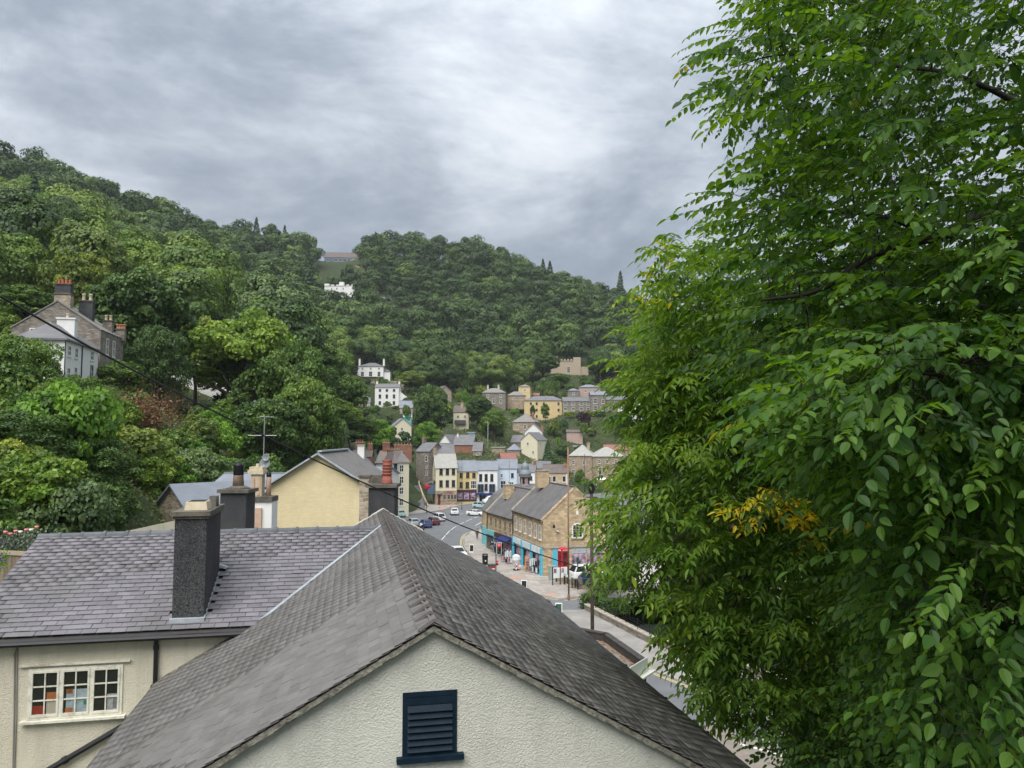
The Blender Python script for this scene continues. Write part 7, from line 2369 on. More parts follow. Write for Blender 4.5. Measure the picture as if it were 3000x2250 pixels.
# scrub on the near bank
cnt = 0
tries = 0
BANKM = [(100, 1500, 'behind the slate ridge at left'), (60, 1250, 'at the left edge of the bank'), (280, 1180, 'below the white bank house'), (420, 1180, 'by the bracken clump'), (460, 1130, 'near the street lamp'), (380, 1320, 'in the middle of the bank'), (330, 1480, 'left of the rubble outhouse'), (540, 1400, 'above the rubble outhouse'), (620, 1250, 'under the spreading tree'), (700, 1380, 'behind the tall buff pots'), (850, 1280, 'above the yellow gable'), (960, 1290, 'at the right end of the bank')]
BANKKEEP = [(40, 335, 860, 1128, 69), (425, 800, 1385, 1560, 45), (500, 720, 1085, 1190, 117), (440, 470, 1085, 1140, 87)]
while cnt < 165 and tries < 9000:
    tries += 1
    D = rs.uniform(30, 112); px = rs.uniform(-60, 1010)
    x = (px - CX) / FPX * D
    z = gz(x, D)
    if x > -17 + (-.13) * (D - 40) * .5 or z < 4:
        continue
    ppx, pb_ = topx((x, D, z))
    big = rs.random() < .3
    s = rs.uniform(.7, 1.5)
    key = rs.choice(['scrub0', 'scrub1', 'scrub1']) if not big else rs.choice(['bush0', 'bush1', 'bush2'])
    r_px, h_px = 1.5 * s * FPX / D, (3.0 if big else 2.1) * s * FPX / D
    if any(D < KD + 4 and ppx + r_px > k0 and ppx - r_px < k1 and pb_ - h_px < q1 and pb_ > q0 for k0, k1, q0, q1, KD in BANKKEEP):
        continue
    if any(abs(D - KD) < 7 and k0 < ppx < k1 for k0, k1, q0, q1, KD in BANKKEEP[:1]):
        continue
    mk = rs.choice(['mid', 'light', 'olive', 'bright', 'mid', 'dark', 'yellow', 'grey', 'light', 'olive'])
    where = nearest(ppx, pb_, BANKM)
    szs = s * rs.uniform(.7, 1.3)
    shp = ('large' if s > 1.25 else 'small' if s < .95 else 'middling') + (' upright' if szs > s * 1.1 else ' spreading' if szs < s * .9 else '')
    plant('bush', key, mk, (x, D, z - .15), s, f'{shp} {COLN[mk]} {"leafy bush" if big else "scrub"} {where}', 'bush', f'{shp} {COLN[mk]} {"bushes" if big else "scrub"} {where}', sz=szs, seed=cnt)
    cnt += 1


def ground_cover(name, label, n_, Dr, pxr, size, mk, seed, cond, up=.5, cat='undergrowth'):
    rg = np.random.default_rng(seed)
    D = Dr[0] + (Dr[1] - Dr[0]) * rg.random(n_) ** 1.25
    px = rg.uniform(*pxr, n_)
    x = (px - CX) / FPX * D
    P = np.stack([x, D], 1)
    keep_ = cond(P, px, D)
    P = P[keep_]; D = D[keep_]
    z = ground_z(P)
    patch = np.sin(P[:, 0] * .7 + 2 * np.sin(P[:, 1] * .31)) * np.sin(P[:, 1] * .55 + 1.7 * np.sin(P[:, 0] * .23))
    pos = np.column_stack([P, z + np.abs(rg.normal(0, 1, len(z))) * up * (.6 + .5 * patch)])
    nr = rg.normal(size=(len(z), 3)) * .7 + np.array([0, -.25, .8])
    V = card_faces(pos, nr, size * (.6 + D / Dr[1] * .6), rg)
    vals = np.clip(.5 + .22 * patch + rg.normal(0, .16, len(z)), 0, 1)
    return tag(link(name, npmesh(name, V, LM[mk], vals)), label, cat, kind='stuff')


LM['bramble'] = leafmat('bank_undergrowth', [(0, (.035, .050, .018)), (.3, (.075, .105, .028)), (.55, (.115, .155, .040)), (.8, (.19, .185, .065)), (1, (.26, .20, .11))], .2)
ground_cover('bank_undergrowth', 'tangled brambles, grass and weeds covering the left bank', 70000, (27, 118), (-80, 1020), .10, 'bramble', 5,
             lambda P, px, D: (P[:, 0] < -16 - .065 * (D - 40)), .45)
ground_cover('hillside_undergrowth', 'rough grass and low plants on the slopes between the town houses', 60000, (205, 420), (940, 2050), .26, 'bramble', 6,
             lambda P, px, D: (np.minimum(seg_dist(P, STREET), seg_dist(P, PARK)) > 20) & ~((px > 1190) & (px < 1245) & (D < 275)), .55)
ground_cover('far_bank_undergrowth', 'weeds and ivy on the far bank of the river', 20000, (28, 100), (1750, 3100), .13, 'mid', 7,
             lambda P, px, D: (seg_dist(P, RIVER) > 6.2) & (P[:, 0] > 12 + (80 - D) * .35) & (D < 78), .5)
# rusty bracken patch on the bank
p = at(425, 1215, 64)
rg = np.random.default_rng(9)
n_ = 2600
q = rg.normal(size=(n_, 3)) * np.array([1.3, 1.0, .9])
V = card_faces(q, rg.normal(size=(n_, 3)) + np.array([0, -.4, .5]), .11, rg)
o = link('bracken_clump', npmesh('bracken_clump', V, leafmat('rusty_bracken', [(0, (.06, .03, .015)), (.5, (.16, .075, .035)), (1, (.30, .19, .10))], .15), np.clip(rg.normal(.5, .2, n_), 0, 1)))
o.location = p
tag(o, 'rust brown clump of dying bracken on the left bank', 'bracken')
# hedge by the side road and river
for x0_, x1_, y_, lab in ((1712, 1770, 1775, 'clipped dark hedge at the corner of the side road'), (1775, 1835, 1790, 'dark hedge behind the river railing')):
    a_, b2 = gnd(x0_, y_ + 12), gnd(x1_, y_ + 12)
    rg = np.random.default_rng(int(x0_)); n_ = 3500
    u = rg.random(n_)[:, None]
    pos = np.array(a_) * (1 - u) + np.array(b2) * u + np.column_stack([rg.normal(0, .25, n_), rg.uniform(.2, 1.2, n_), np.abs(rg.uniform(.0, 1.35, n_))])
    V = card_faces(pos, rg.normal(size=(n_, 3)) + np.array([0, -.4, .8]), .09, rg)
    tag(link('hedge', npmesh('hedge', V, LM['dark'], np.clip(rg.normal(.45, .2, n_), 0, 1))), lab, 'hedge')

# ------------------------------------------------------------------ garden fence and poppies at the left edge
fn = thing('board_fence', 'weathered board fence at the left edge beside the cottage roof', 'fence', at(40, 1700, 19.5), R(-14))
m_board = mat('weathered_boards', (.20, .155, .115), .9, .25, 2, .4, 20, objvar=.2, stretch=(6, 6, .6))
fz = lambda py: at(40, py, 19.5).z - fn.location.z
for k in range(16):
    x = -1.0 + k * .115
    MB().box(x, x + .108, 0, .02, -2.5, fz(1617) + rnd.uniform(-.015, .015)).build('board', m_board, fn)
MB().box(-1.05, .9, -.03, -.002, fz(1617) + .02 - .1, fz(1617) + .03).build('top_rail', mat('pale_timber', (.36, .30, .22), .9, .2, 3), fn)
pz = thing('garden_plants', 'silver leaved border plants above the fence at the left edge', 'plant', at(40, 1600, 21.5))
rg = np.random.default_rng(31); n_ = 2200
pos = np.stack([rg.uniform(-1.1, .75, n_), rg.uniform(0, .6, n_), np.abs(rg.normal(0, .22, n_)) - .1], 1)
link('foliage', npmesh('foliage', card_faces(pos, rg.normal(size=(n_, 3)), .035, rg), leafmat('silver_leaves', [(0, (.05, .07, .045)), (.5, (.16, .19, .13)), (1, (.36, .38, .30))], .1), np.clip(rg.normal(.5, .25, n_), 0, 1)), pz)
m_pop = mat('pink_poppy', (.70, .25, .25), .7, .2, 5)
for k, (px_, py_, m) in enumerate(((12, 1563, m_pop), (27, 1568, m_pop), (42, 1560, m_pop), (56, 1562, m_white_p), (73, 1556, m_pop), (87, 1556, m_white_p), (103, 1548, m_pop))):
    o = thing('poppy', ['leftmost pink poppy above the fence', 'second pink poppy from the left above the fence', 'third pink poppy above the fence', 'white poppy in the middle of the row', 'pink poppy right of the white one', 'white poppy near the right end of the row', 'rightmost pink poppy beside the slate ridge'][k], 'flower', at(px_, 1595, 21.3), 0, 'poppies above the fence')
    hz = at(px_, py_, 21.3).z - o.location.z
    MB().tube([(0, 0, -.1), (.02, 0, hz)], .008, 5).build('stem', m_green_d, o)
    MB().lathe([(.01, 0), (.035, .02), (.055, .06), (.05, .085), (.03, .07), (.0, .04)], (.02, 0, hz - .02), 9).build('bloom', m, o, True)
pf = thing('clematis', 'purple flowered green plant at the extreme left edge', 'plant', at(8, 1640, 15))
pf.scale = (.45, .45, .45)
rg = np.random.default_rng(33)
q = rg.normal(size=(260, 3)) * np.array([.12, .1, .22])
link('foliage', npmesh('foliage', card_faces(q, rg.normal(size=(260, 3)), .045, rg), LM['bright'], np.clip(rg.normal(.7, .2, 260), 0, 1)), pf)
q = rg.normal(size=(40, 3)) * np.array([.13, .05, .2]) + np.array([0, -.12, .05])
link('blooms', npmesh('blooms', card_faces(q, rg.normal(size=(40, 3)), .05, rg), mat('violet_petals', (.16, .06, .36), .7, .2, 5)), pf)
# ------------------------------------------------------------------ foreground trees at the right
LM['elm'] = leafmat('elm_leaves', [(0, (.018, .056, .013)), (.4, (.050, .122, .020)), (.75, (.105, .200, .027)), (.92, (.135, .24, .035)), (1, (.26, .24, .03))], .48, .5, .3, objvar=.0, tint=(2.2, 2.0, .40))
LM['walnut'] = leafmat('pinnate_leaves', [(0, (.030, .080, .016)), (.35, (.085, .175, .025)), (.7, (.160, .265, .034)), (.84, (.26, .35, .04)), (.89, (.42, .42, .04)), (.95, (.72, .60, .04)), (1, (.78, .54, .035))], .46, .5, .3, objvar=.0, tint=(1.9, 1.75, .4))


OUT_E = [(.10, .62), (.28, .98), (.50, 1.0), (.72, .74), (.88, .36)]
OUT_P = [(.18, .80), (.45, 1.0), (.75, .62)]


def leaf_pts(base, dirn, nrm, ln, wd, cup, droop, outl=OUT_E):
    """one leaf as two halves folded along the midrib"""
    d = dirn / np.linalg.norm(dirn)
    s = np.cross(d, nrm); s /= max(1e-6, np.linalg.norm(s))
    n = np.cross(s, d)
    mid = lambda t: base + d * ln * t - n * droop * ln * t * t
    h = []
    for sg in (-1, 1):
        q = [base] + [mid(t) + s * sg * wd * .5 * w_ + n * cup * wd * w_ * .8 for t, w_ in outl] + [mid(1.0)]
        h.append(np.stack(q if sg < 0 else q[::-1]))
    return h


def elm_spray(seed):
    rg = np.random.default_rng(seed)
    out_, k = [], 0
    ln = rg.uniform(.45, .75)
    n_ = int(ln / .045)
    curve = lambda t: np.array([ln * t, .06 * math.sin(t * 3 + seed), .06 * t - .20 * t * t])
    twig = [curve(t) for t in np.linspace(0, 1, 6)]
    for i in range(n_):
        t = .08 + .92 * i / n_
        p = curve(t)
        sg = 1 if i % 2 else -1
        d = np.array([.62, sg * rg.uniform(.6, 1.0), rg.uniform(-.75, -.15)])
        nr = np.array([rg.normal(0, .28), rg.normal(0, .28) + sg * .25, 1.0])
        L_ = rg.uniform(.068, .118) * (.75 + .4 * math.sin(PI * min(1, t + .15)))
        out_ += leaf_pts(p, d, nr, L_, L_ * rg.uniform(.52, .64), rg.uniform(.05, .22), rg.uniform(.05, .3))
    p = curve(1.0)
    out_ += leaf_pts(p, np.array([1, 0, -.5]), np.array([.2, 0, 1.]), .10, .055, .12, .2)
    return np.array(out_), np.array(twig)


def pinnate_spray(seed):
    rg = np.random.default_rng(seed)
    out_ = []
    ln = rg.uniform(.35, .6)
    curve = lambda t: np.array([ln * t, .05 * math.sin(t * 4 + seed), .08 * t - .12 * t * t])
    twig = [curve(t) for t in np.linspace(0, 1, 5)]
    for i in range(5):
        t = .2 + .8 * i / 4
        p = curve(t)
        a = (i * 2.4 + seed) if i < 4 else 0
        dr = np.array([.7 + .3 * math.cos(a), math.sin(a) * .9, .18 * math.cos(a * 1.7) + .05]); dr /= np.linalg.norm(dr)
        rl_ = rg.uniform(.22, .36)
        sd = np.cross(dr, np.array([0, 0, 1.])); sd /= np.linalg.norm(sd)
        for k in range(4):
            u = .3 + .7 * k / 3
            q = p + dr * rl_ * u + np.array([0, 0, -.16 * u * u * rl_ / .3])
            if k == 3:
                out_ += leaf_pts(q, dr + np.array([0, 0, -.55]), np.array([0, 0, 1.]) + dr * .4, rg.uniform(.11, .15), .052, .12, .25, OUT_P)
            else:
                for sg in (-1, 1):
                    out_ += leaf_pts(q, dr * .55 + sd * sg + np.array([0, 0, rg.uniform(-.7, -.3)]), np.array([0, 0, 1.]) + sd * sg * .5 + rg.normal(0, .2, 3), rg.uniform(.095, .14), .046, .12, .25, OUT_P)
    return np.array(out_), np.array(twig)


def foliage_tree(name, label, mk, protos, vols, edge, n_, limbs, seed, toward, trunk_r=.16, tone=None, scale=(.62, 1.18), big=0, bark=None, reach=.40, ymin=2.1, extra=(), gaps=()):
    """limbs: list of polylines [(point, radius)...]; vols: ellipsoids (centre, radii, weight); edge: crown outline as seen from the terrace"""
    rg = np.random.default_rng(seed)
    ey_, ex_ = np.array([e[0] for e in edge], float), np.array([e[1] for e in edge], float)
    wts = np.array([v[2] for v in vols], float); wts /= wts.sum()
    root = thing(name, label, 'tree', limbs[0][0][0])
    org = np.array(limbs[0][0][0])
    P = []
    tw_ = np.array(toward) / np.linalg.norm(toward)
    for k in range(n_ * 20):
        c, r_, _ = vols[rg.choice(len(vols), p=wts)]
        d = rg.normal(size=3); d /= np.linalg.norm(d)
        p = np.array(c) + d * np.array(r_) * rg.uniform(.15, 1) ** (1 / 2.6)
        if p[1] < ymin and not (rg.random() < .05 and p[1] > 2.6):
            continue
        px, py = topx(p)
        tipx, tipy = topx(p + tw_ * reach)
        if min(px, tipx) < np.interp(tipy, ey_, ex_) + rg.exponential(22) + 4 or px < np.interp(py, ey_, ex_) + 10:
            continue
        if any(((px - a) / c) ** 2 + ((py - b) / d_) ** 2 < 1 for a, b, c, d_ in gaps):
            continue
        if px > 3350 or py > 2550 or py < -350:
            if rg.random() < .85:
                continue
        P.append(p)
        if len(P) >= n_:
            break
    P = np.array(P + [np.array(q) for q in extra])
    # branch work: fork outwards from the limbs
    mb = MB()
    nodes, nrad = [], []
    for lb in limbs:
        pts = [Vector(q[0]) for q in lb]; rr_ = [q[1] for q in lb]
        sm = smooth_path([tuple(q) for q in pts], 6)
        rs_ = list(np.interp(np.linspace(0, len(pts) - 1, len(sm)), range(len(pts)), rr_))
        mb.tube(sm, rs_, 8)
        for q, r_ in zip(sm, rs_):
            nodes.append(np.array(q)); nrad.append(r_)
    nodes = np.array(nodes)
    d0 = np.array([np.linalg.norm(nodes - p, axis=1).min() for p in P])
    order = np.argsort(d0)
    NODE = np.zeros((len(nodes) + len(P) * 2, 3)); NODE[:len(nodes)] = nodes
    NR = np.zeros(len(NODE)); NR[:len(nodes)] = nrad
    cnt_ = len(nodes)
    V, A, LV = [], [], []
    rots = []
    for oi in order:
        p = P[oi]
        dd = np.linalg.norm(NODE[:cnt_] - p, axis=1) + np.where(NR[:cnt_] < .006, .15, 0)
        j = int(np.argmin(dd)); q = NODE[j]
        r1 = min(NR[j] * .7, .004 + .007 * dd[j]); r1 = max(r1, .003)
        mid = (p + q) / 2 + np.array([0, 0, .10 * dd[j]]) + rg.normal(0, .06, 3) * dd[j]
        if dd[j] > .04:
            mb.tube([q, mid, p], [r1, r1 * .8, max(.0022, r1 * .5)], 4, caps=False)
        NODE[cnt_] = mid; NR[cnt_] = r1 * .8; NODE[cnt_ + 1] = p; NR[cnt_ + 1] = max(.0022, r1 * .5); cnt_ += 2
        S, tw = protos[rg.integers(len(protos))]
        # heading: away from where the branch came, with a lean
        hd = (p - q); hd[2] *= .3
        hd = hd / max(.05, np.linalg.norm(hd)) * .6 + np.array(toward) * .7 + rg.normal(0, .45, 3) * np.array([1, 1, .35])
        hd /= np.linalg.norm(hd)
        sd = np.cross(np.array([0, 0, 1.]), hd); sd /= np.linalg.norm(sd)
        up = np.cross(hd, sd)
        roll = rg.normal(0, .35)
        sd2 = sd * math.cos(roll) + up * math.sin(roll); up2 = np.cross(hd, sd2)
        Mx = np.stack([hd, sd2, up2]) * rg.uniform(*scale)
        V.append(S @ Mx + p)
        tv = tone(p, rg) if tone else rg.normal(.45, .14)
        nl_ = len(S) // 2
        A.append(np.repeat(np.clip(tv + rg.normal(0, .11, nl_), 0, 1.0 if tv > .66 else .85), 2))
        T = tw @ Mx + p
        mb.tube([T[0], T[len(T) // 2], T[-1]], [.0035, .0028, .0016], 3, caps=False)
    V = np.concatenate(V); A = np.concatenate(A)
    V = V - org
    if big:
        # the leaves that show largest stand as leaves of their own
        K_ = V.shape[1]
        cen = V.reshape(-1, 2, K_, 3).mean((1, 2)) + org
        dist = np.array([np.linalg.norm(c - np.array([0, 0, H])) for c in cen])
        pxs = np.array([topx(c) for c in cen])
        dist = np.where((pxs[:, 0] < 2990) & (pxs[:, 1] > 5) & (pxs[:, 1] < 2245), dist, 1e6)
        near_i = np.argsort(dist)[:big]
        LVs = V.reshape(-1, 2, K_, 3); AV_ = A.reshape(-1, 2)
        for i in near_i:
            two = LVs[i]; c = two[0, 0]
            me = npmesh('leaf', two - c, LM[mk], AV_[i])
            o = link('leaf', me, root); o.location = c
        msk = np.ones(len(LVs), bool); msk[near_i] = False
        V = LVs[msk].reshape(-1, K_, 3); A = AV_[msk].reshape(-1)
    fo_ = link('foliage', npmesh('foliage', V, LM[mk], A), root); fo_['kind'] = 'stuff'
    mb.v = [(a - org[0], b - org[1], c - org[2]) for a, b, c in mb.v]
    mb.build('branches', bark or m_bark_d, root, True)
    print(name, len(P), len(V))
    return root


ELM = [elm_spray(300 + k) for k in range(8)]
PIN = [pinnate_spray(320 + k) for k in range(8)]
edgeA = [(-400, 2090), (0, 2085), (60, 2030), (110, 2005), (180, 1985), (240, 1995), (305, 2020), (345, 2090), (400, 2165), (480, 2120), (530, 2080), (560, 2110), (580, 1985), (620, 1995), (665, 2080), (740, 2070),
         (830, 2095), (900, 2080), (1000, 2040), (1100, 2040), (1200, 2110), (1300, 2180), (1400, 2280), (1500, 2400), (1620, 2480), (1720, 2440), (1850, 2420), (2000, 2500), (2600, 2600)]
edgeB = [(-400, 2400), (500, 2300), (640, 2050), (690, 1935), (730, 1905), (760, 1840), (800, 1870), (850, 1930), (875, 1885), (930, 1850), (980, 1830), (1040, 1805), (1100, 1785), (1150, 1800), (1200, 1785), (1270, 1810), (1330, 1790),
         (1400, 1735), (1450, 1765), (1480, 1720), (1520, 1745), (1560, 1715), (1600, 1785), (1640, 1695), (1690, 1745), (1725, 1770), (1760, 1860), (1800, 1900), (1840, 1960), (1885, 1945), (1930, 1955), (1965, 2010), (2010, 2030), (2060, 2040), (2095, 2110), (2160, 2300), (2600, 2500)]
edgeC = [(-400, 3200), (1700, 2900), (1780, 2600), (1850, 2420), (1950, 2150), (2050, 2075), (2120, 2095), (2180, 2190), (2260, 2240), (2600, 2250)]
gA = gz(7.4, 8.0)
limbsA = [[((7.6, 8.2, gA), .30), ((7.3, 8.0, 10), .26), ((7.0, 7.8, 15.5), .22), ((6.6, 7.6, 20), .15), ((6.2, 7.4, 25), .06)],
          [((6.9, 7.8, 16.6), .10), (tuple(at(3000, 658, 7.4)), .075), (tuple(at(2760, 690, 7.1)), .055), (tuple(at(2560, 745, 6.9)), .035), (tuple(at(2400, 850, 6.8)), .022), (tuple(at(2230, 880, 6.8)), .010)],
          [(tuple(at(2760, 690, 7.1)), .04), (tuple(at(2600, 640, 7.5)), .028), (tuple(at(2450, 620, 7.8)), .02), (tuple(at(2230, 640, 8.2)), .005)],
          [(tuple(at(2640, 715, 7.0)), .04), (tuple(at(2560, 830, 7.4)), .028), (tuple(at(2440, 930, 7.8)), .018), (tuple(at(2280, 960, 8.4)), .01)],
          [((6.7, 7.7, 19), .05), (tuple(at(2900, 260, 6.9)), .026), (tuple(at(2600, 190, 7.2)), .017), (tuple(at(2300, 160, 7.6)), .010), (tuple(at(2140, 200, 8.0)), .005)],
          [((7.1, 7.8, 14.5), .10), (tuple(at(2990, 1120, 6.2)), .03), (tuple(at(2760, 1100, 5.4)), .015), (tuple(at(2600, 1080, 5.0)), .007)],
          [((7.2, 7.9, 13.6), .10), (tuple(at(2950, 1550, 6.4)), .05), (tuple(at(2700, 1560, 6.8)), .03), (tuple(at(2500, 1620, 7.4)), .012)],
          [((7.2, 7.9, 12.6), .09), (tuple(at(3050, 1700, 6.4)), .03), (tuple(at(2850, 1720, 5.9)), .014), (tuple(at(2680, 1760, 5.6)), .006)],
          [((6.4, 7.5, 22), .08), (tuple(at(2700, -120, 7.0)), .04), (tuple(at(2350, -60, 7.6)), .02), (tuple(at(2200, 40, 8.2)), .005)]]


def toneA(p, rg):
    return min(.66, rg.normal(.48, .19)) if rg.random() > .004 else .97


foliage_tree('elm_tree', 'broad leaved tree with large dark green leaves filling the right edge', 'elm', ELM,
             [((5.9, 7.6, 20), (4.0, 4.2, 6.5), 5.0), ((5.2, 6.4, 15.5), (3.2, 3.4, 3.4), 2.6), ((2.9, 5.0, 16.75), (1.1, .9, .5), .14), ((6.0, 8.5, 12.5), (2.6, 2.5, 2.4), .8)],
             edgeA, 8000, limbsA, 71, (-.75, -.25, -.15), tone=toneA, big=290, ymin=4.6)
gB = gz(9.5, 15.5)
limbsB = [[((9.6, 15.6, gB), .26), ((9.2, 15.4, 9), .22), ((8.7, 15.2, 13.5), .18), ((8.0, 15, 18), .10), ((7.4, 14.8, 22), .04)],
          [((9.0, 15.3, 12.0), .12), (tuple(at(2560, 1420, 14.6)), .085), (tuple(at(2390, 1440, 14.2)), .07), (tuple(at(2260, 1520, 13.8)), .05), (tuple(at(2110, 1600, 13.6)), .03), (tuple(at(1990, 1690, 13.4)), .012)],
          [(tuple(at(2390, 1440, 14.2)), .05), (tuple(at(2240, 1560, 13.6)), .04), (tuple(at(2190, 1680, 13.4)), .028), (tuple(at(2150, 1780, 13.3)), .012)],
          [((9.1, 15.3, 10.4), .12), (tuple(at(2480, 1880, 14.4)), .09), (tuple(at(2320, 1870, 14.0)), .07), (tuple(at(2200, 1840, 13.8)), .04), (tuple(at(2050, 1860, 13.6)), .015)],
          [((8.8, 15.2, 13.5), .10), (tuple(at(2350, 1260, 14.4)), .06), (tuple(at(2120, 1230, 14.2)), .03), (tuple(at(1930, 1200, 14.2)), .006)],
          [((8.3, 15.1, 16.5), .09), (tuple(at(2350, 980, 14.6)), .05), (tuple(at(2150, 890, 14.6)), .025), (tuple(at(2010, 820, 14.8)), .006)],
          [((8.6, 15.2, 14.6), .09), (tuple(at(2300, 1120, 14.6)), .05), (tuple(at(2080, 1060, 14.6)), .025), (tuple(at(1930, 1030, 14.8)), .006)],
          [((8.9, 15.3, 12.6), .09), (tuple(at(2250, 1400, 15.2)), .05), (tuple(at(2020, 1420, 15.4)), .025), (tuple(at(1860, 1440, 15.6)), .006)]]
YEL = [(2245, 1412, 40), (2270, 1445, 45), (2180, 1455, 60), (2230, 1470, 50), (2160, 1480, 45), (2230, 1520, 45), (2300, 1515, 60), (1900, 750, 70), (1960, 800, 60), (1880, 800, 60), (1980, 860, 40), (1940, 880, 40), (2390, 1690, 50), (2360, 1470, 40)]


def toneB(p, rg):
    px, py = topx(p)
    for a, b, r_ in YEL:
        if (px - a) ** 2 + (py - b) ** 2 < r_ * r_ * .5 and p[1] < (12.9 if py > 1000 else 16):
            return rg.uniform(.90, .98) if py > 1300 else rg.uniform(.60, .88)
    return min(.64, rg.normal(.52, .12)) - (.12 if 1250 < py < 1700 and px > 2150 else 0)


foliage_tree('walnut_tree', 'lighter green tree with drooping pinnate leaves and some yellow leaflets, left of the elm', 'walnut', PIN,
             [((6.0, 15.0, 14.6), (4.6, 3.6, 6.2), 5.0), ((3.6, 14.2, 14.2), (2.6, 2.4, 4.6), 2.6), ((4.2, 13.8, 11.8), (2.6, 2.0, 2.2), 1.2), ((3.5, 14.6, 18.5), (1.5, 1.6, 2.3), .75)],
             edgeB, 2650, limbsB, 72, (-.7, -.35, -.1), tone=toneB, scale=(.9, 1.35), reach=.48, gaps=[(2260, 1930, 75, 85), (1990, 1690, 60, 45), (2010, 1010, 40, 35)],
             extra=[at(a + dx, b + dy, 11.3 + .15 * k) for k, (a, b, r_) in enumerate(YEL[:7]) for dx, dy in ((35, -4),)] + [at(a + 60, b, 12.5) for a, b, r_ in YEL[7:12]])
gC = gz(6.8, 11.5)
limbsC = [[((6.9, 11.8, gC), .10), ((6.6, 11.6, 6), .08), ((6.2, 11.4, 10), .05), ((5.9, 11.2, 13), .02)],
          [((6.7, 11.6, 7), .05), ((5.4, 11.0, 9.6), .03), ((4.2, 10.6, 11.0), .012)], [((6.4, 11.5, 9), .04), ((5.2, 10.8, 11), .02), ((4.4, 10.6, 12.2), .01)],
          [((6.6, 11.6, 8), .04), ((7.8, 10.8, 10), .02), ((8.6, 10.4, 12), .01)]]
foliage_tree('elm_sapling', 'leafy sapling with mid green leaves at the lower right beside the road', 'elm', ELM,
             [((6.0, 11.0, 10.4), (3.4, 2.2, 2.9), 1.0)], edgeC, 1500, limbsC, 73, (-.55, -.45, .05), tone=lambda p, rg: min(.66, rg.normal(.50, .16)), gaps=[(2260, 1930, 75, 85), (2450, 2080, 70, 50)])
# ------------------------------------------------------------------ vehicles
m_tyre = mat('tyre_rubber', (.018, .018, .018), .85)
m_alloy = mat('alloy_wheel', (.45, .46, .48), .35, .05, metal=.6)
m_trim = mat('dark_trim', (.02, .02, .022), .6)
m_light = mat('headlamp_glass', (.75, .78, .80), .15)
m_tail = mat('tail_lamp', (.45, .02, .02), .25)
m_plate_w = mat('white_plate', (.7, .7, .68), .5)
m_plate_y = mat('yellow_plate', (.65, .50, .06), .5)
CARM = {}


def paint(name, col):
    m, t, b = nodes_of(name)
    b.inputs['Base Color'].default_value = (*col, 1)
    b.inputs['Roughness'].default_value = .28
    b.inputs['Specular IOR Level'].default_value = .5
    b.inputs['Coat Weight'].default_value = .5
    return m


def loft(sections):
    """closed loops of equal length along the car"""
    b = MB(); n = len(sections[0])
    for s in sections:
        b.v += [tuple(p) for p in s]
    for i in range(len(sections) - 1):
        for k in range(n):
            k2 = (k + 1) % n
            b.f.append((i * n + k, i * n + k2, (i + 1) * n + k2, (i + 1) * n + k))
    b.f.append(tuple(range(n - 1, -1, -1)))
    b.f.append(tuple((len(sections) - 1) * n + k for k in range(n)))
    return b


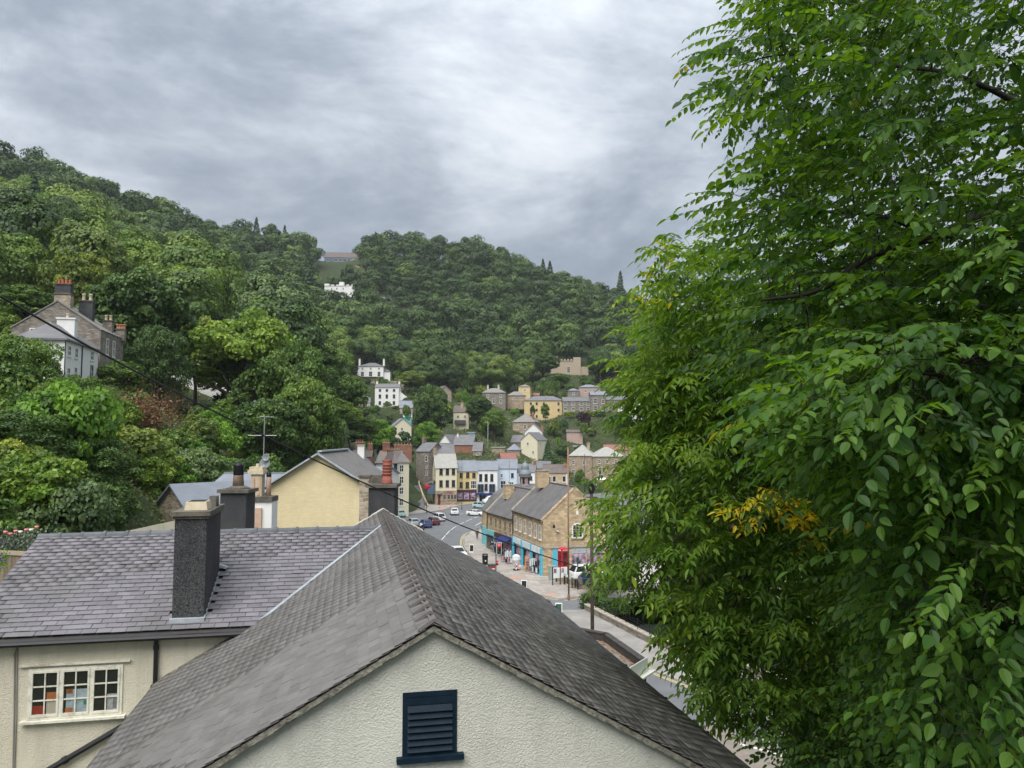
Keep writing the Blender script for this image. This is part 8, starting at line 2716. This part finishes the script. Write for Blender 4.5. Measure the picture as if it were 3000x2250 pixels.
def car_meshes(kind):
    if kind in CARM:
        return CARM[kind]
    if kind == 'van':
        Ln, W_, Hh = 5.0, 1.95, 2.1
        st = [(-2.45, .45, .55, 1.95, 2.05, .9), (-2.40, .35, .9, 2.0, 2.1, 1.0), (0.6, .32, .95, 2.0, 2.1, 1.0), (1.15, .32, .95, 1.9, 2.02, 1.0), (1.75, .32, .95, 1.2, 1.32, .98), (2.35, .35, .8, 1.0, 1.1, .93), (2.48, .45, .65, .8, .9, .85)]
    elif kind == 'coupe':
        st = [(-2.1, .42, .55, .78, .86, .86), (-2.0, .28, .70, .88, .95, .96), (-1.2, .22, .75, .92, .98, 1.0), (0.0, .20, .75, .90, .95, 1.0), (.9, .22, .72, .84, .90, 1.0), (1.7, .25, .6, .70, .76, .96), (2.1, .35, .45, .55, .62, .82)]
        Ln, W_, Hh = 4.2, 1.75, 1.25
    else:
        st = [(-2.0, .42, .6, .86, .95, .86), (-1.92, .30, .75, .95, 1.02, .96), (-1.1, .24, .78, .96, 1.02, 1.0), (0.1, .22, .78, .94, 1.0, 1.0), (.95, .24, .76, .90, .97, 1.0), (1.65, .26, .68, .82, .88, .97), (2.0, .36, .52, .66, .74, .84)]
        Ln, W_, Hh = 4.0, 1.75, 1.48
    hw = W_ / 2
    secs = []
    for x, zb, zm, zs, zt, wf in st:
        h_ = hw * wf
        secs.append([(x, -h_ * .9, zb), (x, -h_, zb + .12), (x, -h_, zm), (x, -h_ * .97, zs), (x, -h_ * .86, zt), (x, h_ * .86, zt), (x, h_ * .97, zs), (x, h_, zm), (x, h_, zb + .12), (x, h_ * .9, zb)])
    body = loft(secs)
    glass = []
    if kind == 'van':
        pass
    else:
        # greenhouse: base and roof rectangles
        if kind == 'coupe':
            b0, b1, r0_, r1_, zb, zr = -1.75, .95, -.95, .15, .93, 1.25
        elif kind == 'suv':
            b0, b1, r0_, r1_, zb, zr = -1.95, 1.05, -1.6, .35, 1.0, 1.62
        else:
            b0, b1, r0_, r1_, zb, zr = -1.9, 1.0, -1.45, .25, .98, 1.46
        wb, wr = hw * .88, hw * .70
        body.hexa([(b0, -wb, zb - .05), (b1, -wb, zb - .08), (b1, wb, zb - .08), (b0, wb, zb - .05), (r0_, -wr, zr), (r1_, -wr, zr), (r1_, wr, zr), (r0_, wr, zr)])
        body.hexa([(r0_ + .03, -wr + .03, zr), (r1_ - .03, -wr + .03, zr), (r1_ - .03, wr - .03, zr), (r0_ + .03, wr - .03, zr), (r0_ + .25, -wr + .15, zr + .045), (r1_ - .2, -wr + .15, zr + .045), (r1_ - .2, wr - .15, zr + .045), (r0_ + .25, wr - .15, zr + .045)])

        def lerp(a, b_, t_):
            return tuple(p + (q - p) * t_ for p, q in zip(a, b_))

        def panel(a, b_, c, d, off):
            a, b_, c, d = map(Vector, (a, b_, c, d))
            n = (b_ - a).cross(d - a).normalized() * off
            ce = (a + b_ + c + d) / 4
            q = [ce + (p - ce) * .88 for p in (a, b_, c, d)]
            return MB().hexa([*[p - n for p in q], *[p + n for p in q]])
        glass.append(('windscreen', panel((b1, -wb, zb), (b1, wb, zb), (r1_, wr, zr), (r1_, -wr, zr), .012)))
        glass.append(('rear_window', panel((b0, wb, zb), (b0, -wb, zb), (r0_, -wr, zr), (r0_, wr, zr), .012)))
        for sg in (-1, 1):
            m0, m1 = (b0 + b1) / 2 - .1, (r0_ + r1_) / 2
            for (xa, xb, ra, rb) in ((b0 + .1, m0, r0_ + .05, m1), (m0, b1 - .1, m1, r1_ - .02)):
                glass.append(('side_window', panel((xa, sg * wb, zb), (xb, sg * wb, zb), (rb, sg * wr, zr), (ra, sg * wr, zr), .012)))
    if kind == 'van':
        glass.append(('windscreen', MB().hexa([(1.19, -.78, 1.86), (1.77, -.8, 1.22), (1.77, .8, 1.22), (1.19, .78, 1.86), (1.22, -.78, 1.9), (1.80, -.8, 1.26), (1.80, .8, 1.26), (1.22, .78, 1.9)])))
        for sg in (-1, 1):
            glass.append(('side_window', MB().box(.75, 1.35, sg * hw * .985 - .01, sg * hw * .985 + .01, 1.2, 1.7)))
    CARM[kind] = (body, [(n_, g.mesh(n_, m_glass)) for n_, g in glass], Ln, hw, Hh)
    return CARM[kind]


wheel_m = MB().lathe([(.20, -.10), (.30, -.10), (.325, -.06), (.325, .06), (.30, .10), (.20, .10)], seg=18).mesh('wheel', m_tyre, True)
rim_m = MB().lathe([(.0, -.085), (.19, -.105), (.205, -.09), (.205, .09), (.19, .105), (.0, .085)], seg=14).mesh('rim', m_alloy)


def car(label, loc, rz_, pm, kind='hatch', cat='car', group=None):
    body, glass, Ln, hw, Hh = car_meshes(kind)
    o = thing('van' if kind == 'van' else 'car', label, cat, loc, rz_, group)
    body.build('body', pm, o)
    for n_, me in glass:
        link(n_, me, o)
    ax = Ln * .31
    for x in (-ax, ax):
        for sg in (-1, 1):
            wv = link('wheel', wheel_m, o); wv.location = (x, sg * (hw - .09), .325); wv.rotation_euler = (PI / 2, 0, 0)
            link('rim', rim_m, wv)
    xe, xr_ = Ln / 2 - .04, -Ln / 2 + .03
    for sg in (-1, 1):
        MB().cbox((xe - .08, sg * hw * .62, .68), (.16, .34, .14)).build('headlight', m_light, o)
        MB().cbox((xr_ + .03, sg * hw * .70, .80), (.10, .24, .22)).build('tail_light', m_tail, o)
        MB().cbox((.75, sg * (hw + .08), .98), (.16, .16, .13)).build('mirror', m_trim, o)
    MB().cbox((xe + .01, 0, .42), (.06, .52, .11)).build('number_plate', m_plate_w, o)
    MB().cbox((xr_ - .0, 0, .60), (.06, .52, .11)).build('number_plate', m_plate_y, o)
    MB().cbox((xe - .02, 0, .56), (.08, 1.0, .12)).build('grille', m_trim, o)
    return o


P_white = paint('car_white', (.75, .76, .77)); P_silver = paint('car_silver', (.42, .46, .48)); P_maroon = paint('car_maroon', (.13, .02, .03)); P_blue = paint('car_blue', (.03, .06, .20))
P_black = paint('car_black', (.012, .012, .014)); P_teal = paint('car_pale_teal', (.36, .52, .52)); P_red = paint('car_red', (.30, .03, .05)); P_dblue = paint('car_dark_blue', (.02, .03, .07))
car('white hatchback driving away past the orange cones', gnd(1331, 1508), R(97), P_white, group='cars on the road')
car('white sports coupe coming round the bend toward the sandstone shops', gnd(1395, 1511), R(-28), P_white, 'coupe', group='cars on the road')
car('pale teal car with dark bonnet behind the white coupe', gnd(1409, 1489), R(-24), P_teal, group='cars on the road')
car('white panel van parked in front of the navy fascia shop', gnd(1442, 1476), R(-160), P_white, 'van', cat='van')
car('white car at the far end of the parked row on the left', gnd(1284, 1526), R(118), P_white, 'suv', group='cars parked on the left kerb')
car('maroon car between the white and blue parked cars', gnd(1268, 1537), R(116), P_maroon, group='cars parked on the left kerb')
car('dark blue car at the near end of the parked row', gnd(1245, 1545), R(114), P_blue, group='cars parked on the left kerb')
car('silver car left of the dark blue parked car', gnd(1210, 1541), R(112), P_silver, group='cars parked on the left kerb')
car('pale teal car parked below the tall cream terrace end', gnd(1172, 1514), R(110), P_teal, 'hatch')
car('white car seen over the slate roof edge driving toward the camera', gnd(1342, 1634), R(-70), P_white, 'hatch')
car('black car half hidden by the slate roof beside the pavement board', gnd(1590, 1806), R(-66), P_black, 'hatch')
car('white car in the car park behind the low wall', gnd(1722, 1698, 1.0), R(20), P_white, 'suv', group='cars in the car park')
car('dark blue car in the car park right of the white one', gnd(1752, 1716, 1.0), R(14), P_dblue, group='cars in the car park')
car('black car at the right of the car park', gnd(1806, 1732, 1.0), R(8), P_black, 'suv', group='cars in the car park')
car('silver car deeper in the car park', gnd(1785, 1684, 1.0), R(20), P_silver, group='cars in the car park')
for px_, D_, pm, lb in ((1787, 240, P_red, 'dark red car parked before the brown stone house'), (1729, 236, P_black, 'black car under the white canopy'), (1820, 238, P_silver, 'silver car right of the dark red one')):
    x = (px_ - CX) / FPX * D_
    car(lb, (x, D_, gz(x, D_) + .02), R(4), pm)
for k, px_ in enumerate((1094, 1107, 1121, 1134)):
    D_ = 499; x = (px_ - CX) / FPX * D_
    car(['leftmost tiny car', 'second tiny car from the left', 'third tiny car from the left', 'rightmost tiny car'][k] + ' in the hillside car park', (x, D_, gz(x, D_) + .3), R(90), (P_silver, P_white, P_silver, P_dblue)[k], group='cars in the hillside car park')
# motorbike
mbk = thing('motorcycle', 'motorcycle with white fairing parked before the dark blue car', 'motorcycle', gnd(1236, 1552), R(120))
for x in (-.68, .68):
    wv = link('wheel', wheel_m, mbk); wv.location = (x, 0, .31); wv.rotation_euler = (PI / 2, 0, 0); wv.scale = (.95, .95, .7)
    link('rim', rim_m, wv)
MB().hexa([(-.4, -.13, .35), (.45, -.13, .35), (.45, .13, .35), (-.4, .13, .35), (-.3, -.1, .72), (.4, -.1, .78), (.4, .1, .78), (-.3, .1, .72)]).build('engine', m_trim, mbk)
MB().hexa([(.0, -.15, .72), (.75, -.17, .60), (.75, .17, .60), (.0, .15, .72), (.05, -.12, .98), (.6, -.12, 1.1), (.6, .12, 1.1), (.05, .12, .98)]).build('fairing', P_white, mbk)
MB().hexa([(-.85, -.12, .80), (.05, -.14, .76), (.05, .14, .76), (-.85, .12, .80), (-.9, -.1, .92), (.02, -.12, .86), (.02, .12, .86), (-.9, .1, .92)]).build('seat', m_trim, mbk)
MB().tube([(.45, -.36, 1.05), (.5, 0, 1.02), (.45, .36, 1.05)], .02, 6).build('handlebar', m_trim, mbk)
for sg in (-.06, .06):
    MB().tube([(.50, sg, 1.0), (.68, sg, .31)], .025, 6).build('fork', m_alloy, mbk)

# ------------------------------------------------------------------ people


def skinned(name, verts, edges, radii, m, parent, sub=1):
    me = bpy.data.meshes.new(name)
    me.from_pydata(verts, edges, [])
    o = bpy.data.objects.new(name, me)
    C.objects.link(o)
    md = o.modifiers.new('skin', 'SKIN')
    sv = me.skin_vertices[0].data if me.skin_vertices else None
    if sv is None:
        bpy.context.view_layer.update()
        sv = me.skin_vertices[0].data
    for i, r_ in enumerate(radii):
        sv[i].radius = r_ if isinstance(r_, tuple) else (r_, r_)
    sv[0].use_root = True
    ss = o.modifiers.new('sub', 'SUBSURF'); ss.levels = sub; ss.render_levels = sub
    dg = bpy.context.evaluated_depsgraph_get()
    me2 = bpy.data.meshes.new_from_object(o.evaluated_get(dg))
    bpy.data.objects.remove(o)
    me2.materials.clear(); me2.materials.append(m)
    me2.polygons.foreach_set('use_smooth', [True] * len(me2.polygons))
    return link(name, me2, parent)


m_skin = mat('skin', (.55, .34, .25), .6, .05, 4)
m_hair = mat('dark_hair', (.03, .022, .016), .8)
m_shoe = mat('dark_shoes', (.03, .03, .03), .7)


def person(label, loc, rz_, top, legs, stride=.25, arm=.15, hair=m_hair, skirt=False):
    o = thing('person', label, 'person', loc, rz_)
    s = stride
    J = {'pel': (0, 0, .95), 'wai': (0, 0, 1.10), 'che': (0, 0, 1.30), 'nec': (0, 0, 1.46), 'hd0': (0, -.01, 1.55), 'hd1': (0, -.02, 1.66),
         'hl': (.09, 0, .90), 'hr': (-.09, 0, .90), 'kl': (.10, -s * .55 - .03, .50), 'kr': (-.10, s * .35 - .03, .50), 'al': (.10, -s * .8, .09), 'ar': (-.10, s * .9, .12), 'tl': (.11, -s * .8 - .17, .04), 'tr': (-.11, s * .9 - .15, .05),
         'sl': (.18, 0, 1.40), 'sr': (-.18, 0, 1.40), 'el': (.23, arm * .6, 1.13), 'er': (-.23, -arm * .6, 1.13), 'wl': (.24, arm * .2 - .08, .88), 'wr': (-.24, -arm * 1.6, .90), 'pl': (.24, arm * .2 - .11, .80), 'pr': (-.24, -arm * 1.8 - .03, .82)}
    names = list(J)
    ed = [('pel', 'wai'), ('wai', 'che'), ('che', 'nec'), ('nec', 'hd0'), ('hd0', 'hd1'), ('pel', 'hl'), ('pel', 'hr'), ('hl', 'kl'), ('hr', 'kr'), ('kl', 'al'), ('kr', 'ar'), ('al', 'tl'), ('ar', 'tr'),
          ('che', 'sl'), ('che', 'sr'), ('sl', 'el'), ('sr', 'er'), ('el', 'wl'), ('er', 'wr'), ('wl', 'pl'), ('wr', 'pr')]
    rad = {'pel': (.14, .10), 'wai': (.13, .10), 'che': (.15, .11), 'nec': .055, 'hd0': (.07, .08), 'hd1': (.075, .09), 'hl': .085, 'hr': .085, 'kl': .055, 'kr': .055, 'al': .038, 'ar': .038, 'tl': .03, 'tr': .03,
           'sl': .055, 'sr': .055, 'el': .042, 'er': .042, 'wl': .028, 'wr': .028, 'pl': .034, 'pr': .034}
    V = [J[n] for n in names]; E_ = [(names.index(a), names.index(b)) for a, b in ed]; Rr = [rad[n] for n in names]
    for sg, w_ in ((1, 'pl'), (-1, 'pr')):          # five fingers on each hand
        b0 = names.index(w_)
        px_, py_, pz_ = J[w_]
        for k in range(4):
            i0 = len(V)
            V += [(px_, py_ - .03 + k * .02, pz_ - .055), (px_ - sg * .006, py_ - .035 + k * .02, pz_ - .085 - (.008 if k in (1, 2) else 0))]
            E_ += [(b0, i0), (i0, i0 + 1)]; Rr += [.009, .008]
        i0 = len(V)
        V += [(px_ - sg * .01, py_ - .05, pz_ - .01), (px_ - sg * .012, py_ - .065, pz_ - .04)]
        E_ += [(b0, i0), (i0, i0 + 1)]; Rr += [.010, .008]
    skinned('body', V, E_, Rr, m_skin, o)

    def part_of(nm, keys, links, grow, m):
        skinned(nm, [J[k] for k in keys], [(keys.index(a), keys.index(b)) for a, b in links], [tuple(x + grow for x in (rad[k] if isinstance(rad[k], tuple) else (rad[k],) * 2)) for k in keys], m, o)
    part_of('jacket', ['che', 'wai', 'pel', 'sl', 'sr', 'el', 'er', 'wl', 'wr'], [('che', 'wai'), ('wai', 'pel'), ('che', 'sl'), ('che', 'sr'), ('sl', 'el'), ('sr', 'er'), ('el', 'wl'), ('er', 'wr')], .018, top)
    part_of('trousers', ['pel', 'hl', 'hr', 'kl', 'kr', 'al', 'ar'], [('pel', 'hl'), ('pel', 'hr'), ('hl', 'kl'), ('hr', 'kr'), ('kl', 'al'), ('kr', 'ar')], .014, legs)
    for a, t_ in (('al', 'tl'), ('ar', 'tr')):
        skinned('shoe', [J[a], J[t_]], [(0, 1)], [.046, .04], m_shoe, o)
    hr_ = MB()
    for i in range(7):
        for j in range(10):
            pass
    hr_.lathe([(.02, .10), (.06, .09), (.088, .05), (.095, .0), (.085, -.05)], (0, .012, 1.665), 12).build('hair', hair, o, True)
    MB().add([(-.012, -.115, 1.60), (.012, -.115, 1.60), (0, -.135, 1.605), (0, -.11, 1.635)], [(0, 1, 2), (1, 3, 2), (3, 0, 2), (0, 3, 1)]).build('nose', m_skin, o)
    for sg in (-1, 1):
        MB().cbox((sg * .03, -.104, 1.64), (.018, .012, .010)).build('eye', m_shoe, o)
    return o


m_blackc = mat('black_clothing', (.014, .014, .017), .85); m_paleb = mat('pale_blue_clothing', (.50, .62, .66), .85); m_jean = mat('denim', (.05, .07, .13), .85); m_greyc = mat('grey_clothing', (.22, .22, .23), .85)
person('person in black walking along the pavement near the bend', gnd(1398, 1580, .115), R(175), m_blackc, m_blackc, .3)
person('person in black jacket standing outside the navy shop', gnd(1441, 1618, .115), R(20), m_blackc, m_greyc, .12)
person('person in dark clothes beside the one in black jacket', gnd(1450, 1620, .115), R(-30), m_jean, m_blackc, .1)
person('person in pale blue clothes by the shop racks', gnd(1487, 1645, .115), R(60), m_paleb, m_paleb, .2, .35)
person('person in grey top walking far along the pavement', gnd(1412, 1556, .115), R(170), m_greyc, m_jean, .3)
# ------------------------------------------------------------------ faint summer haze over the valley
hz_ = MB().box(-640, 640, -14, 880, -6, 235)
hzo = hz_.build('haze', None)
mh = bpy.data.materials.new('haze_air'); mh.use_nodes = True
for n in list(mh.node_tree.nodes):
    mh.node_tree.nodes.remove(n)
ho = mh.node_tree.nodes.new('ShaderNodeOutputMaterial')
hv = mh.node_tree.nodes.new('ShaderNodeVolumePrincipled')
hv.inputs['Color'].default_value = (.82, .88, .95, 1)
hv.inputs['Density'].default_value = .00011
mh.node_tree.links.new(hv.outputs[0], ho.inputs['Volume'])
hzo.data.materials.append(mh)
tag(hzo, 'thin pale haze filling the valley air', 'haze', kind='stuff')
